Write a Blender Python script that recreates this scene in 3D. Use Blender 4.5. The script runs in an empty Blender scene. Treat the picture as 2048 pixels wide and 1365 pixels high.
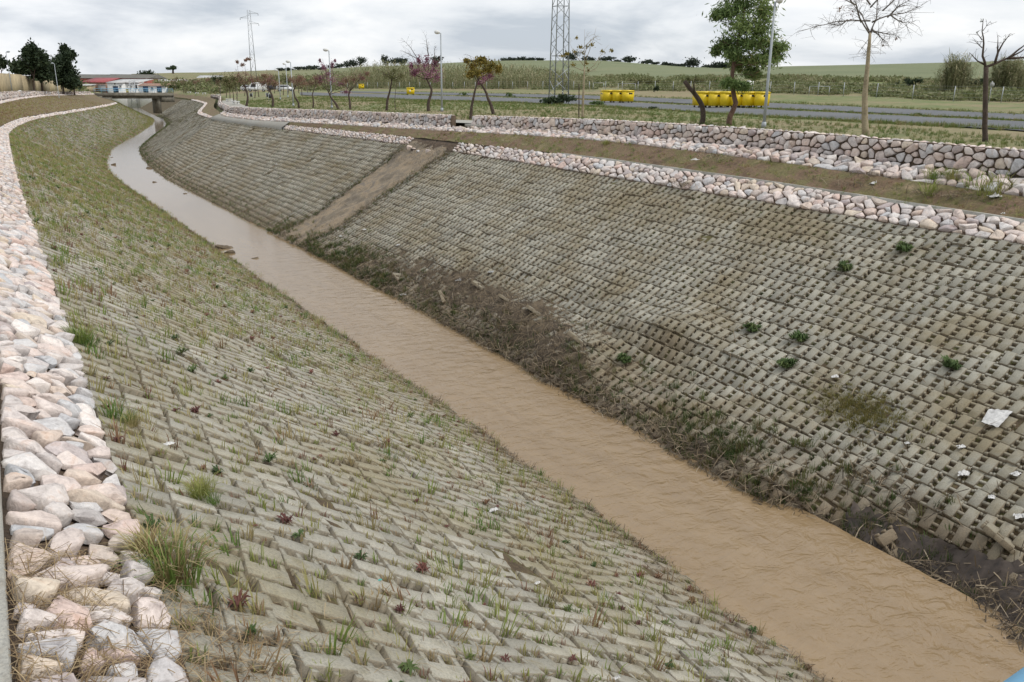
import bpy, math, random
import numpy as np
from mathutils import Matrix, Vector

random.seed(7)
rng = np.random.default_rng(7)
R = math.radians
SC = bpy.context.scene
COL = SC.collection

# ------------------------------------------------------------------ camera
F, W, H = 1655.0, 2048.0, 1365.0
YH, SR, VX, ZC = 178.0, 0.008, -61.5, 7.65      # horizon row, horizon slope, channel vanishing column, eye height
ROLL = math.atan(SR)
PITCH = math.atan((H / 2 - YH) * math.cos(ROLL) / F)
YAW = 0.0


def _ray0(u, v):
    x, y = (u - W / 2) / F, (v - H / 2) / F
    c, s = math.cos(ROLL), math.sin(ROLL)
    x, y = c * x + s * y, -s * x + c * y
    return x, math.cos(PITCH) - y * math.sin(PITCH), -math.sin(PITCH) - y * math.cos(PITCH)


_d = _ray0(VX, YH + SR * (VX - W / 2))
YAW = math.atan2(_d[0], _d[1])
CY_, SY_ = math.cos(YAW), math.sin(YAW)


def ray(u, v):
    x, y, z = _ray0(u, v)
    return np.array([x * CY_ - y * SY_, x * SY_ + y * CY_, z])


EYE = np.array([0.0, 0.0, ZC])
HEAD = np.array([-SY_, CY_])                      # horizontal heading of the lens
RGT = np.array([CY_, SY_])

cam = bpy.data.cameras.new("camera")
cam.sensor_width = 36.0
cam.lens = F / W * 36.0
cam.clip_start, cam.clip_end = 0.05, 6000
camo = bpy.data.objects.new("camera", cam)
COL.objects.link(camo)
ez = ray(W / 2, H / 2)
ex = ray(W / 2 + F, H / 2) - ez
ey = ray(W / 2, H / 2 + F) - ez
M3 = Matrix((ex, -ey, -ez)).transposed()
camo.matrix_world = Matrix.Translation(EYE) @ M3.to_4x4()
SC.camera = camo

# ------------------------------------------------------------------ sky, sun, exposure
SUN_EL, SUN_AZ = R(52), R(140)                    # azimuth clockwise from +Y
wd = bpy.data.worlds.new("World")
SC.world = wd
wd.use_nodes = True
nt = wd.node_tree
nt.nodes.clear()


def N(tree, typ, **kw):
    n = tree.nodes.new(typ)
    for k, v in kw.items():
        if k in n.inputs:
            n.inputs[k].default_value = v
        else:
            setattr(n, k, v)
    return n


out = N(nt, "ShaderNodeOutputWorld")
bg = N(nt, "ShaderNodeBackground", Strength=0.1)
sky = N(nt, "ShaderNodeTexSky")
sky.sky_type = "NISHITA"
sky.sun_disc = False
sky.sun_elevation, sky.sun_rotation = SUN_EL, SUN_AZ
tc = N(nt, "ShaderNodeTexCoord")
sep = N(nt, "ShaderNodeSeparateXYZ")
nt.links.new(tc.outputs["Generated"], sep.inputs[0])
zz = N(nt, "ShaderNodeMath", operation="MAXIMUM")
zz.inputs[1].default_value = 0.0
nt.links.new(sep.outputs["Z"], zz.inputs[0])
za = N(nt, "ShaderNodeMath", operation="ADD")
za.inputs[1].default_value = 0.24
nt.links.new(zz.outputs[0], za.inputs[0])
dx = N(nt, "ShaderNodeMath", operation="DIVIDE")
dy = N(nt, "ShaderNodeMath", operation="DIVIDE")
for d_, ax in ((dx, "X"), (dy, "Y")):
    nt.links.new(sep.outputs[ax], d_.inputs[0])
    nt.links.new(za.outputs[0], d_.inputs[1])
cmb = N(nt, "ShaderNodeCombineXYZ")
nt.links.new(dx.outputs[0], cmb.inputs[0])
nt.links.new(dy.outputs[0], cmb.inputs[1])
cn = N(nt, "ShaderNodeTexNoise", Scale=1.25, Detail=10.0, Roughness=0.55, Distortion=0.3)
nt.links.new(cmb.outputs[0], cn.inputs["Vector"])
cr = N(nt, "ShaderNodeValToRGB")
cr.color_ramp.elements[0].position = 0.36
cr.color_ramp.elements[0].color = (5.9, 6.45, 7.2, 1)
cr.color_ramp.elements[1].position = 0.62
cr.color_ramp.elements[1].color = (10.7, 10.75, 10.8, 1)
e = cr.color_ramp.elements.new(0.5)
e.color = (9.0, 9.3, 9.7, 1)
nt.links.new(cn.outputs["Fac"], cr.inputs[0])
cn2 = N(nt, "ShaderNodeTexNoise", Scale=0.5, Detail=5.0)
nt.links.new(cmb.outputs[0], cn2.inputs["Vector"])
mr = N(nt, "ShaderNodeMapRange")
mr.inputs[1].default_value, mr.inputs[2].default_value = 0.35, 0.6
mr.inputs[3].default_value, mr.inputs[4].default_value = 0.86, 1.0
nt.links.new(cn2.outputs["Fac"], mr.inputs[0])
mx = N(nt, "ShaderNodeMix", data_type="RGBA")
nt.links.new(mr.outputs[0], mx.inputs[0])
nt.links.new(sky.outputs[0], mx.inputs[6])
nt.links.new(cr.outputs[0], mx.inputs[7])
nt.links.new(mx.outputs[2], bg.inputs[0])
nt.links.new(bg.outputs[0], out.inputs[0])

sun = bpy.data.lights.new("sun", "SUN")
sun.energy, sun.angle, sun.color = 1.9, R(10), (1.0, 0.965, 0.91)
suno = bpy.data.objects.new("sun", sun)
COL.objects.link(suno)
sd = Vector((math.sin(SUN_AZ) * math.cos(SUN_EL), math.cos(SUN_AZ) * math.cos(SUN_EL), math.sin(SUN_EL)))
suno.rotation_euler = sd.to_track_quat("Z", "Y").to_euler()
suno.location = (0, 0, 60)

SC.view_settings.view_transform = "Standard"
SC.view_settings.look = "None"
SC.view_settings.exposure = 0.0
SC.view_settings.gamma = 1.0
SC.view_settings.use_curve_mapping = False
SC.cycles.max_bounces = 6
SC.cycles.transparent_max_bounces = 8


# ------------------------------------------------------------------ pixel helpers (a pixel of the photo -> a point of the place)
def horizon(u):
    return YH + SR * (u - W / 2)


def at_z(u, v, z):
    r = ray(u, v)
    return EYE + r * ((z - ZC) / r[2])


def at_d(u, v, D):
    r = ray(u, v)
    return EYE + r * (D / (r[0] * HEAD[0] + r[1] * HEAD[1]))


def ppm(D):
    return F / D                                   # pixels per metre, near the horizon


# ------------------------------------------------------------------ materials
def new_mat(name):
    m = bpy.data.materials.new(name)
    m.use_nodes = True
    t = m.node_tree
    t.nodes.clear()
    o = N(t, "ShaderNodeOutputMaterial")
    b = N(t, "ShaderNodeBsdfPrincipled")
    t.links.new(b.outputs[0], o.inputs[0])
    return m, t, b


def L(t, a, b):
    t.links.new(a, b)


def noise(t, vec, scale, detail=4.0, rough=0.55, dist=0.0):
    n = N(t, "ShaderNodeTexNoise", Scale=scale, Detail=detail, Roughness=rough, Distortion=dist)
    if vec is not None:
        L(t, vec, n.inputs["Vector"])
    return n


def ramp(t, fac, stops):
    r_ = N(t, "ShaderNodeValToRGB")
    el = r_.color_ramp.elements
    while len(el) < len(stops):
        el.new(0.5)
    for k, (p, c) in enumerate(stops):
        el[k].position = p
        el[k].color = (c[0], c[1], c[2], 1)
    L(t, fac, r_.inputs[0])
    return r_


def mixc(t, fac, a, b, mode="MIX"):
    m = N(t, "ShaderNodeMix", data_type="RGBA", blend_type=mode)
    for sock, val in ((m.inputs[0], fac), (m.inputs[6], a), (m.inputs[7], b)):
        if hasattr(val, "is_linked") or hasattr(val, "links"):
            L(t, val, sock)
        elif isinstance(val, (int, float)):
            sock.default_value = val
        else:
            sock.default_value = (val[0], val[1], val[2], 1)
    return m.outputs[2]


def rnd_value(t):
    """one random number per piece: the piece's own 'tint' attribute plus the object's random"""
    a = N(t, "ShaderNodeAttribute", attribute_name="tint")
    o = N(t, "ShaderNodeObjectInfo")
    s = N(t, "ShaderNodeMath", operation="ADD")
    L(t, a.outputs["Fac"], s.inputs[0])
    L(t, o.outputs["Random"], s.inputs[1])
    f = N(t, "ShaderNodeMath", operation="FRACT")
    L(t, s.outputs[0], f.inputs[0])
    return f.outputs[0]


def pos(t):
    return N(t, "ShaderNodeNewGeometry").outputs["Position"]


def bump(t, b, h, strength=0.4, dist=0.02):
    n = N(t, "ShaderNodeBump", Strength=strength, Distance=dist)
    L(t, h, n.inputs["Height"])
    L(t, n.outputs[0], b.inputs["Normal"])


def maprange(t, v, a, b, c, d):
    m = N(t, "ShaderNodeMapRange")
    for k, x in enumerate((a, b, c, d)):
        m.inputs[k + 1].default_value = x
    L(t, v, m.inputs[0])
    return m.outputs[0]


def mat_plain(name, col, rough=0.6, metal=0.0, var=0.12, scale=6.0, bumps=0.0):
    m, t, b = new_mat(name)
    n = noise(t, pos(t), scale, 5)
    dark = tuple(c * (1 - var * 1.6) for c in col)
    lite = tuple(min(1, c * (1 + var)) for c in col)
    r_ = ramp(t, n.outputs["Fac"], [(0.3, dark), (0.7, lite)])
    L(t, r_.outputs[0], b.inputs["Base Color"])
    b.inputs["Roughness"].default_value = rough
    b.inputs["Metallic"].default_value = metal
    if bumps:
        bump(t, b, n.outputs["Fac"], bumps, 0.02)
    return m


def mat_concrete_paver(name, base, stain, moss, side_dirt=0.0, mud=0.0):
    m, t, b = new_mat(name)
    p = pos(t)
    rv = rnd_value(t)
    c1 = ramp(t, rv, [(0.0, tuple(x * 0.74 for x in base)), (0.3, tuple(x * 0.92 for x in base)), (0.75, base), (1.0, tuple(x * 1.18 for x in base))])
    big = noise(t, p, 0.42, 7, 0.66, 0.4)
    c2 = mixc(t, maprange(t, big.outputs["Fac"], 0.46, 0.64, 0.0, 0.85), c1.outputs[0], stain)
    mid = noise(t, p, 5.0, 5, 0.65)
    c3 = mixc(t, maprange(t, mid.outputs["Fac"], 0.52, 0.72, 0.0, 0.6), c2, moss)
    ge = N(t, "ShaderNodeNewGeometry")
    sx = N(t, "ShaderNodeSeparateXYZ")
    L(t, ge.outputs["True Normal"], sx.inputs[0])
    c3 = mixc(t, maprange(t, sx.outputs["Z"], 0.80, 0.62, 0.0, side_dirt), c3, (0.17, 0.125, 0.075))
    if mud:
        sp_ = N(t, "ShaderNodeSeparateXYZ")
        L(t, p, sp_.inputs[0])
        ma = N(t, "ShaderNodeMath", operation="MULTIPLY_ADD")
        ma.inputs[1].default_value = 1.5
        L(t, mid.outputs["Fac"], ma.inputs[0])
        L(t, sp_.outputs["Z"], ma.inputs[2])
        c3 = mixc(t, maprange(t, ma.outputs[0], 0.85, 1.75, mud, 0.0), c3, (0.20, 0.15, 0.095))
    fine = noise(t, p, 55.0, 4, 0.7)
    c4 = mixc(t, 0.55, c3, ramp(t, fine.outputs["Fac"], [(0.3, (0.42, 0.42, 0.42)), (0.5, (0.95, 0.95, 0.95)), (0.7, (1.35, 1.3, 1.22))]).outputs[0], "MULTIPLY")
    L(t, c4, b.inputs["Base Color"])
    b.inputs["Roughness"].default_value = 0.88
    bump(t, b, fine.outputs["Fac"], 0.5, 0.012)
    return m


def mat_stone(name, gain=1.0):
    m, t, b = new_mat(name)
    p = pos(t)
    rv = rnd_value(t)
    g = gain
    tones = [(0.0, (.42, .40, .39)), (.12, (.60, .55, .52)), (.25, (.57, .48, .43)), (.38, (.43, .44, .455)), (.5, (.66, .62, .59)), (.62, (.52, .42, .38)), (.74, (.56, .49, .40)), (.84, (.38, .33, .33)), (.92, (.64, .59, .56)), (1.0, (.54, .41, .36))]
    tone = ramp(t, rv, [(p_, tuple(x * g for x in c_)) for p_, c_ in tones])
    n1 = noise(t, p, 7.0, 6, 0.65, 0.6)
    vein = ramp(t, n1.outputs["Fac"], [(0.3, (0.5, 0.46, 0.45)), (0.44, (0.92, 0.9, 0.89)), (0.55, (1.12, 1.1, 1.08)), (0.66, (0.98, 0.86, 0.78)), (0.8, (0.74, 0.58, 0.48))])
    c = mixc(t, 0.8, tone.outputs[0], vein.outputs[0], "MULTIPLY")
    n2 = noise(t, p, 38.0, 6, 0.7)
    sp = ramp(t, n2.outputs["Fac"], [(0.3, (0.7, 0.68, 0.66)), (0.6, (1.08, 1.08, 1.08))])
    c = mixc(t, 0.6, c, sp.outputs[0], "MULTIPLY")
    L(t, c, b.inputs["Base Color"])
    b.inputs["Roughness"].default_value = 0.8
    ad = N(t, "ShaderNodeMath", operation="MULTIPLY_ADD")
    ad.inputs[1].default_value = 0.35
    L(t, n2.outputs["Fac"], ad.inputs[0])
    L(t, n1.outputs["Fac"], ad.inputs[2])
    bump(t, b, ad.outputs[0], 0.7, 0.035)
    return m


def mat_soil(name, stops, scale=2.2, fine=26.0, b_=0.7):
    m, t, b = new_mat(name)
    p = pos(t)
    n1 = noise(t, p, scale, 8, 0.66, 0.3)
    c = ramp(t, n1.outputs["Fac"], stops)
    n2 = noise(t, p, fine, 5, 0.7)
    c2 = mixc(t, 0.7, c.outputs[0], ramp(t, n2.outputs["Fac"], [(0.3, (0.5, 0.5, 0.5)), (0.7, (1.4, 1.36, 1.3))]).outputs[0], "MULTIPLY")
    L(t, c2, b.inputs["Base Color"])
    b.inputs["Roughness"].default_value = 0.95
    bump(t, b, n2.outputs["Fac"], b_, 0.04)
    return m


def mat_leaf(name, stops, trans=0.25):
    m, t, b = new_mat(name)
    rv = N(t, "ShaderNodeAttribute", attribute_name="tint").outputs["Fac"]
    c = ramp(t, rv, stops)
    L(t, c.outputs[0], b.inputs["Base Color"])
    b.inputs["Roughness"].default_value = 0.65
    if "Specular IOR Level" in b.inputs:
        b.inputs["Specular IOR Level"].default_value = 0.25
    tr = N(t, "ShaderNodeBsdfTranslucent")
    L(t, c.outputs[0], tr.inputs[0])
    ms = N(t, "ShaderNodeMixShader")
    ms.inputs[0].default_value = trans
    o = [n for n in t.nodes if n.type == "OUTPUT_MATERIAL"][0]
    L(t, b.outputs[0], ms.inputs[1])
    L(t, tr.outputs[0], ms.inputs[2])
    L(t, ms.outputs[0], o.inputs[0])
    return m


MT = {}
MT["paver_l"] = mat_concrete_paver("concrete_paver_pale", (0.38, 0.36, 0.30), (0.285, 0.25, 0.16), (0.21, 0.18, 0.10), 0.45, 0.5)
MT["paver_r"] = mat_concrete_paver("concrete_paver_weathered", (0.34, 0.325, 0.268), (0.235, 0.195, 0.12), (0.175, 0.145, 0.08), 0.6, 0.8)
MT["concrete"] = mat_concrete_paver("concrete_cast", (0.40, 0.39, 0.35), (0.3, 0.28, 0.24), (0.24, 0.21, 0.16))
MT["mortar"] = mat_soil("mortar_chute", [(0.3, (0.12, 0.10, 0.078)), (0.46, (0.21, 0.175, 0.13)), (0.55, (0.30, 0.235, 0.16)), (0.66, (0.16, 0.145, 0.125)), (0.8, (0.24, 0.19, 0.13))], 1.0, 16, 0.6)
MT["stone"] = mat_stone("pink_limestone", 1.22)
MT["stone_wall"] = mat_stone("limestone_wall_face", 1.08)
MT["soil"] = mat_soil("wet_soil", [(0.3, (0.055, 0.038, 0.024)), (0.5, (0.115, 0.083, 0.046)), (0.62, (0.12, 0.115, 0.042)), (0.75, (0.185, 0.14, 0.083))])
MT["dirt"] = mat_soil("berm_dirt", [(0.3, (0.10, 0.066, 0.042)), (0.45, (0.185, 0.125, 0.078)), (0.56, (0.15, 0.135, 0.055)), (0.72, (0.31, 0.235, 0.15))], 0.9, 14)
MT["mud"] = mat_soil("river_mud", [(0.3, (0.07, 0.052, 0.036)), (0.55, (0.15, 0.115, 0.075)), (0.75, (0.23, 0.18, 0.12))], 3.0, 22)
MT["joint"] = mat_soil("wall_mortar", [(0.3, (0.06, 0.042, 0.03)), (0.7, (0.15, 0.105, 0.07))], 4, 30)
MT["galv"] = mat_plain("galvanised_steel", (0.42, 0.44, 0.46), 0.5, 0.6, 0.08, 3)
MT["grey_paint"] = mat_plain("grey_paint", (0.36, 0.39, 0.41), 0.45, 0.1, 0.06, 3)
MT["white"] = mat_plain("white_paint", (0.72, 0.72, 0.70), 0.6, 0, 0.06, 2)
MT["black"] = mat_plain("black_rubber", (0.03, 0.03, 0.032), 0.6, 0, 0.1, 8)
MT["yellow"] = mat_plain("yellow_plastic", (0.78, 0.56, 0.012), 0.42, 0, 0.06, 3)
MT["yellow_lid"] = mat_plain("yellow_lid_plastic", (0.80, 0.60, 0.03), 0.4, 0, 0.05, 3)
MT["orange"] = mat_plain("orange_plastic", (0.75, 0.25, 0.03), 0.45)
MT["blue"] = mat_plain("blue_railing_paint", (0.20, 0.43, 0.62), 0.4, 0, 0.05, 4)
MT["blue_dark"] = mat_plain("blue_door_paint", (0.03, 0.07, 0.15), 0.5)
MT["red_brick"] = mat_plain("red_brick", (0.33, 0.10, 0.075), 0.85, 0, 0.18, 1.2)
MT["brown_brick"] = mat_plain("brown_brick", (0.30, 0.18, 0.13), 0.85, 0, 0.2, 1.5)
MT["roof_dark"] = mat_plain("dark_roof_sheet", (0.14, 0.135, 0.115), 0.8, 0, 0.15, 0.6)
MT["roof_red"] = mat_plain("red_roof_sheet", (0.33, 0.07, 0.075), 0.7, 0, 0.1, 0.8)
MT["roof_grey"] = mat_plain("pale_roof_sheet", (0.5, 0.5, 0.49), 0.7, 0, 0.15, 0.7)
MT["beige"] = mat_plain("beige_render", (0.46, 0.375, 0.235), 0.85, 0, 0.2, 0.5)
MT["shade_steel"] = mat_plain("grey_shutter", (0.33, 0.33, 0.33), 0.6)
MT["old_concrete"] = mat_plain("old_brown_concrete", (0.19, 0.175, 0.14), 0.9, 0, 0.25, 1.5)
MT["glass"] = mat_plain("dark_window_glass", (0.03, 0.035, 0.045), 0.12, 0, 0.05)
MT["bark"] = mat_soil("dark_bark", [(0.3, (0.045, 0.032, 0.026)), (0.7, (0.12, 0.088, 0.07))], 6, 40)
MT["bark_red"] = mat_soil("reddish_bark", [(0.3, (0.075, 0.042, 0.03)), (0.7, (0.20, 0.125, 0.09))], 6, 40)
MT["bark_pale"] = mat_soil("pale_bark", [(0.3, (0.22, 0.18, 0.12)), (0.55, (0.36, 0.30, 0.205)), (0.75, (0.42, 0.37, 0.27))], 3, 25, 0.3)
MT["bark_grey"] = mat_soil("grey_bark", [(0.3, (0.10, 0.085, 0.075)), (0.7, (0.23, 0.20, 0.18))], 5, 30)
MT["leaf_dark"] = mat_leaf("leaf_dark_green", [(0, (0.022, 0.035, 0.02)), (0.5, (0.04, 0.062, 0.03)), (1, (0.075, 0.10, 0.045))])
MT["leaf_oak"] = mat_leaf("leaf_holm_oak", [(0, (0.03, 0.04, 0.032)), (0.5, (0.045, 0.06, 0.042)), (1, (0.075, 0.09, 0.06))], 0.1)
MT["leaf_silk"] = mat_leaf("leaf_feathery_green", [(0, (0.07, 0.115, 0.04)), (0.4, (0.15, 0.22, 0.075)), (0.8, (0.27, 0.34, 0.125)), (1, (0.38, 0.32, 0.14))])
MT["leaf_yellow"] = mat_leaf("leaf_yellow_olive", [(0, (0.09, 0.09, 0.022)), (0.5, (0.21, 0.17, 0.035)), (1, (0.33, 0.23, 0.05))])
MT["leaf_pink"] = mat_leaf("blossom_magenta", [(0, (0.10, 0.045, 0.05)), (0.4, (0.25, 0.105, 0.155)), (0.8, (0.40, 0.205, 0.28)), (1, (0.18, 0.11, 0.08))])
MT["leaf_rust"] = mat_leaf("leaf_rusty_pink", [(0, (0.15, 0.075, 0.065)), (0.35, (0.31, 0.155, 0.15)), (0.6, (0.21, 0.18, 0.075)), (0.8, (0.38, 0.23, 0.20)), (1, (0.18, 0.19, 0.065))])
MT["leaf_olive"] = mat_leaf("leaf_olive_spring", [(0, (0.08, 0.085, 0.035)), (0.5, (0.15, 0.155, 0.06)), (1, (0.22, 0.19, 0.11))])
MT["leaf_tip"] = mat_leaf("leaf_tip_green", [(0, (0.05, 0.07, 0.025)), (1, (0.13, 0.14, 0.05))])
MT["grass_l"] = mat_leaf("grass_mixed", [(0, (0.095, 0.165, 0.038)), (0.3, (0.18, 0.26, 0.06)), (0.5, (0.31, 0.31, 0.10)), (0.66, (0.40, 0.33, 0.17)), (0.8, (0.27, 0.165, 0.095)), (0.92, (0.20, 0.10, 0.075)), (1, (0.14, 0.20, 0.05))])
MT["grass_r"] = mat_leaf("grass_dark_mixed", [(0, (0.04, 0.07, 0.02)), (0.35, (0.075, 0.115, 0.03)), (0.6, (0.155, 0.14, 0.055)), (0.8, (0.17, 0.12, 0.06)), (1, (0.10, 0.14, 0.035))])
MT["grass_lawn"] = mat_leaf("grass_lawn", [(0, (0.08, 0.13, 0.03)), (0.4, (0.14, 0.195, 0.05)), (0.7, (0.23, 0.22, 0.09)), (1, (0.31, 0.26, 0.14))])
MT["moss"] = mat_leaf("yellow_moss", [(0, (0.11, 0.115, 0.035)), (0.5, (0.20, 0.185, 0.06)), (1, (0.30, 0.25, 0.10))])
MT["weed"] = mat_leaf("weed_leaf", [(0, (0.05, 0.085, 0.028)), (0.5, (0.09, 0.14, 0.045)), (1, (0.15, 0.185, 0.07))])
MT["weed_red"] = mat_leaf("weed_leaf_red", [(0, (0.12, 0.05, 0.045)), (0.6, (0.24, 0.11, 0.085)), (1, (0.20, 0.15, 0.07))])
MT["straw"] = mat_leaf("dry_straw", [(0, (0.16, 0.10, 0.055)), (0.5, (0.30, 0.215, 0.115)), (0.85, (0.44, 0.34, 0.2)), (1, (0.1, 0.065, 0.04))], 0.1)
MT["debris"] = mat_leaf("flood_debris", [(0, (0.04, 0.03, 0.022)), (0.5, (0.10, 0.075, 0.05)), (0.85, (0.22, 0.165, 0.10)), (1, (0.38, 0.31, 0.22))], 0.05)
MT["reed"] = mat_leaf("reed_cane", [(0, (0.15, 0.165, 0.08)), (0.4, (0.235, 0.25, 0.125)), (0.8, (0.34, 0.325, 0.19)), (1, (0.44, 0.38, 0.25))])
MT["scrub"] = mat_leaf("scrub_leaf", [(0, (0.10, 0.12, 0.05)), (0.4, (0.17, 0.195, 0.08)), (0.75, (0.28, 0.265, 0.15)), (1, (0.32, 0.24, 0.16))])
MT["plastic"] = mat_plain("white_plastic_film", (0.60, 0.59, 0.57), 0.4, 0, 0.22, 16)
MT["plastic_grey"] = mat_plain("grey_fabric", (0.34, 0.34, 0.33), 0.7, 0, 0.25, 9)
MT["liner"] = mat_plain("black_liner_sheet", (0.075, 0.056, 0.044), 0.65, 0, 0.35, 5, 0.4)
MT["asphalt"] = mat_soil("asphalt", [(0.3, (0.105, 0.112, 0.122)), (0.7, (0.15, 0.157, 0.168))], 0.25, 20, 0.15)
MT["car_white"] = mat_plain("white_car_paint", (0.75, 0.76, 0.77), 0.25, 0, 0.02)
MT["car_dark"] = mat_plain("dark_car_paint", (0.04, 0.045, 0.05), 0.25, 0, 0.02)

# ground: grass, dry patches and bare earth
m, t, b = new_mat("open_ground")
p = pos(t)
n1 = noise(t, p, 0.06, 7, 0.62, 0.4)
n2 = noise(t, p, 0.7, 7, 0.66)
n3 = noise(t, p, 9.0, 4, 0.7)
g1 = ramp(t, n2.outputs["Fac"], [(0.28, (0.09, 0.125, 0.036)), (0.47, (0.14, 0.17, 0.055)), (0.6, (0.215, 0.20, 0.09)), (0.75, (0.29, 0.24, 0.15))])
g2 = ramp(t, n2.outputs["Fac"], [(0.3, (0.20, 0.165, 0.085)), (0.6, (0.27, 0.215, 0.12)), (0.75, (0.18, 0.17, 0.065))])
cc = mixc(t, maprange(t, n1.outputs["Fac"], 0.42, 0.6, 0, 1), g1.outputs[0], g2.outputs[0])
cc = mixc(t, 0.5, cc, ramp(t, n3.outputs["Fac"], [(0.3, (0.6, 0.6, 0.6)), (0.7, (1.3, 1.3, 1.25))]).outputs[0], "MULTIPLY")
at_ = N(t, "ShaderNodeAttribute", attribute_name="field")
nf = noise(t, p, 0.03, 9, 0.72)
fld = ramp(t, nf.outputs["Fac"], [(0.3, (0.125, 0.15, 0.068)), (0.55, (0.165, 0.185, 0.09)), (0.75, (0.20, 0.195, 0.10))])
cc = mixc(t, at_.outputs["Fac"], cc, fld.outputs[0])
L(t, cc, b.inputs["Base Color"])
b.inputs["Roughness"].default_value = 0.95
bump(t, b, n3.outputs["Fac"], 0.5, 0.05)
MT["ground"] = m

# muddy water
m, t, b = new_mat("muddy_water")
p = pos(t)
mpb = N(t, "ShaderNodeMapping")
mpb.inputs["Scale"].default_value = (1.6, .28, 1)
L(t, p, mpb.inputs[0])
nb = noise(t, mpb.outputs[0], 0.9, 7, 0.66, 0.6)
cw = ramp(t, nb.outputs["Fac"], [(0.35, (0.255, 0.175, 0.094)), (0.65, (0.295, 0.206, 0.113))])
L(t, cw.outputs[0], b.inputs["Base Color"])
b.inputs["Roughness"].default_value = 0.7
b.inputs["Specular IOR Level"].default_value = 0.0
mp = N(t, "ShaderNodeMapping")
mp.inputs["Scale"].default_value = (0.7, 1.15, 1.0)
mp.inputs["Rotation"].default_value = (0, 0, R(12))
L(t, p, mp.inputs[0])
w1 = noise(t, mp.outputs[0], 3.6, 3, 0.5, 0.9)
w2 = noise(t, mp.outputs[0], 11.0, 3, 0.5, 0.6)
sm = N(t, "ShaderNodeMath", operation="MULTIPLY_ADD")
sm.inputs[1].default_value = 0.22
L(t, w2.outputs["Fac"], sm.inputs[0])
L(t, w1.outputs["Fac"], sm.inputs[2])
# crests: folded noise gives the sharp-edged ripples of moving water
def ridge(sock, k_):
    a_ = N(t, "ShaderNodeMath", operation="SUBTRACT")
    a_.inputs[1].default_value = .5
    L(t, sock, a_.inputs[0])
    b2 = N(t, "ShaderNodeMath", operation="ABSOLUTE")
    L(t, a_.outputs[0], b2.inputs[0])
    c2_ = N(t, "ShaderNodeMath", operation="MULTIPLY")
    c2_.inputs[1].default_value = -k_
    L(t, b2.outputs[0], c2_.inputs[0])
    return c2_.outputs[0]


rd = N(t, "ShaderNodeMath", operation="ADD")
L(t, ridge(w1.outputs["Fac"], 2.2), rd.inputs[0])
L(t, ridge(w2.outputs["Fac"], .38), rd.inputs[1])
sm = rd
bn = N(t, "ShaderNodeBump", Strength=0.22, Distance=0.045)
L(t, sm.outputs[0], bn.inputs["Height"])
gl = N(t, "ShaderNodeBsdfGlossy", Roughness=0.11)
rp_ = N(t, "ShaderNodeAttribute", attribute_name="ripple")
for nb_, st_ in ((bn, .6), ("bf", .6)):
    ml_ = N(t, "ShaderNodeMath", operation="MULTIPLY")
    ml_.inputs[1].default_value = st_
    L(t, rp_.outputs["Fac"], ml_.inputs[0])
    if nb_ == "bf":
        bf_strength = ml_
    else:
        L(t, ml_.outputs[0], nb_.inputs["Strength"])
L(t, bn.outputs[0], gl.inputs["Normal"])
bf = N(t, "ShaderNodeBump", Strength=0.20, Distance=0.05)
L(t, sm.outputs[0], bf.inputs["Height"])
L(t, bf_strength.outputs[0], bf.inputs["Strength"])
fr_ = N(t, "ShaderNodeFresnel", IOR=1.75)
L(t, bf.outputs[0], fr_.inputs["Normal"])
msw = N(t, "ShaderNodeMixShader")
L(t, fr_.outputs[0], msw.inputs[0])
L(t, b.outputs[0], msw.inputs[1])
L(t, gl.outputs[0], msw.inputs[2])
ow = [n for n in t.nodes if n.type == "OUTPUT_MATERIAL"][0]
L(t, msw.outputs[0], ow.inputs[0])
MT["water"] = m


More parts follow.
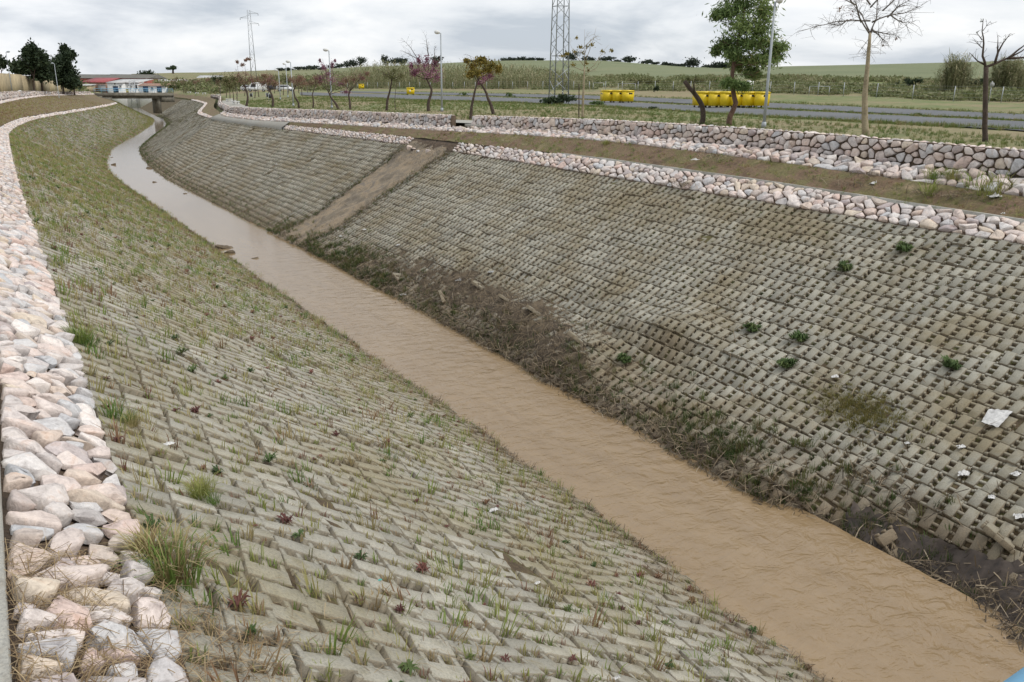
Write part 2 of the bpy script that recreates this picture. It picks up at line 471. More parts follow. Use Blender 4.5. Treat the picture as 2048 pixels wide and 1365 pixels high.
# ------------------------------------------------------------------ mesh helpers
class MB:
    """collects shapes; build() links them as ONE mesh object"""

    def __init__(self):
        self.v, self.q, self.t, self.tv, self.n = [], [], [], [], 0

    def add(self, v, quads=None, tris=None, tint=None):
        v = np.asarray(v, float).reshape(-1, 3)
        if quads is not None and len(quads):
            self.q.append(np.asarray(quads, int).reshape(-1, 4) + self.n)
        if tris is not None and len(tris):
            self.t.append(np.asarray(tris, int).reshape(-1, 3) + self.n)
        self.v.append(v)
        if tint is None:
            tint = np.zeros(len(v))
        elif np.isscalar(tint):
            tint = np.full(len(v), float(tint))
        self.tv.append(np.asarray(tint, float))
        self.n += len(v)
        return self

    def box(self, c, s, rz=0.0, tint=None, taper=1.0):
        x, y, z = s[0] / 2, s[1] / 2, s[2] / 2
        k = taper
        vs = np.array([(-x * k, -y * k, -z), (x * k, -y * k, -z), (x * k, y * k, -z), (-x * k, y * k, -z), (-x, -y, z), (x, -y, z), (x, y, z), (-x, y, z)])
        ca, sa = math.cos(rz), math.sin(rz)
        vs = np.c_[vs[:, 0] * ca - vs[:, 1] * sa, vs[:, 0] * sa + vs[:, 1] * ca, vs[:, 2]] + np.asarray(c, float)
        return self.add(vs, [(0, 3, 2, 1), (4, 5, 6, 7), (0, 1, 5, 4), (1, 2, 6, 5), (2, 3, 7, 6), (3, 0, 4, 7)], tint=tint)

    def tube(self, pts, rad, n=6, tint=None, cap=True):
        pts = np.asarray(pts, float)
        k = len(pts)
        rad = np.full(k, rad) if np.isscalar(rad) else np.asarray(rad, float)
        tg = np.gradient(pts, axis=0)
        tg /= np.linalg.norm(tg, axis=1)[:, None] + 1e-9
        ref = np.array([0.0, 0, 1]) if abs(tg[:, 2]).mean() < 0.8 else np.array([1.0, 0.2, 0])
        a = np.cross(tg, ref)
        a /= np.linalg.norm(a, axis=1)[:, None] + 1e-9
        b_ = np.cross(tg, a)
        th = np.arange(n) * 2 * math.pi / n
        vs = pts[:, None, :] + rad[:, None, None] * (np.cos(th)[None, :, None] * a[:, None, :] + np.sin(th)[None, :, None] * b_[:, None, :])
        vs = vs.reshape(-1, 3)
        i, j = np.meshgrid(np.arange(k - 1), np.arange(n), indexing="ij")
        j2 = (j + 1) % n
        q = np.stack([i * n + j, i * n + j2, (i + 1) * n + j2, (i + 1) * n + j], -1).reshape(-1, 4)
        tr = []
        if cap:
            vs = np.vstack([vs, pts[0], pts[-1]])
            for jj in range(n):
                tr.append((k * n, (jj + 1) % n, jj))
                tr.append((k * n + 1, (k - 1) * n + jj, (k - 1) * n + (jj + 1) % n))
        return self.add(vs, q, tr, tint)

    def bar(self, a, b_, r_, n=4):
        return self.tube([a, b_], r_, n)

    def build(self, name, mat, parent=None, smooth=False, shift=None):
        me = bpy.data.meshes.new(name)
        v = np.vstack(self.v) if self.v else np.zeros((0, 3))
        if shift is not None:
            v = v - np.asarray(shift, float)
        q = np.vstack(self.q) if self.q else np.zeros((0, 4), int)
        t_ = np.vstack(self.t) if self.t else np.zeros((0, 3), int)
        me.vertices.add(len(v))
        me.vertices.foreach_set("co", v.astype(np.float32).ravel())
        loops = np.concatenate([q.ravel(), t_.ravel()]).astype(np.int32)
        nq, ntr = len(q), len(t_)
        me.loops.add(len(loops))
        me.loops.foreach_set("vertex_index", loops)
        me.polygons.add(nq + ntr)
        st = np.concatenate([np.arange(nq) * 4, nq * 4 + np.arange(ntr) * 3]).astype(np.int32)
        me.polygons.foreach_set("loop_start", st)
        me.update(calc_edges=True)
        tv = np.concatenate(self.tv) if self.tv else np.zeros(0)
        if np.any(tv):
            at = me.attributes.new("tint", "FLOAT", "POINT")
            at.data.foreach_set("value", tv.astype(np.float32))
        if smooth:
            me.polygons.foreach_set("use_smooth", np.ones(nq + ntr, bool))
        me.materials.append(mat)
        return link(name, me, parent)


def link(name, me, parent=None):
    o = bpy.data.objects.new(name, me)
    COL.objects.link(o)
    if parent is not None:
        o.parent = parent
    return o


def tag(o, label=None, cat=None, group=None, kind=None):
    if label:
        o["label"] = label
    if cat:
        o["category"] = cat
    if group:
        o["group"] = group
    if kind:
        o["kind"] = kind
    return o


def thing(name, loc, label, cat, group=None, rz=0.0):
    o = bpy.data.objects.new(name, None)
    COL.objects.link(o)
    o.location = loc
    o.rotation_euler = (0, 0, rz)
    return tag(o, label, cat, group)


def copy_tree(o, parent=None):
    c = o.copy()
    COL.objects.link(c)
    if parent is not None:
        c.parent = parent
    for ch in list(o.children):
        copy_tree(ch, c)
    return c


def smooth_noise(x, y, seed=0.0, s=1.0):
    x, y = np.asarray(x) * s, np.asarray(y) * s
    return (np.sin(x * 1.7 + seed) * np.cos(y * 2.3 - seed * 1.3) + 0.6 * np.sin(x * 3.9 - y * 2.9 + seed * 2.1) + 0.35 * np.sin(x * 7.7 + y * 6.1 + seed * 3.7)) / 1.95


def merge(mb, bv, bq, bt, mats, offs, tints=None):
    """many copies of one small shape: mats (M,3,3), offs (M,3)"""
    if not len(offs):
        return
    M_ = len(offs)
    v = np.einsum("mij,kj->mki", mats, bv) + offs[:, None, :]
    k = len(bv)
    add = (np.arange(M_) * k)[:, None, None]
    q = (np.asarray(bq)[None] + add).reshape(-1, 4) if bq is not None and len(bq) else None
    t_ = (np.asarray(bt)[None] + add).reshape(-1, 3) if bt is not None and len(bt) else None
    mb.add(v.reshape(-1, 3), q, t_, np.repeat(tints, k) if tints is not None else None)


# ------------------------------------------------------------------ the channel: station tables (metres), smoothed
# left side: station, water edge x y, berm edge x y z, strip back x y z, slope top x y z, wall foot x y z, wall height
LT = np.array([
    [-14, 8.55, -14, .45, -14, 4.78, -.27, -14, 5.20, -1.5, -14, 5.70, -2.0, -14, 5.85, .7],
    [5.6, 8.65, 5.6, .50, 5.6, 4.78, -.23, 5.6, 5.20, -1.5, 5.6, 5.70, -2.0, 5.6, 5.85, .7],
    [12, 8.90, 12, .60, 12, 4.74, -.13, 12, 5.16, -1.4, 12, 5.70, -1.9, 12, 5.85, .7],
    [20, 8.95, 20, .72, 20, 4.65, -.02, 20, 5.08, -1.3, 20, 5.68, -1.9, 20, 5.85, .75],
    [35, 9.08, 35, .98, 35, 4.46, .25, 35, 4.89, -1.2, 35, 5.64, -1.8, 35, 5.82, .8],
    [50, 9.20, 50, 1.3, 50, 4.30, .58, 50, 4.73, -1.0, 50, 5.60, -1.7, 50, 5.80, .85],
    [62, 9.35, 62, 1.62, 62, 4.20, .92, 62, 4.62, -.5, 62.3, 5.60, -1.2, 62.5, 5.80, .9],
    [75.5, 9.40, 75.5, 2.0, 75.5, 4.07, 1.32, 75.6, 4.50, .2, 76, 5.60, -.5, 76.3, 5.80, .9],
    [90, 10.1, 90.3, 3.2, 91, 3.96, 2.6, 91.2, 4.38, 1.2, 92, 5.60, .5, 92.3, 5.80, .92],
    [105, 12.0, 104.8, 4.8, 105.5, 3.85, 4.25, 105.8, 4.27, 2.4, 106.5, 5.60, 1.7, 107, 5.80, .95],
    [120, 14.4, 119.6, 7.2, 119.9, 3.80, 6.7, 120.1, 4.18, 3.8, 121.5, 5.60, 3.0, 122, 5.80, .95],
    [136, 18.2, 135.5, 10.5, 134.5, 3.75, 10.0, 134.9, 4.12, 5.3, 137, 5.60, 4.5, 137.5, 5.80, .95],
    [154, 22.6, 153.4, 15.0, 152.5, 3.75, 14.5, 152.9, 4.10, 7.6, 156, 5.60, 6.9, 156.5, 5.80, .9],
    [188, 30.5, 188.3, 23.0, 187, 3.75, 22.5, 187.3, 4.10, 12.6, 192, 5.60, 11.8, 193, 5.80, .7],
    [204, 33.6, 204, 26.3, 203.2, 3.75, 25.8, 203.6, 4.10, 18, 206, 5.60, 17.2, 207, 5.80, .55],
    [222, 36.6, 222, 29.3, 222, 3.75, 28.8, 222.2, 4.10, 25, 223, 5.60, 24.2, 223.5, 5.80, .5],
    [280, 42.0, 280, 34.6, 281, 3.75, 34.0, 281, 4.10, 31.6, 281.5, 5.5, 31, 281.6, 5.7, .5],
    [340, 48.0, 340, 40.6, 341, 3.75, 40.0, 341, 4.10, 37.6, 341.5, 5.5, 37, 341.6, 5.7, .5]])
# right side: the same, plus a second sloping stone band (its foot) below the wall
RT = np.array([
    # t    water        strip foot          strip back           band foot            wall foot          wall h
    [-14, 11.6, -14, 19.78, -14, 4.33, 20.43, -14, 4.62, 21.3, -14, 5.00, 22.3, -14, 5.45, .66],
    [5, 11.75, 5, 19.84, 5, 4.33, 20.5, 5, 4.67, 21.4, 5, 5.08, 22.4, 5, 5.50, .66],
    [10, 11.9, 10, 19.90, 10, 4.33, 20.55, 10, 4.70, 21.5, 10, 5.15, 22.5, 10, 5.54, .67],
    [15, 12.05, 15, 20.06, 15, 4.36, 20.75, 15, 4.83, 21.72, 15, 5.34, 22.66, 15, 5.72, .62],
    [20, 12.35, 20, 20.2, 20, 4.40, 20.86, 20, 4.91, 21.9, 20, 5.46, 22.8, 20, 5.80, .60],
    [28, 12.5, 28, 20.36, 28, 4.46, 20.95, 28, 4.99, 22.0, 28, 5.63, 22.92, 28, 5.83, .60],
    [36, 12.75, 36, 20.55, 36, 4.52, 21.0, 36, 4.97, 21.9, 36, 5.50, 22.95, 36, 5.70, .62],
    [46, 12.8, 46, 20.7, 46, 4.52, 21.2, 46, 4.92, 21.8, 46, 5.30, 22.85, 46, 5.50, .66],
    [61, 12.95, 61, 20.85, 61, 4.44, 21.3, 61, 4.76, 21.6, 61, 5.05, 22.65, 61, 5.36, .66],
    [77, 13.1, 77, 20.8, 77, 4.35, 21.2, 77, 4.56, 21.4, 77, 4.74, 22.45, 77, 5.13, .68],
    [92, 14.1, 92.4, 21.3, 91.5, 4.30, 21.5, 91.5, 4.45, 21.65, 91.5, 4.66, 22.5, 91.3, 5.06, .60],
    [98, 14.8, 98.6, 21.8, 97, 4.28, 22.1, 96.9, 4.47, 22.8, 96.6, 4.8, 23.4, 96.4, 5.06, .5],
    [104, 15.4, 104.5, 22.4, 102.6, 4.25, 22.9, 102.4, 4.50, 24.0, 102, 4.9, 24.6, 101.8, 5.10, .5],
    [116, 17.0, 116.5, 24.0, 114, 4.25, 24.6, 113.7, 4.50, 26.0, 113, 5.0, 26.6, 112.7, 5.15, .5],
    [131, 20.2, 131, 27.2, 128, 4.25, 27.8, 127.7, 4.50, 29.2, 127, 5.05, 29.8, 126.7, 5.20, .5],
    [155, 25.9, 155.5, 33.0, 152, 4.25, 33.6, 151.7, 4.50, 35.0, 150.9, 5.1, 35.6, 150.6, 5.25, .5],
    [178, 31.5, 178.5, 38.5, 175, 4.25, 39.1, 174.7, 4.50, 40.5, 174, 5.2, 41.1, 173.7, 5.35, .5],
    [191, 34.0, 191, 41.0, 188.5, 4.25, 41.6, 188.3, 4.50, 43.0, 187.6, 5.25, 43.6, 187.4, 5.4, .5],
    [222, 38.8, 222, 46.0, 220.5, 4.25, 46.6, 220.4, 4.50, 48.0, 220, 5.3, 48.6, 219.8, 5.45, .5],
    [275, 43.9, 275, 51.0, 274, 4.25, 51.6, 274, 4.5, 53, 273.8, 5.3, 53.6, 273.7, 5.45, .5],
    [337, 51.2, 337, 58.5, 335.5, 4.25, 59, 335.5, 4.5, 60.5, 335.2, 5.3, 61, 335, 5.45, .5]])
TT = np.arange(-14, 336.01, 0.5)


def smooth_table(T):
    out_ = []
    for k in range(1, T.shape[1]):
        y = np.interp(TT, T[:, 0], T[:, k])
        for _ in range(2):
            yp = np.pad(y, 7, mode="reflect", reflect_type="odd")
            y = np.convolve(yp, np.ones(15) / 15, "valid")
        out_.append(y)
    return np.array(out_).T


LS, RS = smooth_table(LT), smooth_table(RT)


def curve(S, k, t_):
    """feature k of a side at stations t: 0 water edge, 1 berm edge, 2 strip back, 3 slope top / band foot, 4 wall foot, 5 wall top"""
    t_ = np.asarray(t_, float)
    c = {0: (0, 1, None), 1: (2, 3, 4), 2: (5, 6, 7), 3: (8, 9, 10), 4: (11, 12, 13), 5: (11, 12, 13)}[k]
    x, y = np.interp(t_, TT, S[:, c[0]]), np.interp(t_, TT, S[:, c[1]])
    z = np.zeros_like(x) if c[2] is None else np.interp(t_, TT, S[:, c[2]])
    if k == 5:
        z = z + np.interp(t_, TT, S[:, 14])
    return np.stack([x, y, z], -1)


NROW = 24                                          # paver rows between the berm and the water


def bank_bulge(side, t_, r_):
    """settlement and heave of the paved bank, metres along its normal"""
    t_, r_ = np.asarray(t_, float), np.asarray(r_, float)
    b = 0.035 * smooth_noise(t_, r_ * 9, 1.3 if side == "L" else 4.1, 0.55) + 0.02 * smooth_noise(t_, r_ * 9, 7.7, 1.7)
    b = b - 0.10 * np.sin(np.clip(r_, 0, 1) * math.pi) * (1 if side == "L" else .6)
    if side == "R":
        def g(tc, rc, st_, sr, a):
            return a * np.exp(-((t_ - tc) / st_) ** 2 - ((r_ - rc) / sr) ** 2)
        b = b + g(15.2, .60, 1.6, .07, .20) + g(16.8, .66, 1.8, .06, .16) + g(13.0, .66, 1.5, .05, .10) + g(17.8, .86, 1.4, .10, .26) + g(21.6, .84, 1.6, .11, .24)
        b = b - g(19.5, .70, 2.0, .10, .20) - g(23.5, .70, 2.2, .12, .14) - g(15.5, .80, 1.2, .08, .16) - g(27, .86, 2.5, .12, .10)
        b = b - g(6.6, .95, 1.6, .09, .5) - g(8.6, .98, .8, .05, .25) + g(9.9, .93, .5, .05, .2) + g(31, .45, 4, .1, .08)
    return b


def bank_point(side, t_, r_, h=0.0):
    """r 0 at the berm edge, 1 at the water line; h metres above the surface"""
    S = LS if side == "L" else RS
    A, B = curve(S, 1, t_), curve(S, 0, t_)
    r_ = np.asarray(r_, float)
    P = A + (B - A) * r_[..., None]
    d = B - A
    n = np.stack([-d[..., 2] * d[..., 0], -d[..., 2] * d[..., 1], d[..., 0] ** 2 + d[..., 1] ** 2], -1)
    n /= np.linalg.norm(n, axis=-1)[..., None]
    return P + n * (bank_bulge(side, t_, r_) + h)[..., None], n


def bank_hit(side, u, v):
    """station and row of the paved bank under a pixel"""
    T_ = 0.5635
    r_ = ray(u, v)
    if side == "R":
        k = -14.52 / (r_[2] - r_[0] * T_)
    else:
        k = -2.58 / (r_[2] + r_[0] * T_)
    P = EYE + r_ * k
    S = LS if side == "L" else RS
    A, B = curve(S, 1, P[1]), curve(S, 0, P[1])
    return float(P[1]), float((P[0] - A[0]) / (B[0] - A[0]))


# ------------------------------------------------------------------ terrain
TU = np.array([-1500, -400, 250, 420, 600, 800, 1000, 1200, 1400, 1536, 1700, 1880, 2048, 2500, 4500], float)
TDF = np.array([200, 200, 300, 280, 260, 225, 190, 165, 140, 125, 110, 100, 95, 90, 90], float)
TVF = np.array([178, 177, 176, 176, 177, 178, 179, 181, 184, 187, 192, 201, 205, 212, 216], float)
TDB = np.array([320, 320, 420, 400, 380, 320, 260, 220, 190, 170, 160, 150, 145, 140, 140], float)
TVB = np.array([172, 170, 168, 165, 162, 158, 160, 160, 160, 159, 160, 163, 165, 170, 172], float)
TDR = np.array([700, 700, 760, 740, 700, 600, 520, 480, 450, 430, 420, 420, 420, 420, 420], float)
TVR = np.array([162, 160, 150, 147, 142, 135, 126, 126.5, 141, 138, 135, 131, 127, 122, 120], float)
WLL = np.c_[LS[:, 11], LS[:, 12], LS[:, 13]]
WRL = np.c_[RS[:, 11], RS[:, 12], RS[:, 13]]


def signed_side(P, line, left):
    """distance outside (+) the channel corridor for one wall line, and the z of the wall foot there"""
    best = np.full(len(P), 1e9)
    z = np.zeros(len(P))
    sgn = np.zeros(len(P))
    ln = line[::4]
    for a, b in zip(ln[:-1], ln[1:]):
        d = b[:2] - a[:2]
        w = P - a[:2]
        k = np.clip((w @ d) / (d @ d), 0, 1)
        q = w - k[:, None] * d
        dist = np.hypot(q[:, 0], q[:, 1])
        s = d[0] * w[:, 1] - d[1] * w[:, 0]
        m_ = dist < best - 1e-9
        best[m_] = dist[m_]
        sgn[m_] = s[m_]
        z[m_] = a[2] + k[m_] * (b[2] - a[2])
    out_ = sgn > 0 if left else sgn < 0
    return np.where(out_, best, -best), z


def terrain(P, corridor=True):
    P = np.asarray(P, float).reshape(-1, 2)
    D = P @ HEAD
    X = P @ RGT
    Dm = np.maximum(np.hypot(P[:, 0], P[:, 1]) * 0.62, D)
    Ds = np.maximum(D, 5)
    u = W / 2 + F * (math.cos(PITCH) + 0.305 * math.sin(PITCH)) * np.clip(X / Ds, -3, 3)
    h = YH + SR * (u - W / 2)
    Df, Db, Dr = np.interp(u, TU, TDF), np.interp(u, TU, TDB), np.interp(u, TU, TDR)
    zf = ZC - (np.interp(u, TU, TVF) - h) * Df / F
    zb = ZC - (np.interp(u, TU, TVB) - h) * Db / F
    zr = ZC - (np.interp(u, TU, TVR) - h) * Dr / F
    z = np.full(len(P), 6.05)
    D1 = Df * 0.68
    z = np.where(Dm > 40, 6.05 + 0.25 * np.clip((Dm - 40) / np.maximum(D1 - 40, 1), 0, 1), z)
    z = np.where(Dm > D1, 6.30 + (zf - 6.30) * np.clip((Dm - D1) / (Df - D1), 0, 1), z)
    z = np.where(Dm > Df, zf + (zb - zf) * np.clip((Dm - Df) / (Db - Df), 0, 1), z)
    k = np.clip((Dm - Db) / (Dr - Db), 0, 1)
    z = np.where(Dm > Db, zb + (zr - zb) * (1.25 * k - 0.25 * k * k), z)
    z = np.where(Dm > Dr, zr - (Dm - Dr) * 0.03, z)
    z = np.maximum(z, -30)
    fieldm = np.clip((Dm - Db * 0.94) / 14, 0, 1) * np.clip((u - 500) / 200, 0, 1)
    z = z + 0.05 * smooth_noise(P[:, 0], P[:, 1], 2.2, 0.25) * np.clip(Dm / 60, .3, 1)
    if corridor:
        dl, zl = signed_side(P, WLL, True)
        dr, zr2 = signed_side(P, WRL, False)
        bl = np.clip(1 - (dl - 1.0) / 12, 0, 1)
        br = np.clip(1 - (dr - 1.0) / 10, 0, 1)
        z = np.where(dl > 0, z * (1 - bl) + (zl + .12) * bl, z)
        z = np.where(dr > 0, z * (1 - br) + (zr2 + .16) * br, z)
        ins = np.minimum(-dl, -dr)
        zin = np.where(dl > dr, zl, zr2) - 0.35 - 1.3 * ins
        z = np.where(ins > -0.6, np.minimum(z, np.maximum(zin, -2.5)), z)
    return z, fieldm


def at_g(u, v):
    """point of the open ground under a pixel, outside the channel"""
    r_ = ray(u, v)
    hx = r_[0] * HEAD[0] + r_[1] * HEAD[1]
    Ds = np.concatenate([np.arange(24, 120, .5), np.arange(120, 460, 1.5)])
    P = EYE[None] + r_[None] * (Ds / hx)[:, None]
    z, _ = terrain(P[:, :2])
    dl, _ = signed_side(P[:, :2], WLL, True)
    dr, _ = signed_side(P[:, :2], WRL, False)
    k = np.nonzero((P[:, 2] <= z) & ((dr > .9) | (dl > .9)))[0]
    k = k[0] if len(k) else len(Ds) - 1
    q = P[k].copy()
    q[2] = z[k]
    return q


def ground_z(x, y):
    return float(terrain([[x, y]])[0][0])


def axis_lines(c0, c1, fine, far):
    a = list(np.arange(c0, c1 + 1e-6, fine))
    s, x = fine, c1
    while x < far:
        s *= 1.16
        x += s
        a.append(x)
    s, x = fine, c0
    while x > -far:
        s *= 1.16
        x -= s
        a.insert(0, x)
    return np.array(a)


gx, gy = axis_lines(-30, 130, 1.6, 3200), axis_lines(-24, 260, 1.8, 3200)
GX, GY = np.meshgrid(gx, gy, indexing="ij")
gp = np.c_[GX.ravel(), GY.ravel()]
gz, gf = terrain(gp)
nx, ny = len(gx), len(gy)
ii, jj = np.meshgrid(np.arange(nx - 1), np.arange(ny - 1), indexing="ij")
gq = np.stack([ii * ny + jj, (ii + 1) * ny + jj, (ii + 1) * ny + jj + 1, ii * ny + jj + 1], -1).reshape(-1, 4)
g = MB().add(np.c_[gp, gz], gq).build("ground", MT["ground"], smooth=True)
ga = g.data.attributes.new("field", "FLOAT", "POINT")
ga.data.foreach_set("value", gf.astype(np.float32))
tag(g, kind="structure", label="open ground of grass, dry earth and a green hillside field")


# ------------------------------------------------------------------ lofts along the channel
def loft(name, rows, mat, smooth=True, kind=None, label=None, parent=None, lift=None):
    """rows: list of (n,3) arrays of equal length"""
    A = np.stack(rows, 1)
    n, k = A.shape[:2]
    i, j = np.meshgrid(np.arange(n - 1), np.arange(k - 1), indexing="ij")
    q = np.stack([i * k + j, i * k + j + 1, (i + 1) * k + j + 1, (i + 1) * k + j], -1).reshape(-1, 4)
    o = MB().add(A.reshape(-1, 3), q).build(name, mat, parent, smooth)
    return tag(o, label, None, None, kind)


tw = np.concatenate([np.arange(-6, 42, .07), np.arange(42, 90, .2), np.arange(90, 335, 1.0)])
E0, E1 = curve(LS, 0, tw), curve(RS, 0, tw)
rowsw = []
RIP = np.clip(1.0 - (tw - 5) / 40, .05, 1) ** 1.2
wv = np.random.default_rng(11)
WAV = [(wl_ * 1.0, th_, wv.uniform(0, 6.28), amp) for wl_, th_, amp in
       [(l_, wv.normal(.5, .85), .0034 * l_ ** .75) for l_ in np.geomspace(.2, .95, 30)]]
for k in np.linspace(-0.14, 1.14, 66):
    P = E0 + (E1 - E0) * k
    z = np.zeros(len(tw))
    for l_, th_, ph_, amp in WAV:
        z += amp * np.sin((P[:, 0] * math.sin(th_) + P[:, 1] * math.cos(th_)) * 2 * math.pi / l_ + ph_ + .9 * np.sin(P[:, 0] * 1.1 + P[:, 1] * .6 + ph_))
    env = .35 + .65 * np.clip(.5 + .8 * smooth_noise(P[:, 0] * .9, P[:, 1] * .35, 3.0, 1), 0, 1)
    P[:, 2] = z * env * RIP
    rowsw.append(P)
water = loft("water", rowsw, MT["water"], kind="structure", label="brown muddy stream running along the channel")
wa = water.data.attributes.new("ripple", "FLOAT", "POINT")
wa.data.foreach_set("value", np.repeat(RIP, len(rowsw)).astype(np.float32))
bed = [curve(LS, 0, tw) * [1, 1, 0] + [-1.0, 0, -.7], curve(RS, 0, tw) * [1, 1, 0] + [1.0, 0, -.7]]
loft("stream_bed", bed, MT["mud"], kind="structure", label="mud bed under the stream")

banks = {}
ts = np.concatenate([np.arange(-14, 60, .3), np.arange(60, 335, 1.2)])
for side in "LR":
    rows = []
    for r_ in np.linspace(-0.01, 1.07, 60):
        h = (-0.055 if side == 'L' else -0.072) + .03 * smooth_noise(ts * .7, r_ * 9 + ts * .2, 8.8, 1) + 0.03 * smooth_noise(ts * 2.3, r_ * 31 + ts * .3, 3.1, 1) + 0.02 * smooth_noise(ts * 7, r_ * 60, 5.0, 1)
        sil = smooth_noise(ts * .62 + r_ * 2, r_ * 10 - ts * .13, 12.2, 1) + .45 * smooth_noise(ts * 2.2, r_ * 27, 9.1, 1)
        h = np.minimum(h, -0.012) + np.clip(sil - .74, 0, .4) * .14
        rows.append(bank_point(side, ts, np.full(len(ts), r_), h)[0])
    if side == "L":
        rows = rows[::-1]
    banks[side] = loft("embankment", rows, MT["soil"], kind="structure",
                       label="sloping channel bank paved with pale pierced concrete blocks below the near stone strip" if side == "L"
                       else "opposite channel bank of weathered pierced concrete blocks with debris and a mortar chute")

# pavers -------------------------------------------------------------
PA, PB, PH = 0.600, 0.405, 0.10


def paver_shape(level=0):
    """two solid bars joined by lower cross ribs; open holes between; half holes at the ends"""
    V, Q = [], []

    def block(a0, a1, b0, b1, top, cham, ends=True, jag=0.0):
        k = len(V)
        lo = -PH
        if cham > 0:
            rings = [(0, lo), (0, top - cham), (cham * .8, top)]
        elif level == 2:
            rings = [(0, top)]
        else:
            rings = [(0, lo), (0, top)]
        for ins, z in rings:
            V.extend([(a0 + ins, b0 + ins, z), (a1 - ins, b0 + ins + jag, z), (a1 - ins, b1 - ins + jag, z), (a0 + ins, b1 - ins, z)])
        for r_ in range(len(rings) - 1):
            for m_ in range(4):
                if not ends and m_ in (1, 3):
                    continue
                Q.append((k + r_ * 4 + m_, k + r_ * 4 + (m_ + 1) % 4, k + r_ * 4 + 4 + (m_ + 1) % 4, k + r_ * 4 + 4 + m_))
        t_ = k + (len(rings) - 1) * 4
        Q.append((t_, t_ + 1, t_ + 2, t_ + 3))
    ch = .010 if level == 0 else 0
    for sg in (-1, 1):
        a0, a1 = (.061, .252) if sg > 0 else (-.252, -.061)
        block(a0, a1, -.190 + .012 * sg, .190 + .012 * sg, 0.0, ch, True, .014)
        for b0, b1 in ((-.188, -.135), (-.026, .026), (.135, .188)):
            e0, e1 = (.250, .297) if sg > 0 else (-.297, -.250)
            block(e0, e1, b0, b1, -.016, 0, level < 2)
    for b0, b1 in ((-.186, -.135), (-.026, .026), (.135, .186)):
        block(-.064, .064, b0, b1, -.016, 0, False)
    return np.array(V), np.array(Q)


PV, PQ = paver_shape(0)
PV2, PQ2 = paver_shape(1)
PV3, PQ3 = paver_shape(2)
GULLY = [(-.13, 44.6, 38.5), (.06, 44.3, 38.9), (.35, 43.9, 39.4), (.55, 43.7, 39.5), (.75, 43.4, 39.2), (1.04, 45.0, 40.6)]   # mortar chute: r, far t, near t


def in_gully(t_, r_):
    a = np.interp(r_, [q[0] for q in GULLY], [q[2] for q in GULLY])
    b_ = np.interp(r_, [q[0] for q in GULLY], [q[1] for q in GULLY])
    return (t_ > a + .25) & (t_ < b_ - .25)


def mud_amount(t_, r_):
    """how far flood mud and debris cover the right bank (0..1)"""
    def g(tc, rc, st_, sr, a):
        return a * np.exp(-((t_ - tc) / st_) ** 2 - ((r_ - rc) / sr) ** 2)
    m_ = g(21.0, .84, 3.2, .13, 1.0) + g(25.5, .80, 2.6, .12, .75) + g(18.0, .92, 2.2, .08, .7) + g(30.5, .86, 4.5, .13, .75) + g(12.2, .96, 3.5, .05, .55)
    m_ = m_ + g(6.4, .98, 1.7, .07, 1.1) + g(5.0, .93, 1.4, .08, .5) + g(7.6, .62, 1.4, .10, .0) + g(8.1, .83, 1.3, .06, .5)
    return m_ + 0.25 * smooth_noise(t_ * 1.3, r_ * 12, 6.0, 1)


def frames(side, t_, r_):
    P, n = bank_point(side, t_, r_)
    Pa, _ = bank_point(side, t_ + .3, r_)
    Pb, _ = bank_point(side, t_, r_ - .02)
    e1 = Pa - P
    e1 /= np.linalg.norm(e1, axis=1)[:, None]
    e2 = Pb - P
    e2 -= e1 * (e1 * e2).sum(1)[:, None]
    e2 /= np.linalg.norm(e2, axis=1)[:, None]
    if side == "L":
        e1 = -e1
    n = np.cross(e1, e2)
    f = np.sign(n[:, 2])
    return P, e1, e2 * 1.0, n * f[:, None], f


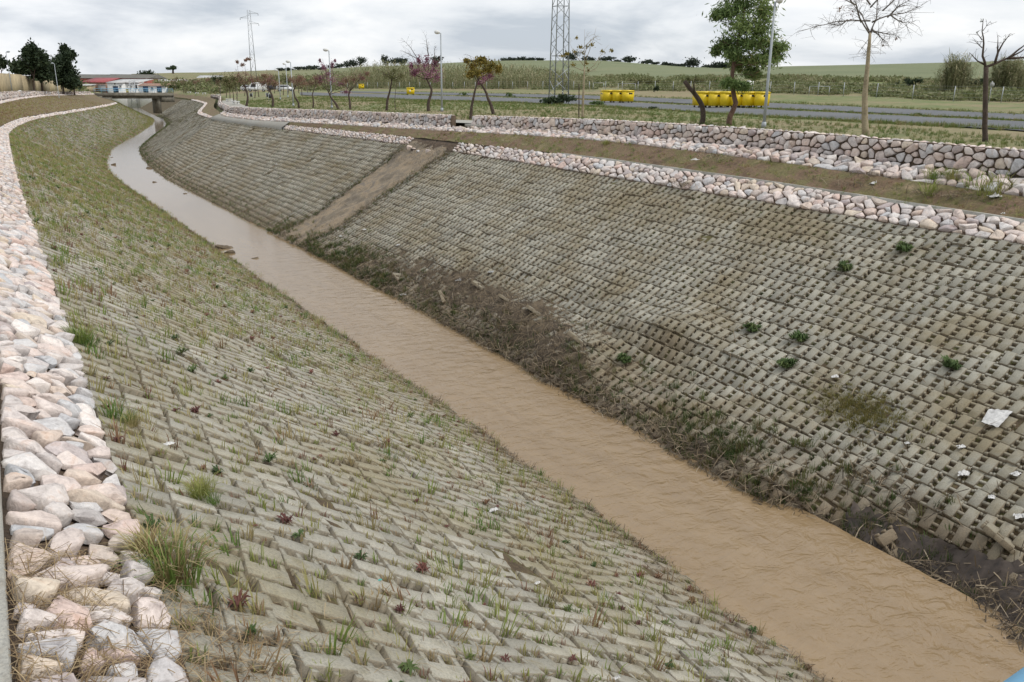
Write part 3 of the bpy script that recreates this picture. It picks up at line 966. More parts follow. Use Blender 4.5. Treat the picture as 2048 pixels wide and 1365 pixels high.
hole_pts = {"L": [], "R": []}
for side in "LR":
    tl, rl, kk = [], [], []
    for row in range(NROW + 1):
        r_ = (row + .5) / NROW
        st_ = np.arange(-2.0 if side == "R" else -1.0, 245, PA)
        tr = st_ + (PA / 2 if row % 2 else 0) + .055 * rng.standard_normal()
        tl.append(tr)
        rl.append(np.full(len(tr), r_))
    t_, r_ = np.concatenate(tl), np.concatenate(rl)
    if side == "R":
        md = mud_amount(t_, r_)
        drop = in_gully(t_, r_) | (rng.random(len(t_)) < np.clip((md - .55) * 1.5, 0, .85)) | ((t_ < 7.8) & (r_ > .90 + .012 * (t_ - 4)) & (t_ > 2))
        keep = ~drop
    else:
        keep = t_ > -99
    t_, r_ = t_[keep], r_[keep]
    P, e1, e2, n, f = frames(side, t_, r_)
    M_ = len(t_)
    slope = np.linalg.norm((curve(LS if side == "L" else RS, 1, t_) - curve(LS if side == "L" else RS, 0, t_)), axis=1)
    kb = slope / NROW / PB
    rough_ = 1.0 + (2.2 * np.clip(mud_amount(t_, r_), 0, 1) if side == "R" else 0)
    P = P + n * ((rng.normal(0, .0095, M_) - .03 * (rng.random(M_) < .04)) * rough_)[:, None] + (e1 * rng.normal(0, .006, M_)[:, None] + e2 * rng.normal(0, .005, M_)[:, None])
    ax, ay, az = rng.normal(0, .024, M_) * rough_, rng.normal(0, .024, M_) * rough_, rng.normal(0, .014, M_) * rough_
    E1 = e1 + n * ax[:, None] + e2 * az[:, None]
    E2 = e2 + n * ay[:, None] - e1 * az[:, None]
    E1 /= np.linalg.norm(E1, axis=1)[:, None]
    E2 /= np.linalg.norm(E2, axis=1)[:, None]
    Nn = np.cross(E1, E2)
    mats = np.stack([E1, E2 * kb[:, None], Nn], -1)
    flip = Nn[:, 2] < 0
    mats[flip, :, 2] *= -1
    tint = rng.random(M_)
    # which show largest
    dist = np.linalg.norm(P - EYE, axis=1)
    vis = ((P - EYE) @ ez) > 2
    q = (P - EYE)
    uu = (q @ ex) / (q @ ez)
    vv = (q @ ey) / (q @ ez)
    infr = vis & (abs(uu) < W / 2 / F * 1.02) & (abs(vv) < H / 2 / F * 1.02)
    order = np.argsort(np.where(infr, dist, 1e6 + dist))
    big = order[:300]
    rest = order[300:]
    mat = MT["paver_l"] if side == "L" else MT["paver_r"]
    base = MB().add(PV, PQ).build("paver", mat, banks[side])
    first = True
    for k in big:
        o = base if first else base.copy()
        if not first:
            COL.objects.link(o)
        first = False
        o.matrix_local = Matrix.Translation(P[k]) @ Matrix(mats[k].tolist()).to_4x4()
    near = rest[dist[rest] < 45]
    far = rest[(dist[rest] >= 45) & (dist[rest] < 95)]
    vfar = rest[dist[rest] >= 95]
    mb = MB()
    merge(mb, PV3, PQ3, None, mats[vfar], P[vfar], tint[vfar])
    fl = flip[near]
    merge(mb, PV, PQ, None, mats[near], P[near], tint[near])
    merge(mb, PV2, PQ2, None, mats[far], P[far], tint[far])
    o = mb.build("pavers_beyond", mat, banks[side])
    o.name = "paver_field"
    tag(o, "smaller looking concrete blocks farther along the bank", kind="stuff")
    # where the holes are (for plants)
    hl = []
    for a_, b_ in ((0, .08), (0, -.08), (.3, .08), (.3, -.08)):
        hl.append(P + E1 * a_ + E2 * (b_ * kb)[:, None] - n * .05)
    hp = np.concatenate(hl)
    hole_pts[side] = (hp, np.tile(t_, 4), np.tile(r_, 4), np.tile(n, (4, 1)))


# concrete ribs running down the banks
def rib(side, t0, r0=0.0, r1=1.02, w=.28):
    mb = MB()
    rr = np.linspace(r0, r1, 30)
    L_, C_ = [], []
    for dt in (-w / 2, w / 2):
        for h in (-.1, .035):
            L_.append(bank_point(side, np.full(30, t0 + dt), rr, np.full(30, h))[0])
    rows = [L_[0], L_[1], L_[3], L_[2]]
    A = np.stack(rows, 1)
    i, j = np.meshgrid(np.arange(29), np.arange(3), indexing="ij")
    q = np.stack([i * 4 + j, i * 4 + j + 1, (i + 1) * 4 + j + 1, (i + 1) * 4 + j], -1).reshape(-1, 4)
    o = mb.add(A.reshape(-1, 3), q).build("concrete_rib", MT["paver_l" if side == "L" else "paver_r"], banks[side])
    return o


for t0 in (44.5, 59.5, 80, 103, 118, 133, 150, 168):
    rib("L", t0)
for t0, r0 in ((76, .12), (100, 0), (112, 0), (128, 0), (150, 0), (170, 0)):
    rib("R", t0, r0)

# the mortar chute down the right bank
gr = np.linspace(-.125, 1.04, 120)
ga_ = np.interp(gr, [q[0] for q in GULLY], [q[2] for q in GULLY]) + .20 * smooth_noise(gr * 9, gr * 3, .2, 1) + .14 * smooth_noise(gr * 31, gr * 11, 4.2, 1)
gb_ = np.interp(gr, [q[0] for q in GULLY], [q[1] for q in GULLY]) + .20 * smooth_noise(gr * 8, gr * 5, 1.2, 1) + .14 * smooth_noise(gr * 27, gr * 13, 2.2, 1)
rows = []
for k in np.linspace(0, 1, 22):
    tt = ga_ + (gb_ - ga_) * k
    h = .025 - .01 * math.sin(k * math.pi) + .045 * smooth_noise(tt * 1.9, gr * 15, 7.0, 1) + .02 * smooth_noise(tt * 3, gr * 20, 2.0, 1) + .015 * smooth_noise(tt * 9, gr * 50, 4.0, 1)
    if k in (0, 1):
        h = h * 0 - .1
    rows.append(bank_point("R", tt, gr, h)[0])
loft("mortar_chute", rows, MT["mortar"], label="smeared grey mortar chute crossing the paved bank", parent=banks["R"])


# ------------------------------------------------------------------ rubble: Voronoi stones
def clip_poly(poly, mx_, my_, nx_, ny_):
    out_ = []
    k = len(poly)
    for a in range(k):
        p_, q_ = poly[a], poly[(a + 1) % k]
        dp = (p_[0] - mx_) * nx_ + (p_[1] - my_) * ny_
        dq = (q_[0] - mx_) * nx_ + (q_[1] - my_) * ny_
        if dp <= 0:
            out_.append(p_)
        if (dp < 0 < dq) or (dq < 0 < dp):
            f_ = dp / (dp - dq)
            out_.append((p_[0] + f_ * (q_[0] - p_[0]), p_[1] + f_ * (q_[1] - p_[1])))
    return out_


def stone_cells(s0, s1, w, a_, stretch=1.0, jit=.47, merge_p=.2):
    """irregular packed cells on the rectangle s0..s1 x 0..w; a_ mean size; stretch makes cells longer along s"""
    A_ = a_
    sy = 1.0
    nxr = max(1, int(round((s1 - s0) / (A_ * stretch))))
    nyr = max(1, int(round(w / A_)))
    px_, py_ = (s1 - s0) / nxr, w / nyr
    pts = {}
    for i in range(nxr):
        for j in range(nyr):
            if random.random() < merge_p:
                continue
            pts[i, j] = (s0 + (i + .5 + (.25 if j % 2 else -.25) + random.uniform(-jit, jit)) * px_, (j + .5 + random.uniform(-jit, jit)) * py_)
    cells = []
    for (i, j), c in pts.items():
        poly = [(max(s0, c[0] - 2.2 * px_), 0.0), (min(s1, c[0] + 2.2 * px_), 0.0), (min(s1, c[0] + 2.2 * px_), w), (max(s0, c[0] - 2.2 * px_), w)]
        for di in (-2, -1, 0, 1, 2):
            for dj in (-2, -1, 0, 1, 2):
                if di == 0 and dj == 0:
                    continue
                o = pts.get((i + di, j + dj))
                if o is None:
                    continue
                # bisector in stretched space
                ex_, ey_ = (o[0] - c[0]) / px_ ** 2, (o[1] - c[1]) / py_ ** 2
                poly = clip_poly(poly, (o[0] + c[0]) / 2, (o[1] + c[1]) / 2, ex_, ey_)
                if len(poly) < 3:
                    break
            if len(poly) < 3:
                break
        if len(poly) >= 3:
            cells.append(poly)
    return cells


def stone_shape(poly, h, n=10, rings=3, gap=.013, rough_=.045, cut=(.06, .12, .22, .30)):
    """one angular rock in local (s, w, height) coordinates"""
    P = np.array(poly)
    keep_ = [k for k in range(len(P)) if np.hypot(*(P[k] - P[k - 1])) > .012]
    if len(keep_) >= 3:
        P = P[keep_]
    c = P.mean(0)
    if n >= 9:
        O = []
        for k in range(len(P)):
            a, b_ = P[k - 1], P[(k + 1) % len(P)]
            f_ = random.choice(cut)
            O.append(P[k] + (a - P[k]) * f_)
            O.append(P[k] + (b_ - P[k]) * random.choice(cut))
        O = np.array(O)
    else:
        O = .5 * P + .25 * (np.roll(P, 1, 0) + np.roll(P, -1, 0))
        O = c + (O - c) * 1.12
    n = len(O)
    size = math.sqrt(max(1e-4, .5 * abs((O[:, 0] * np.roll(O[:, 1], -1) - O[:, 1] * np.roll(O[:, 0], -1)).sum())))
    O = c + (O - c) * max(.55, 1 - 2 * gap * random.uniform(.6, 1.7) / size)
    prof = [(-.35, .96), (.84, 1.0), (1.0, .92)] if rings == 3 else [(-.35, .95), (.55, 1.0), (.88, .985), (1.0, .91), (1.0, .45)]
    V = []
    tx, ty = random.gauss(0, .17), random.gauss(0, .17)
    for k, (zz_, sc_) in enumerate(prof):
        for m_ in range(n):
            dd = (O[m_] - c) * sc_ * (1 + random.gauss(0, rough_ * .7))
            z = zz_ * h * (1 + random.gauss(0, rough_ * .8)) + (tx * dd[0] + ty * dd[1]) * (1 if k else 0)
            V.append((c[0] + dd[0], c[1] + dd[1], z))
    V.append((c[0] + random.gauss(0, .08) * size, c[1] + random.gauss(0, .08) * size, h * random.uniform(.98, 1.06)))
    V = np.array(V)
    for _ in range(3):                             # broken facets: planes that shave the rock
        a_ = random.uniform(0, 6.283)
        sl = random.uniform(.35, 1.1)
        off = h * random.uniform(.80, 1.25)
        zc = off - sl * ((V[:, 0] - c[0]) * math.cos(a_) + (V[:, 1] - c[1]) * math.sin(a_) - size * .18)
        V[n:, 2] = np.minimum(V[n:, 2], np.maximum(zc[n:], .25 * h))
    Q = []
    for k in range(len(prof) - 1):
        for m_ in range(n):
            a, b_ = k * n + m_, k * n + (m_ + 1) % n
            Q.append((a, b_, b_ + n, a + n))
    T_ = [((len(prof) - 1) * n + m_, (len(prof) - 1) * n + (m_ + 1) % n, len(V) - 1) for m_ in range(n)]
    return np.array(V), Q, T_


def rubble(parent, cells, place, mat, hfun, near_first, limit=300, smooth_near=False, stuff_label="smaller looking stones farther along", hi=0, gap=.015, cut=(.06, .12, .22, .30)):
    """cells -> stones; the largest looking become parts, the rest one mass"""
    cent = np.array([np.mean(c, 0) for c in cells])
    P0 = place(np.c_[cent, np.zeros(len(cent))])
    q = P0 - EYE
    dep = q @ ez
    uu, vv = (q @ ex) / np.maximum(dep, .01), (q @ ey) / np.maximum(dep, .01)
    infr = (dep > .5) & (abs(uu) < .66) & (abs(vv) < .45)
    order = np.argsort(np.where(infr, np.linalg.norm(q, axis=1), 1e6 + np.linalg.norm(q, axis=1)))
    mass = MB()
    for rank, k in enumerate(order):
        near = rank < limit
        close = rank < hi
        V, Q, T_ = stone_shape(cells[k], hfun(), 16 if close else (10 if near else 7), 5 if close else 3, gap, .045, cut)
        Wp = place(V)
        if near:
            c = Wp.mean(0)
            o = MB().add(Wp - c, Q, T_, random.random() + .0001).build("stone", mat, parent)
            o.location = c - np.array(parent.location)
        else:
            mass.add(Wp, Q, T_, random.random())
    if mass.n:
        o = mass.build("stone_mass", mat, parent, shift=np.array(parent.location))
        tag(o, stuff_label, kind="stuff")


def strip_place(S, ka, kb, lift=0.0, flip=1):
    """local (t, w 0..1 from feature ka to kb scaled by 'width', height) -> world on the surface between two features"""
    def f(V):
        t_, w_, h_ = V[:, 0], V[:, 1], V[:, 2]
        A, B = curve(S, ka, t_), curve(S, kb, t_)
        A2 = curve(S, ka, t_ + .2)
        d = B - A
        wid = np.linalg.norm(d, axis=1)
        tg = A2 - A
        n = np.cross(tg, d)
        n /= np.linalg.norm(n, axis=1)[:, None] + 1e-9
        n *= flip
        return A + d * (w_ / f.width)[:, None] + n * (h_ + lift)[:, None]
    return f


# left: the stone strip along the berm (nearest stones at the photo's lower left)
def strip_object(name, S, ka, kb, flip, t0, t1, mat_under, label):
    tt = np.concatenate([np.arange(t0, min(t1, 60), .5), np.arange(min(t1, 60), t1 + .1, 1.5)]) if t1 > 60 else np.arange(t0, t1 + .01, .5)
    A, B = curve(S, ka, tt), curve(S, kb, tt)
    rows = [A + (B - A) * k + np.array([0, 0, -.02 - .03 * math.sin(math.pi * k)]) for k in (0, .33, .66, 1)]
    if flip < 0:
        rows = rows[::-1]
    low = [rows[0] - [0, 0, .3]] + rows + [rows[-1] - [0, 0, .3]]
    return loft(name, low, mat_under, smooth=False, kind="structure", label=label)


sL = strip_object("stone_strip", LS, 1, 2, 1, -6, 215, MT["joint"], "pale strip of rough stones along the top of the near bank")
cells = []
cells += stone_cells(1.0, 9.0, .84, .225, .72, .48, .22)
cells += stone_cells(9.0, 40.0, .84, .21, .85, .48, .2)
cells += stone_cells(40.0, 110.0, .84, .22, 1.3, .45, .15)
fp = strip_place(LS, 1, 2, .0, -1 if np.cross(curve(LS, 1, 5.2) - curve(LS, 1, 5.0), curve(LS, 2, 5.0) - curve(LS, 1, 5.0))[2] < 0 else 1)
fp.width = .84
rubble(sL, cells, fp, MT["stone"], lambda: random.uniform(.04, .10), True, 300, hi=110, gap=.018)
cells = stone_cells(110.0, 214.0, .8, .4, 1.6)
mb = MB()
for c in cells:
    V, Q, T_ = stone_shape(c, random.uniform(.06, .12), 6)
    mb.add(fp(V), Q, T_, random.random())
tag(mb.build("stone_band", MT["stone"], sL), kind="stuff")

# right: the stone strip on the berm edge
fr = strip_place(RS, 1, 2, .0, -1 if np.cross(curve(RS, 1, 5.2) - curve(RS, 1, 5.0), curve(RS, 2, 5.0) - curve(RS, 1, 5.0))[2] < 0 else 1)
fr.width = .80
sR = strip_object("stone_strip", RS, 1, 2, -1, -2, 68, MT["joint"], "pale strip of rough stones on the far berm edge below the dirt slope")
cells = stone_cells(2.0, 38.7, .80, .205, 1.4, .48, .2) + stone_cells(44.2, 68.0, .80, .22, 1.4, .45, .15)
rubble(sR, cells, fr, MT["stone"], lambda: random.uniform(.05, .12), True, 300, gap=.02)
# past it a cast concrete face
tt = np.arange(68, 98, .5)
A, B = curve(RS, 1, tt), curve(RS, 3, tt)
loft("concrete_face", [A + [-.05, 0, -.3], A + [-.05, 0, .12], B + [-.12, 0, .0], B + [.1, 0, .02]], MT["concrete"], smooth=False, kind="structure",
     label="short concrete face under the wall where the far stone strip ends")
# far right strip beyond the corner
tt = np.arange(98, 230, 1.0)
sF = loft("stone_strip", [curve(RS, 2, tt) + [0, 0, .02], curve(RS, 1, tt) + [0, 0, .03], curve(RS, 1, tt) - [0, 0, .3]], MT["joint"], smooth=False, kind="structure",
          label="thin distant strip of stones on the far bank past the wall corner")
mb = MB()
for c in stone_cells(98, 228, .6, .3, 1.6):
    V, Q, T_ = stone_shape(c, random.uniform(.06, .12), 6)
    fr.width = .6
    mb.add(fr(V), Q, T_, random.random())
fr.width = .80
tag(mb.build("stone_band", MT["stone"], sF), kind="stuff")

# kerbs behind the strips
def kerb(S, k, t0, t1, out_, label):
    tt = np.arange(t0, t1, .5) if t1 < 80 else np.arange(t0, t1, 1.0)
    A = curve(S, k, tt)
    B = A + np.array([out_ * .13, 0, 0])
    rows = [A + [0, 0, -.2], A + [0, 0, .07], B + [0, 0, .07], B + [0, 0, -.2]]
    if out_ > 0:
        rows = rows[::-1]
    loft("kerb", rows, MT["concrete"], smooth=False, kind="structure", label=label)


kerb(LS, 2, -6, 70, -1, "grey concrete kerb behind the near stone strip at the left edge")
kerb(RS, 2, -2, 30, 1, "thin concrete kerb behind the far stone strip, half buried in dirt")

# dirt slopes above
for S, nm, k1, sgn in ((LS, "L", 3, -1), (RS, "R", 3, 1)):
    tt = np.concatenate([np.arange(-10, 70, .35), np.arange(70, 330, 1.2)])
    A, B = curve(S, 2, tt), curve(S, k1, tt)
    rows = []
    for k in np.linspace(0, 1, 14):
        P = A + (B - A) * k
        P = P + np.c_[np.zeros(len(tt)), np.zeros(len(tt)), .05 * smooth_noise(tt * 1.1, k * 5 + tt * .1, 2.7, 1) * math.sin(math.pi * min(1, k + .12)) + .025 * smooth_noise(tt * 5, k * 17, 1.1, 1) + .02]
        rows.append(P)
    if nm == "L":
        rows = rows[::-1]
    # carry on under the upper band to the wall foot
    loft("dirt_slope", rows if nm == "R" else rows, MT["dirt"], kind="structure",
         label="bare brown slope above the near stone strip, curving away at left" if nm == "L" else "brown littered dirt slope between the far stone strip and the wall")

# upper stone band on the right, under the wall
bR = strip_object("stone_strip", RS, 3, 4, -1, -2, 99, MT["joint"], "sloping band of rough stones directly under the far rubble wall")
_tst = strip_place(RS, 3, 4, 0, 1)
_tst.width = 1.05
sgn = 1 if (_tst(np.array([[5.0, .5, 1.0]])) - _tst(np.array([[5.0, .5, 0.0]])))[0][2] > 0 else -1
fb = strip_place(RS, 3, 4, 0, sgn)
fb.width = 1.05
cells = stone_cells(2.0, 20.0, .93, .25, 1.15, .48, .2) + stone_cells(20.0, 50.0, .93, .25, 1.2) + stone_cells(50, 98, .93, .33, 1.2)
rubble(bR, cells, fb, MT["stone_wall"], lambda: random.uniform(.06, .15), True, 300, gap=.024, cut=(.1, .18, .26, .32))
# left upper band, far away
tt = np.arange(40, 226, 1.0)
bL = loft("stone_strip", [curve(LS, 4, tt) + [0, 0, .03], curve(LS, 3, tt) + [0, 0, .03], curve(LS, 3, tt) - [0, 0, .25]], MT["joint"], smooth=False, kind="structure",
          label="pale stone band under the far left wall above the brown slope")
_t2 = strip_place(LS, 3, 4, 0, 1)
_t2.width = .75
sgn = 1 if (_t2(np.array([[80.0, .3, 1.0]])) - _t2(np.array([[80.0, .3, 0.0]])))[0][2] > 0 else -1
fl_ = strip_place(LS, 3, 4, 0, sgn)
fl_.width = .75
mb = MB()
for c in stone_cells(60, 224, .75, .3, 1.4):
    V, Q, T_ = stone_shape(c, random.uniform(.06, .12), 6)
    mb.add(fl_(V), Q, T_, random.random())
tag(mb.build("stone_band", MT["stone"], bL), kind="stuff")


# ------------------------------------------------------------------ rubble walls
def rubble_wall(S, t0, t1, outw, thick, label, size, limit, merge_p=.24, coarse=False, step=.5, stone_mat="stone_wall"):
    """a free standing rubble wall along feature 4 of a side; outw = +1 if the back lies towards +x"""
    tt = np.arange(t0, t1 + .01, step)
    A = curve(S, 4, tt)
    Tp = curve(S, 5, tt)
    tg = np.gradient(A, axis=0)
    nb = np.c_[tg[:, 1], -tg[:, 0], np.zeros(len(tt))]
    nb /= np.linalg.norm(nb, axis=1)[:, None]
    nb *= outw                                     # towards the back
    loc = A[len(A) // 2]
    w = thing("rubble_wall", loc, label, "wall", "rubble walls along the channel")
    fb_ = A - [0, 0, .25] + nb * .03
    ft = Tp + nb * .12 - [0, 0, .03]
    bt = Tp + nb * thick - [0, 0, .03]
    bb = A - [0, 0, .25] + nb * thick
    rows = [fb_, ft, bt, bb]
    if outw < 0:
        rows = rows[::-1]
    K = np.stack(rows, 1)
    n = len(tt)
    i, j = np.meshgrid(np.arange(n - 1), np.arange(3), indexing="ij")
    q = np.stack([i * 4 + j, (i + 1) * 4 + j, (i + 1) * 4 + j + 1, i * 4 + j + 1], -1).reshape(-1, 4)
    q = np.vstack([q, [(0, 1, 2, 3)], [((n - 1) * 4 + 3, (n - 1) * 4 + 2, (n - 1) * 4 + 1, (n - 1) * 4)]])
    MB().add(K.reshape(-1, 3), q).build("mortar_core", MT["joint"], w, shift=loc)

    def face(V):
        t_, z_, h_ = V[:, 0], V[:, 1], V[:, 2]
        a, hh = curve(S, 4, t_), np.interp(t_, TT, S[:, 14])
        a2 = curve(S, 4, t_ + .3)
        d = a2 - a
        d[:, 2] = 0
        nn = np.c_[d[:, 1], -d[:, 0], 0 * d[:, 0]]
        nn /= np.linalg.norm(nn, axis=1)[:, None]
        nn *= outw
        k = z_ / face.width
        p_ = a + nn * (.03 + .09 * k - h_)[:, None]
        p_[:, 2] += k * (hh + .0) - .02
        return p_

    def cap(V):
        t_, z_, h_ = V[:, 0], V[:, 1], V[:, 2]
        a = curve(S, 5, t_)
        a2 = curve(S, 5, t_ + .3)
        d = a2 - a
        d[:, 2] = 0
        nn = np.c_[d[:, 1], -d[:, 0], 0 * d[:, 0]]
        nn /= np.linalg.norm(nn, axis=1)[:, None]
        nn *= outw
        p_ = a + nn * (.10 + z_ / face.width2 * (thick - .08))[:, None]
        p_[:, 2] += h_ - .035
        return p_
    face.width = float(np.interp((t0 + t1) / 2, TT, S[:, 14]))
    face.width2 = thick
    # stones of the face, smaller towards the top course
    cells_ = []
    step_ = 8.0
    tq = t0
    while tq < t1 - .05:
        te = min(t1, tq + step_)
        cells_ += stone_cells(tq, te, face.width, size, 1.22, .48, merge_p)
        tq = te
    rubble(w, cells_, face, MT[stone_mat], lambda: random.uniform(.04, .14), True, limit, stuff_label="face stones farther along the wall", gap=.019, cut=(.12, .2, .27, .33))
    mb = MB()
    for c in stone_cells(t0, t1, thick, size * .8 if not coarse else size, 1.2):
        V, Q, T_ = stone_shape(c, random.uniform(.03, .05), 7)
        mb.add(cap(V), Q, T_, random.random())
    tag(mb.build("coping_stones", MT["stone"], w, shift=loc), kind="stuff")
    return w


rubble_wall(RS, 3.0, 40.8, 1, .42, "long pink rubble wall nearest on the right bank, in front of the bare white tree", .215, 300, .2)
rubble_wall(RS, 43.2, 94.5, 1, .42, "farther rubble wall left of the gap, in front of the pink blossom tree", .26, 300, .24)
rubble_wall(RS, 96.5, 205, 1, .42, "distant low wall curving from the corner to the bridge", .42, 60, coarse=True, step=1.0)
rubble_wall(LS, 45, 222, -1, .42, "pink wall at far left curving above the brown slope", .42, 120, coarse=True, step=1.0)


# ------------------------------------------------------------------ plants of the banks
def blades(n, h, spread, width, seed, lean=.5):
    """a tuft: n bent blades, each a quad and a tip triangle"""
    g_ = np.random.default_rng(seed)
    V, Q, T_ = [], [], []
    for _ in range(n):
        a = g_.uniform(0, 2 * math.pi)
        r0 = spread * math.sqrt(g_.random())
        x, y = r0 * math.cos(a), r0 * math.sin(a)
        hh = h * g_.uniform(.45, 1.1)
        a2 = a + g_.normal(0, .6)
        ln = lean * g_.uniform(.2, 1.2)
        dx, dy = math.cos(a2) * ln * hh, math.sin(a2) * ln * hh
        wx, wy = -math.sin(a2) * width, math.cos(a2) * width
        k = len(V)
        V += [(x - wx, y - wy, 0), (x + wx, y + wy, 0), (x + dx * .4 + wx * .8, y + dy * .4 + wy * .8, hh * .62), (x + dx * .4 - wx * .8, y + dy * .4 - wy * .8, hh * .62), (x + dx, y + dy, hh * (1 - .25 * ln))]
        Q.append((k, k + 1, k + 2, k + 3))
        T_.append((k + 3, k + 2, k + 4))
    return np.array(V), np.array(Q), np.array(T_)


def rosette(n, rad, seed, w=.35, up=.35):
    """broad-leaved weed"""
    g_ = np.random.default_rng(seed)
    V, Q = [], []
    for i in range(n):
        a = i * 2.4 + g_.normal(0, .3)
        l_ = rad * g_.uniform(.5, 1.1)
        c, s_ = math.cos(a), math.sin(a)
        ww = l_ * w * .5
        z1, z2 = l_ * up * g_.uniform(.4, 1.6), l_ * up * g_.uniform(.1, 1.4)
        k = len(V)
        V += [(0, 0, .01), (c * l_ * .5 - s_ * ww, s_ * l_ * .5 + c * ww, z1), (c * l_, s_ * l_, z2), (c * l_ * .5 + s_ * ww, s_ * l_ * .5 - c * ww, z1)]
        Q.append((k, k + 1, k + 2, k + 3))
    return np.array(V), np.array(Q)


def zrot(n, s=None, tilt=.15):
    a = rng.uniform(0, 2 * math.pi, n)
    c, s_ = np.cos(a), np.sin(a)
    M_ = np.zeros((n, 3, 3))
    M_[:, 0, 0], M_[:, 0, 1], M_[:, 1, 0], M_[:, 1, 1], M_[:, 2, 2] = c, -s_, s_, c, 1
    M_[:, 0, 2] = rng.normal(0, tilt, n)
    M_[:, 1, 2] = rng.normal(0, tilt, n)
    return M_ * (s[:, None, None] if s is not None else 1.0)


TUFTS = [blades(13, .17, .05, .0042, 10 + k, .5) for k in range(4)] + [blades(22, .12, .085, .004, 30 + k, .7) for k in range(3)]
BIGT = [blades(60, .40, .13, .0055, 50 + k, 1.15) for k in range(3)]
FINE = [blades(9, .07, .05, .004, 70 + k, .8) for k in range(3)]
ROS = [rosette(20, .075, 80 + k, .28, .5) for k in range(3)] + [rosette(30, .10, 90 + k, .26, .8) for k in range(2)]


def scatter(mb, protos, P, size, tint):
    kind = rng.integers(0, len(protos), len(P))
    for k, pr in enumerate(protos):
        m_ = kind == k
        if m_.any():
            merge(mb, pr[0], pr[1], pr[2] if len(pr) > 2 else None, zrot(m_.sum(), size[m_]), P[m_], tint[m_])


# left bank: grass in the holes, thicker in bands
hp, ht, hr, hn = hole_pts["L"]
pn = smooth_noise(ht * .45 + hr * 3, hr * 6.5 - ht * .2, 1.9, 1) + .5 * smooth_noise(ht * 1.4, hr * 17, 5.9, 1)
dens = .26 + .55 * np.clip(pn * 1.6 + .1, 0, 1) + .35 * np.exp(-(hr / .08) ** 2) + .5 * np.exp(-((hr - .93) / .06) ** 2) * (ht > 9)
dens += (.10 + .34 * np.clip(pn + .2, 0, 1)) * np.clip((ht - 12) / 8, 0, 1) * np.clip(1 - (ht + 14 * pn - 72) / 34, .12, 1)
dens += .30 * np.exp(-((ht - 34) / 14) ** 2) * np.exp(-((hr - .5) / .4) ** 2) + .25 * np.exp(-((ht - 60) / 11) ** 2) * np.exp(-((hr - .25) / .3) ** 2)
dens = dens / 2.5
pick = rng.random(len(hp)) < dens * 2.5
P, tt, rr, nn = hp[pick], ht[pick], hr[pick], hn[pick]
size = rng.uniform(.5, 1.65, len(P)) * (1 + .3 * np.clip((tt - 20) / 40, 0, .8))
zone = smooth_noise(tt * .6, rr * 9, 8.2, 1)
tint = np.clip(.50 + .30 * zone + rng.normal(0, .17, len(P)), .01, .97)
mb = MB()
scatter(mb, TUFTS, P, size, tint)
pk2 = rng.random(len(hp)) < .8 * (ht < 60)
scatter(mb, FINE, hp[pk2] + hn[pk2] * .022, rng.uniform(.6, 1.5, pk2.sum()), np.clip(rng.normal(.62, .2, pk2.sum()), .01, .97))
o = mb.build("bank_grass", MT["grass_l"])
tag(o, "tufts of green and dry grass growing through the near bank's blocks", kind="stuff")
mb, mr_ = MB(), MB()
pk = rng.random(len(hp)) < .020 * (1 + 1.5 * (hr < .25)) * (ht < 60)
scatter(mb, ROS, hp[pk] + hn[pk] * .04, rng.uniform(.5, 1.3, pk.sum()), rng.random(pk.sum()))
tag(mb.build("bank_weeds", MT["weed"]), "leafy green weeds scattered over the near bank", kind="stuff")
pk = rng.random(len(hp)) < .05 * (ht < 50)
scatter(mr_, ROS, hp[pk] + hn[pk] * .04, rng.uniform(.4, .95, pk.sum()), rng.random(pk.sum()))
tag(mr_.build("red_weeds", MT["weed_red"]), "small reddish weeds scattered over the near bank", kind="stuff")

# right bank
hp, ht, hr, hn = hole_pts["R"]
md = mud_amount(ht, hr)
dens = .06 + .22 * (smooth_noise(ht * .5, hr * 8, 3.3, 1) > .05) + .5 * np.exp(-((hr - .97) / .06) ** 2) + .30 * np.exp(-(hr / .07) ** 2)
dens += .55 * np.exp(-((ht - 33.5) / 3.2) ** 2) * np.exp(-((hr - .84) / .16) ** 2) + .55 * np.exp(-((ht - 9.8) / 2.6) ** 2) * np.exp(-((hr - .90) / .07) ** 2)
dens += .35 * np.exp(-((ht - 50) / 12) ** 2) * np.exp(-((hr - .75) / .16) ** 2)
dens = np.where((ht < 30) & (hr > .25) & (hr < .7), dens * .55, dens)
pick = rng.random(len(hp)) < dens
P, tt, rr = hp[pick], ht[pick], hr[pick]
size = rng.uniform(.35, .9, len(P)) * (1 + .6 * (rr > .84) + .3 * (tt > 35))
tint = np.clip(np.where(rr > .82, .30, .52) + rng.normal(0, .2, len(P)), .01, .97)
mb = MB()
scatter(mb, TUFTS, P, size, tint)
# weeds along both edges of the chute
ce = rng.random(700) * 1.0
ct = np.where(rng.random(700) < .5, np.interp(ce, [q[0] for q in GULLY], [q[1] for q in GULLY]), np.interp(ce, [q[0] for q in GULLY], [q[2] for q in GULLY])) + rng.normal(0, .28, 700)
Pq, nq_ = bank_point("R", ct, ce)
scatter(mb, TUFTS, Pq, rng.uniform(.3, 1.1, 700), np.clip(rng.normal(.42, .25, 700), .01, .97))
# moss and small stuff filling many of the holes
pm = smooth_noise(ht * .5, hr * 7, 6.6, 1)
pk2 = rng.random(len(hp)) < np.where(hr < .45, .5 + .45 * pm, .2 + .3 * pm) * (ht < 60)
scatter(mb, FINE, hp[pk2] + hn[pk2] * .02, rng.uniform(.7, 1.5, pk2.sum()), np.clip(rng.normal(.68, .14, pk2.sum()), .01, .97))
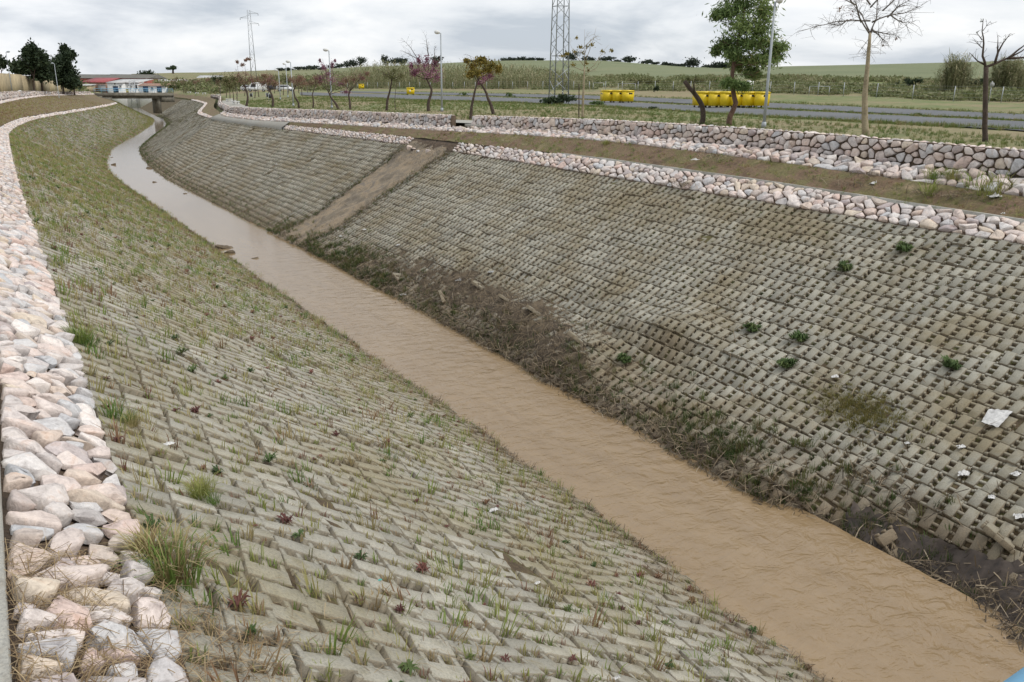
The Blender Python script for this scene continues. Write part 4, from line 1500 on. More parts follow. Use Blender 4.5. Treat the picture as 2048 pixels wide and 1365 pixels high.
# flattened grass along the water line and the mud
k_ = 7000
t_, r_ = rng.uniform(2, 46, k_), 1 - np.abs(rng.normal(0, .08, k_))
gate = smooth_noise(t_ * .8, r_ * 9, 7.2, 1) + .4 * smooth_noise(t_ * 2.7, r_ * 31, 3.2, 1)
ok = (gate > -.2) & (rng.random(k_) < .25 + .8 * np.exp(-((t_ - 10.5) / 2.4) ** 2) * (r_ < .95) + .5 * np.exp(-((t_ - 34) / 4) ** 2))
t_, r_ = t_[ok], r_[ok]
Pq, nq_ = bank_point("R", t_, r_)
scatter(mb, TUFTS, Pq + nq_ * .01, rng.uniform(.6, 1.6, len(Pq)), np.clip(rng.normal(.42, .26, len(Pq)), .01, .97))
tag(mb.build("bank_grass", MT["grass_r"]), "dark grass and moss in the holes and waterline of the opposite bank", kind="stuff")

# single weed clumps of the right bank that stand out
for (u, v, s_, lab) in ((1597, 682, 1.2, "bright green leafy weed clump alone in the middle of the opposite bank"), (1690, 537, 1.2, "small green weed on the opposite bank above the leafy clump"),
                        (1505, 660, 1.2, "green weed on the opposite bank left of the leafy clump"), (1810, 497, 1.5, "dark green weed near the top of the opposite bank, by the stone strip"),
                        (1245, 718, 1.0, "small bright weed near the debris heap on the opposite bank"), (1900, 740, 1.1, "dark weed tuft on the right part of the opposite bank"),
                        (1570, 738, .9, "low weed just below the leafy clump on the opposite bank")):
    t0, r0 = bank_hit("R", u, v)
    P, n = bank_point("R", np.full(26, t0) + np.clip(rng.normal(0, .08 * s_, 26), -.14, .14), np.full(26, r0) + rng.normal(0, .005 * s_, 26))
    o = MB()
    c = P.mean(0)
    scatter(o, ROS, P - c + n * .03, rng.uniform(.9, 1.7, 26), rng.random(26))
    q = o.build("weed_clump", MT["weed"])
    q.location = c
    tag(q, lab, "weed", "weed clumps on the opposite bank")
# yellowish moss patch
t0, r0 = bank_hit("R", 1715, 825)
P, n = bank_point("R", t0 + rng.normal(0, .5, 700), r0 + rng.normal(0, .03, 700))
o = MB()
c = P.mean(0)
scatter(o, FINE, P - c + n * .005, rng.uniform(.6, 1.4, 700), rng.uniform(.2, 1, 700))
q = o.build("yellow_moss_patch", MT["moss"])
q.location = c
tag(q, "yellowish creeping plant patch low on the opposite bank", "weed")

# near-left tall grass clump beside the stones and others along the strip
for k, (u, v, s_, lab) in enumerate(((345, 1165, 1.0, "large green and straw grass clump leaning out beside the near stones"), (300, 1110, .75, "smaller dry topped grass clump just above the large clump by the near stones"),
                                     (175, 690, .75, "grass clump beside the narrow part of the near stone strip"), (255, 850, .6, "fresh green grass clump below the near stone strip"),
                                     (400, 985, .6, "dark green grass clump among the near blocks"))):
    t0, r0 = bank_hit("L", u, v)
    P, n = bank_point("L", t0 + rng.normal(0, .10 * s_, 5), r0 + rng.normal(0, .008, 5))
    o = MB()
    c = P.mean(0)
    scatter(o, BIGT, P - c, rng.uniform(.5, 1.0, 5) * s_, np.clip(rng.normal(.3 if k != 1 else .6, .25, 5), .01, .75))
    q = o.build("grass_clump", MT["grass_l"])
    q.location = c
    tag(q, lab, "grass", "grass clumps beside the near stone strip")

# tall grass on the dirt slope at right and reeds before the wall
for u, v, s_, lab in ((1765, 372, 1.0, "upper clump"), (1960, 388, 2.1, "tall yellow green grass clump in front of the right end of the wall"), (1885, 352, 1.0, "short dry grass clump on the upper stone band"),
                      (1560, 330, .8, "brownish grass clump on the upper stone band at right"), (1215, 285, .7, "small dry grass clump on the upper stone band near its middle")):
    if lab == "upper clump":
        continue
    r_ = ray(u, v)
    k = 21.9 / r_[0]
    c = EYE + r_ * k
    P = c + np.c_[rng.normal(0, .16 * s_, 7), rng.normal(0, .22 * s_, 7), np.zeros(7) - .1]
    o = MB()
    scatter(o, BIGT, P - c, rng.uniform(.6, 1.1, 7) * s_, np.clip(rng.normal(.45, .15, 7), .01, .9))
    q = o.build("grass_clump", MT["grass_l"])
    q.location = c
    tag(q, lab, "grass", "grass clumps on the far dirt slope")


# ------------------------------------------------------------------ straw, twigs, mud, litter
def strands(mb, P, n, ln, w, flat=.25, droop=True):
    """thin bent dry stems lying on a surface with normal n"""
    k = len(P)
    a = rng.normal(size=(k, 3))
    a -= n * (a * n).sum(1)[:, None] * (1 - flat)
    a /= np.linalg.norm(a, axis=1)[:, None]
    side = np.cross(a, n)
    side /= np.linalg.norm(side, axis=1)[:, None] + 1e-9
    l_ = ln * rng.uniform(.3, 1.2, k)[:, None]
    bend = n * (rng.uniform(-.05, .12, k)[:, None] * l_)
    p0, p1, p2 = P - a * l_ * .5, P + bend, P + a * l_ * .5
    ww = w * rng.uniform(.6, 1.3, k)[:, None]
    V = np.stack([p0 - side * ww, p0 + side * ww, p1 - side * ww + n * ww, p1 + side * ww + n * ww, p2 - side * ww * .6, p2 + side * ww * .6], 1).reshape(-1, 3)
    b_ = (np.arange(k) * 6)[:, None]
    q = np.concatenate([b_ + [0, 1, 3, 2], b_ + [2, 3, 5, 4]])
    mb.add(V, q, None, np.repeat(rng.random(k) * .999 + .0005, 6))


mb = MB()
# straw over the nearest stones and blocks
k_ = 1100
t_, w_ = rng.uniform(3.3, 4.9, k_), rng.uniform(-.1, 1.0, k_)
w_ = np.where(rng.random(k_) < .5, rng.normal(.72, .18, k_), w_)
P = fp(np.c_[t_, np.clip(w_, -.3, 1) * .84, rng.uniform(.02, .07, k_)])
strands(mb, P, np.tile([0, 0, 1.0], (k_, 1)), .22, .0022, .3)
for u, v, n_, sp in ((470, 1255, 170, .16), (430, 1320, 130, .2), (600, 1250, 60, .25), (330, 1075, 60, .15), (900, 1290, 40, .3), (560, 1345, 60, .25)):
    t0, r0 = bank_hit("L", u, v)
    P, n = bank_point("L", t0 + rng.normal(0, sp, n_), r0 + rng.normal(0, sp / 9, n_), rng.uniform(.004, .03, n_))
    strands(mb, P, n, .24, .0022, .25)
# thin litter of dry stems everywhere on the left bank
k_ = 1500
t_, r_ = 3.5 + 22 * rng.random(k_) ** 1.6, rng.random(k_)
P, n = bank_point("L", t_, r_, rng.uniform(.005, .02, k_))
strands(mb, P, n, .16, .002, .25)
tag(mb.build("dry_straw", MT["straw"]), "dry straw scattered over the nearest stones and blocks", kind="stuff")

mb = MB()
k_ = 42000
t_, r_ = rng.uniform(3, 44, k_), rng.uniform(.45, 1.03, k_)
md = mud_amount(t_, r_) + .62 * np.exp(-((r_ - .985) / .045) ** 2)
ok = rng.random(k_) < np.clip(md * .85 - .10, 0, 1) + .012
P, n = bank_point("R", t_[ok], r_[ok], rng.uniform(0, .06, ok.sum()) + np.clip(.10 * md[ok] - .03, 0, .09))
strands(mb, P, n, .40, .0075, .45)
# waterline of the left bank
k_ = 11000
t_, r_ = 3.5 + 76 * rng.random(k_), 1.0 - np.abs(rng.normal(0, .03, k_))
ok = rng.random(k_) < .35 + .65 * (smooth_noise(t_ * .8, r_ * 6, .9, 1) > 0)
t_, r_, k_ = t_[ok], r_[ok], int(ok.sum())
P, n = bank_point("L", t_, r_, rng.uniform(0, .05, k_))
strands(mb, P, n, .26, .004, .5)
# around the head of the chute and on the dirt slope, and the straw heap on the strip
for u, v, n_, sp, X_ in ((1370, 372, 260, .45, 20.4), (850, 292, 120, .5, 20.8), (820, 300, 80, .5, 20.7), (1740, 352, 60, .5, 21.6), (1900, 395, 260, .9, 21.2), (1700, 372, 160, .8, 21.2), (1430, 318, 90, .5, 21.4)):
    r_ = ray(u, v)
    c = EYE + r_ * (X_ / r_[0])
    P = c + np.c_[rng.normal(0, sp * .35, n_), rng.normal(0, sp, n_), rng.uniform(0, .12, n_)]
    strands(mb, P, np.tile([-.4, 0, .9], (n_, 1)), .4, .005, .4)
tag(mb.build("flood_debris", MT["debris"]), "matted twigs and dead stems left by floods along the opposite waterline", kind="stuff")

ce = rng.random(2600)
ct = np.where(rng.random(2600) < .5, np.interp(ce, [q[0] for q in GULLY], [q[1] for q in GULLY]), np.interp(ce, [q[0] for q in GULLY], [q[2] for q in GULLY])) + rng.normal(0, .35, 2600)
mb = MB()
P, n = bank_point("R", ct, ce, rng.uniform(.0, .06, 2600))
strands(mb, P, n, .35, .006, .4)
ce = -.12 + .3 * rng.random(900) ** 2
P, n = bank_point("R", rng.uniform(38.5, 44.6, 900), ce, rng.uniform(0, .08, 900))
strands(mb, P, n, .45, .007, .4)
tag(mb.build("chute_debris", MT["debris"]), "dead stems caught along the edges of the mortar chute", kind="stuff")

# dirt slope ground cover
mb = MB()
k_ = 2600
t_, w_ = rng.uniform(2, 42, k_), rng.random(k_)
A, B = curve(RS, 2, t_), curve(RS, 3, t_)
P = A + (B - A) * w_[:, None] + [0, 0, .02]
ok = rng.random(k_) < .25 + .35 * (smooth_noise(t_ * .9, w_ * 3, 5.5, 1) > .1)
scatter(mb, TUFTS + FINE, P[ok], rng.uniform(.35, 1.0, ok.sum()), np.clip(rng.normal(.5, .25, ok.sum()), .01, .97))
k_ = 3500
t_, w_ = rng.uniform(60, 190, k_), rng.random(k_)
A, B = curve(LS, 2, t_), curve(LS, 3, t_)
P = A + (B - A) * w_[:, None] + [0, 0, .02]
scatter(mb, TUFTS, P, rng.uniform(.6, 1.6, k_), np.clip(rng.normal(.66, .12, k_), .01, .97))
tag(mb.build("slope_weeds", MT["grass_l"]), "sparse dry weeds on the brown slopes above the stone strips", kind="stuff")

# mud lumps at the water's edge (right) and the collapsed place at lower right
mb = MB()
for k in range(520):
    t_ = random.uniform(3, 44)
    r_ = 1.0 - abs(random.gauss(0, .035))
    if random.random() > .25 + mud_amount(np.array(t_), np.array(r_)):
        continue
    P, n = bank_point("R", np.array([t_]), np.array([r_]))
    s_ = random.uniform(.04, .11)
    poly = [(math.cos(a) * s_ * random.uniform(.7, 1.2), math.sin(a) * s_ * random.uniform(.7, 1.2)) for a in np.linspace(0, 5.6, 7)]
    V, Q, T_ = stone_shape(poly, s_ * .55, 9, 5, 0, .09)
    mb.add(V + P[0], Q, T_)
tag(mb.build("mud_lumps", MT["mud"]), "lumps of wet mud along the opposite waterline", kind="stuff")
tm = np.arange(2.5, 44, .09)
rows = []
for r_ in np.linspace(.50, 1.03, 70):
    md = mud_amount(tm, np.full(len(tm), r_))
    h = -.13 + .17 * np.clip(md, 0, 1.1) + .035 * smooth_noise(tm * 3.1, r_ * 50, 1.0, 1) + .02 * smooth_noise(tm * 9, r_ * 130, 2.0, 1)
    rows.append(bank_point("R", tm, np.full(len(tm), r_), h)[0])
tag(loft("mud_drift", rows, MT["mud"], smooth=True), "brown mud drift spread over the blocks along the opposite waterline", kind="stuff")
ND = 60
tq = np.linspace(3.4, 8.3, ND)
rows = []
for k in np.linspace(0, 1, 26):
    r_ = .86 + .20 * k + .012 * (tq - 5) * (1 - k)
    P, n = bank_point("R", tq, r_)
    P[:, 2] += .10 * smooth_noise(tq * 2.6, k * 6, 1.2, 1) + .07 * np.abs(smooth_noise(tq * 5.5 + k * 9, k * 13 - tq * 4, 3.2, 1)) + .05 * smooth_noise(tq * 13, k * 31, .2, 1) + .04
    rows.append(P)
ln_ = loft("torn_liner_sheet", rows, MT["liner"], smooth=False)
tag(ln_, "crumpled black liner sheet in the collapsed bank at lower right", "liner")
for k, (u, v, rz, tl, lab) in enumerate(((1780, 1085, .2, -.75, "loose concrete block tipped upright at the collapsed waterline"), (1875, 1180, 1.1, .1, "loose concrete block lying flat at the water beside the black liner"),
                                        (1905, 1192, .4, .25, "broken concrete block half in the water beside the black liner"), (1020, 600, .5, .35, "loose concrete block heaved up in the mud of the debris heap"),
                                        (960, 560, .2, .3, "tilted concrete block at the upper edge of the debris heap"), (890, 590, -.2, .45, "tilted concrete block left of the debris heap"),
                                        (1075, 622, .7, .3, "concrete block lying skew in the debris heap"), (800, 545, -.1, .4, "tilted concrete block in the grass below the chute"),
                                        (1165, 690, .3, .5, "tipped concrete block at the waterline below the debris heap"), (2000, 1090, .2, .2, "loose concrete block above the black liner at right"))):
    t0, r0 = bank_hit("R", u, v)
    P, n = bank_point("R", np.array([t0]), np.array([r0]))
    o = MB().add(PV, PQ).build("loose_paver", MT["paver_r"])
    o.location = P[0] + n[0] * .10
    o.rotation_euler = (tl + random.gauss(0, .2), -.5 + random.gauss(0, .15), math.pi / 2 + rz)
    tag(o, lab, "concrete block", "loose blocks on the opposite bank")


def crumple(name, c, s, mat, label, cat, seed, group=None, flat=.35):
    g_ = np.random.default_rng(seed)
    n = 9
    gx_, gy_ = np.meshgrid(np.linspace(-.5, .5, n), np.linspace(-.5, .5, n), indexing="ij")
    z = g_.random((n, n)) * flat * (1.1 - 1.6 * np.hypot(gx_, gy_)).clip(.15)
    x = gx_ + g_.normal(0, .05, (n, n))
    y = gy_ + g_.normal(0, .05, (n, n))
    a = g_.uniform(0, 6.28)
    V = np.c_[(x * math.cos(a) - y * math.sin(a)).ravel() * s[0], (x * math.sin(a) + y * math.cos(a)).ravel() * s[1], z.ravel() * max(s)]
    i, j = np.meshgrid(np.arange(n - 1), np.arange(n - 1), indexing="ij")
    q = np.stack([i * n + j, (i + 1) * n + j, (i + 1) * n + j + 1, i * n + j + 1], -1).reshape(-1, 4)
    q = q[g_.random(len(q)) > .06]
    o = MB().add(V, q).build(name, mat)
    o.location = c
    return tag(o, label, cat, group)


# flat white plastic sheet at right
t0, r0 = bank_hit("R", 1992, 848)
P4 = []
for (u, v) in ((1960, 857), (1975, 829), (2023, 833), (1994, 869)):
    t1, r1 = bank_hit("R", u, v)
    P4.append(bank_point("R", np.array([t1]), np.array([r1]), .05)[0][0])
P4 = np.array(P4)
n = 9
V = []
for i in range(n):
    for j in range(n):
        a, b_ = i / 8, j / 8
        V.append((1 - a) * (1 - b_) * P4[0] + a * (1 - b_) * P4[3] + a * b_ * P4[2] + (1 - a) * b_ * P4[1] + [0, 0, random.uniform(0, .035)])
i, j = np.meshgrid(np.arange(8), np.arange(8), indexing="ij")
q = np.stack([i * 9 + j, (i + 1) * 9 + j, (i + 1) * 9 + j + 1, i * 9 + j + 1], -1).reshape(-1, 4)
tag(MB().add(np.array(V), q).build("plastic_sheet", MT["plastic"]), "square whitish plastic sheet lying on the right part of the opposite bank", "plastic sheet")

litter = [("R", 1812, 898, .16, "crumpled white scrap on the bank left of the plastic sheet"), ("R", 1920, 905, .26, "torn white scrap on the bank below the plastic sheet"), ("R", 1925, 962, .34, "long white plastic strip in the debris below the plastic sheet"),
          ("R", 2028, 962, .26, "white scrap near the right edge below the plastic sheet"), ("R", 1668, 757, .26, "white paper scrap alone in the middle of the opposite bank"), ("R", 805, 579, .36, "white bag in the mud near the stream"),
          ("R", 918, 548, .42, "grey white bag stuck at the top left of the debris heap"), ("R", 980, 532, .40, "pale bag at the top of the debris heap"), ("R", 795, 478, .30, "white scrap in the grass under the chute"),
          ("R", 728, 447, .28, "pale bottle sized scrap above the grass under the chute"), ("R", 680, 460, .24, "small white scrap in the dark grass under the chute"), ("R", 552, 317, .26, "white speck of plastic on the far paved bank"),
          ("R", 1980, 1010, .22, "small white scrap low on the bank at right"), ("R", 2035, 1050, .3, "white scrap at the right edge above the black liner"),
          ("L", 335, 888, .13, "crushed white scrap beside the near stone strip"), ("L", 1083, 1138, .10, "white spoon shaped scrap on the near bank by the water"), ("L", 990, 1002, .2, "torn white scrap on the near bank halfway to the water"),
          ("L", 1240, 1328, .08, "small white scrap on the near bank at the bottom"), ("L", 1440, 1340, .10, "white and blue scrap on the near bank at the bottom right"), ("L", 765, 1140, .05, "tiny turquoise cap on the near blocks"), ("L", 1545, 1352, .10, "turquoise scrap in straw at the bottom edge")]
for k, (sd_, u, v, s_, lab) in enumerate(litter):
    t0, r0 = bank_hit(sd_, u, v)
    P, n = bank_point(sd_, np.array([t0]), np.array([r0]), .015)
    mt = MT["plastic"]
    if "turquoise" in lab:
        mt = MT.setdefault("turq", mat_plain("turquoise_plastic", (.05, .4, .36), .4))
    if "grey" in lab or "pale bag" in lab:
        mt = MT["plastic_grey"]
    crumple("litter_scrap", P[0], (s_ * .75, s_ * .42), mt, lab, "litter", 100 + k, "litter on the banks")
for k, (u, v, s_, X_, lab) in enumerate(((1352, 297, .5, 21.5, "white plastic bag on the dirt slope near its middle"), (1195, 319, .40, 21.2, "white scrap on the dirt slope, left of the heap of scraps"), (1245, 326, .75, 21.2, "heap of torn white scraps on the dirt slope"),
                                         (1390, 322, .35, 21.2, "grey white bag on the dirt slope right of the heap of scraps"), (1752, 370, .5, 21.5, "flat white bag on the dirt slope under the wall"), (1990, 396, .5, 21.4, "white bag on the dirt slope by the tall grass at right"),
                                         (1708, 396, .22, 21.1, "small white scrap on the dirt slope just above the kerb"), (1138, 296, .3, 21.6, "white scrap at the left part of the dirt slope"), (2010, 430, .3, 20.9, "white tissue on the dirt slope at the right edge"))):
    r_ = ray(u, v)
    c = EYE + r_ * (X_ / r_[0])
    crumple("litter_scrap", c + np.array([0, 0, .03]), (s_ * .8, s_ * .5), MT["plastic"], lab, "litter", 200 + k, "litter on the dirt slope", .28)
# dark drain mouth with rubble at the head of the chute
r_ = ray(848, 294)
c = EYE + r_ * (21.0 / r_[0])
V, Q, T_ = stone_shape([(math.cos(a) * .7, math.sin(a) * .35) for a in np.linspace(0, 5.6, 8)], .14, 12, 5, 0, .1)
o = MB().add(V, Q, T_).build("drain_mouth", MT["liner"])
o.location = c - np.array([.1, 0, .12])
tag(o, "dark broken drain mouth at the head of the mortar chute", "drain")
for k in range(7):
    V, Q, T_ = stone_shape([(math.cos(a) * .2 * random.uniform(.7, 1.2), math.sin(a) * .2) for a in np.linspace(0, 5.6, 7)], .16, 9, 3, 0, .1)
    o = MB().add(V, Q, T_).build("fallen_stone", MT["stone"])
    o.location = c + np.array([random.uniform(-.7, .1), 1.9 - .62 * k + random.uniform(-.1, .1), random.uniform(-.28, -.1)])
    tag(o, "fallen stone by the drain mouth above the chute, %s from the left" % ["first", "second", "third", "fourth", "fifth", "sixth", "seventh"][k], "stone", "stones fallen round the drain mouth")
# things in the stream
for k, (u, v, s_, lab) in enumerate(((447, 498, .9, "dark mud clump at the near waterline where the stream narrows"), (458, 508, .6, "small mud spit beside the dark clump in the stream"), (507, 519, .55, "flat dark clump showing in mid stream, nearest"),
                                     (300, 338, .8, "dark clump by the far bank in the pale stretch of stream"), (311, 366, .5, "small dark clump in the pale stretch of stream"), (370, 389, .4, "tiny dark clump at the far waterline"), (224, 316, .5, "thin dark streak of debris far up the stream"), (226, 331, .6, "second thin streak of debris far up the stream"))):
    c = at_z(u, v, -.04)
    V, Q, T_ = stone_shape([(math.cos(a) * s_ * random.uniform(.6, 1.2) * .5, math.sin(a) * s_ * .3) for a in np.linspace(0, 5.6, 8)], .16 if s_ > .55 else .09, 10, 5, 0, .12)
    o = MB().add(V, Q, T_).build("mud_clump", MT["mud"])
    o.location = c
    o.rotation_euler = (0, 0, -.6)
    tag(o, lab, "mud", "clumps showing in the stream")


# ------------------------------------------------------------------ open ground: roads, path, lawn
def sheet(name, left, right, mat, lift, label, n=60):
    """a strip between two pixel polylines, draped on the ground"""
    def res(pl):
        pl = np.array(pl, float)
        s_ = np.concatenate([[0], np.cumsum(np.hypot(*np.diff(pl, axis=0).T))])
        q = np.linspace(0, s_[-1], n)
        return np.c_[np.interp(q, s_, pl[:, 0]), np.interp(q, s_, pl[:, 1])]
    A = np.array([at_g(*q) for q in res(left)])
    B = np.array([at_g(*q) for q in res(right)])
    rows = []
    for k in np.linspace(0, 1, 6):
        P = A + (B - A) * k
        P[:, 2] = terrain(P[:, :2])[0] + lift
        rows.append(P)
    return loft(name, rows, mat, kind="structure", label=label)


sheet("parking_lane", [(2300, 284), (2048, 265), (1800, 248), (1536, 234), (1300, 219), (1180, 212), (1000, 204.5), (800, 199.5), (680, 194.5), (600, 191)], [(2300, 258), (2048, 246), (1800, 234), (1536, 221), (1300, 208.5), (1180, 202), (1000, 196.5), (800, 191), (680, 187.6), (600, 185.8)],
      MT["asphalt"], .06, "nearer grey asphalt parking lane beyond the wall")
sheet("parking_lane", [(2300, 254), (2048, 242), (1800, 230), (1536, 217.5), (1300, 204.5), (1180, 199), (1000, 193.5), (800, 188.3), (680, 186)], [(2300, 240), (2048, 231), (1800, 219.5), (1536, 207.5), (1300, 196.5), (1180, 192.5), (1000, 188.5), (800, 184.6), (680, 183.2)],
      MT["asphalt"], .06, "farther grey asphalt parking lane, in front of the fence")
# path behind the wall
tt = np.arange(2, 150, 1.0)
A = curve(RS, 4, tt)
tg = np.gradient(A, axis=0)
nb = np.c_[tg[:, 1], -tg[:, 0], 0 * tt]
nb /= np.linalg.norm(nb, axis=1)[:, None]
rows = []
for w_ in (.5, 1.2, 1.9, 2.6):
    P = A + nb * w_
    P[:, 2] = terrain(P[:, :2])[0] + .05
    rows.append(P)
loft("path", rows, MT["concrete"], kind="structure", label="pale concrete footpath behind the rubble wall")
step_c = EYE + ray(962, 252) * (23.3 / ray(962, 252)[0])
o = MB().box((0, 0, 0), (.9, 2.0, .16)).build("step", MT["concrete"])
o.location = step_c
tag(o, "pale concrete step in the gap between the two walls", "step")

# lawn tufts: between wall and road, and rough grass beyond
mb = MB()
k_ = 44000
P = np.c_[rng.uniform(23.6, 62, k_), rng.uniform(8, 130, k_)]
dr, _ = signed_side(P, WRL, False)
road_d = np.abs(P @ RGT)
lim = 26 + .30 * P[:, 1]
ok = (dr > .8) & (P[:, 0] < np.interp(P[:, 1], [8, 17, 35, 64, 110, 130], [30, 33.5, 38.5, 47.5, 50, 52])) & ((dr < .45) | (dr > 2.8)) & (rng.random(k_) < .45 + .5 * (smooth_noise(P[:, 0] * .3, P[:, 1] * .16, 2.0, 1) > 0))
P = P[ok]
z, _ = terrain(P)
scatter(mb, TUFTS + FINE, np.c_[P, z], rng.uniform(.6, 1.5, len(P)), np.clip(rng.normal(.4, .25, len(P)), .01, .97))
# thicker fringe along the road edge and on the verge between the lanes
for pl, n_, sp in (([(2100, 266), (1800, 250), (1536, 235.5), (1300, 221), (1180, 213.5), (1000, 205.8), (800, 200.5), (640, 193.5)], 2600, .45), ([(2100, 245.5), (1800, 232.5), (1536, 219.5), (1300, 206.5), (1180, 200.5), (1000, 195), (800, 189.6)], 1500, .4),
                   ([(2100, 233), (1800, 218), (1536, 206), (1300, 195.5), (1180, 191.5), (1000, 187.5), (800, 184)], 1800, .9)):
    pl = np.array(pl, float)
    q = rng.uniform(0, len(pl) - 1, n_)
    i = q.astype(int)
    f_ = q - i
    knots = np.array([at_g(*p_) for p_ in pl])
    P = knots[i] + (knots[np.minimum(i + 1, len(pl) - 1)] - knots[i]) * f_[:, None]
    P[:, :2] += rng.normal(0, sp, (n_, 2))
    P[:, 2] = terrain(P[:, :2])[0]
    scatter(mb, TUFTS, P, rng.uniform(.6, 1.9, n_), np.clip(rng.normal(.52, .26, n_), .01, .97))
tag(mb.build("lawn_grass", MT["grass_lawn"]), "short rough grass on the ground between the wall and the parking lanes", kind="stuff")


# ------------------------------------------------------------------ trees
def billboard(u, v, c, jitter=0.0):
    """pixel -> point at the distance of c, pushed a little in depth"""
    D = float(c[:2] @ HEAD)
    return at_d(u, v, D + random.gauss(0, jitter))


def leaves(n, centres, radii, size, aspect=2.2, droop=0.0, seed=0, fold=True):
    """leaf-sized faces through the crown's clumps"""
    g_ = np.random.default_rng(seed)
    k = g_.integers(0, len(centres), n)
    d = g_.normal(size=(n, 3))
    d /= np.linalg.norm(d, axis=1)[:, None]
    rr = np.abs(g_.normal(0, .62, n)) ** .8 + .08
    P = centres[k] + d * rr[:, None] * radii[k] * np.array([1, 1, .95])
    a = g_.normal(size=(n, 3))
    a[:, 2] -= droop
    a /= np.linalg.norm(a, axis=1)[:, None]
    b_ = np.cross(a, g_.normal(size=(n, 3)))
    b_ /= np.linalg.norm(b_, axis=1)[:, None]
    s_ = size * g_.uniform(.6, 1.4, n)[:, None]
    V = np.stack([P - a * s_, P + b_ * s_ / aspect, P + a * s_, P - b_ * s_ / aspect], 1).reshape(-1, 3)
    q = (np.arange(n) * 4)[:, None] + np.arange(4)
    ctint = g_.random(len(centres))
    tint = np.clip(.45 * ctint[k] + .55 * g_.random(n), .001, .999)
    return V, q, np.repeat(tint, 4)


def wobble(pts, n=5, amt=.03):
    """resample a polyline with small random bends"""
    pts = np.array(pts, float)
    s_ = np.concatenate([[0], np.cumsum(np.linalg.norm(np.diff(pts, axis=0), axis=1))])
    q = np.linspace(0, s_[-1], max(n, len(pts) * 2 - 1))
    out_ = np.stack([np.interp(q, s_, pts[:, k]) for k in range(3)], -1)
    out_[1:-1] += np.random.default_rng(int(abs(pts.sum()) * 100) % 99991).normal(0, amt * s_[-1] / 6, (len(out_) - 2, 3))
    return out_


def make_tree(name, base, trunk, branches, blobs, bark, leafmat, label, group, r0, nleaf=900, leafsize=.09, aspect=2.2, droop=0.0, twigs=0, twig_len=.6, depth_j=.25, blob_scale=1.0, r_top=.45, cat="tree", base_z=None, thin=.4, bark2=None):
    """trunk, branches, blobs are in photo pixels, placed at the distance of the foot"""
    c = at_g(*base) if base_z is None else np.array(base_z, float)
    D = float(c[:2] @ HEAD)
    t = thing(name, c, label, cat, group)
    tp = [billboard(u, v, c) for u, v in trunk]
    tp[0] = c - [0, 0, .15]
    tp = wobble(tp, 9, .012)
    rad = np.linspace(r0 * 1.12, r0 * r_top, len(tp))
    rad[0] *= 1.25
    MB().tube(tp, rad, 9).build("trunk", bark, t, True, c)
    mb = MB()
    tips = []
    for br in branches:
        pts = [billboard(*br[0], c)]
        dj = random.gauss(0, depth_j)
        for k, q in enumerate(br[1:]):
            p_ = billboard(*q, c)
            p_[:2] += HEAD * dj * (k + 1) * 1.2
            pts.append(p_)
        w = wobble(pts, 6, .03)
        rb_ = min(max(.010, r0 * r_top * .62), .045 * float(np.linalg.norm(w[-1] - w[0])) + .004)
        mb.tube(w, np.linspace(rb_, max(.004, rb_ * thin * .35), len(w)), 5)
        tips.append(w)
    if twigs:
        for w in tips:
            nb_ = twigs
            for _ in range(nb_):
                i = random.randrange(1, len(w) - 1)
                a = w[i] + (w[i + 1] - w[i]) * random.random()
                d = np.array([random.gauss(0, 1), random.gauss(0, 1), random.gauss(.15, .7)])
                d += 0.9 * (w[i + 1] - w[i]) / (np.linalg.norm(w[i + 1] - w[i]) + 1e-9)
                d /= np.linalg.norm(d)
                ln = twig_len * random.uniform(.4, 1.2)
                p1 = a + d * ln * .5
                p2 = p1 + (d + np.array([random.gauss(0, .35), random.gauss(0, .35), random.gauss(-.1, .3)])) * ln * .5
                mb.tube([a, p1, p2], [.009, .006, .003], 3)
                for _k in range(2):
                    e_ = p1 + (p2 - p1) * random.random()
                    dd = np.array([random.gauss(0, 1), random.gauss(0, 1), random.gauss(-.1, .8)]) * ln * .22
                    mb.tube([e_, e_ + dd], [.004, .0025], 3)
    if mb.n:
        mb.build("branches", bark2 or bark, t, True, c)
    if blobs:
        cs, rs = [], []
        for u, v, ru, rv in blobs:
            p_ = billboard(u, v, c)
            p_[:2] += HEAD * random.gauss(0, depth_j * 1.3)
            cs.append(p_ - c)
            q = ru / F * D * blob_scale
            rs.append((q, q, rv / F * D * blob_scale))
        V, Q, tn = leaves(int(nleaf * (1.8 if cat == 'tree' and name in ('redbud_tree', 'young_tree') else 1)), np.array(cs), np.array(rs), leafsize, aspect, droop, int(base[0]) + 3)
        MB().add(V, Q, None, tn).build("crown", leafmat, t)
    return t, c, D


GT = "young park trees behind the far wall"
make_tree("redbud_tree", (858, 223), [(858, 224), (856, 210), (860, 195), (864, 180), (858, 168), (854, 158)],
          [[(855, 160), (840, 142), (826, 120), (813, 96)], [(855, 158), (847, 130), (838, 106)], [(855, 156), (858, 122), (852, 92)], [(856, 152), (872, 135), (880, 114)], [(855, 160), (834, 153), (825, 146)], [(840, 126), (818, 90), (806, 79)], [(838, 120), (803, 101)], [(857, 112), (853, 73)], [(870, 125), (868, 100), (873, 91)], [(856, 158), (878, 150)]],
          [(835, 142, 13, 11), (848, 132, 16, 15), (866, 140, 15, 13), (828, 148, 9, 7), (873, 155, 10, 10), (858, 150, 13, 11), (824, 132, 5, 10), (838, 122, 5, 10), (853, 120, 7, 12), (868, 128, 10, 10)],
          MT["bark"], MT["leaf_pink"], "dark twisted tree with magenta blossom standing left of the nearer lamp post", GT, .13, 1350, .055, 1.6, twigs=9)
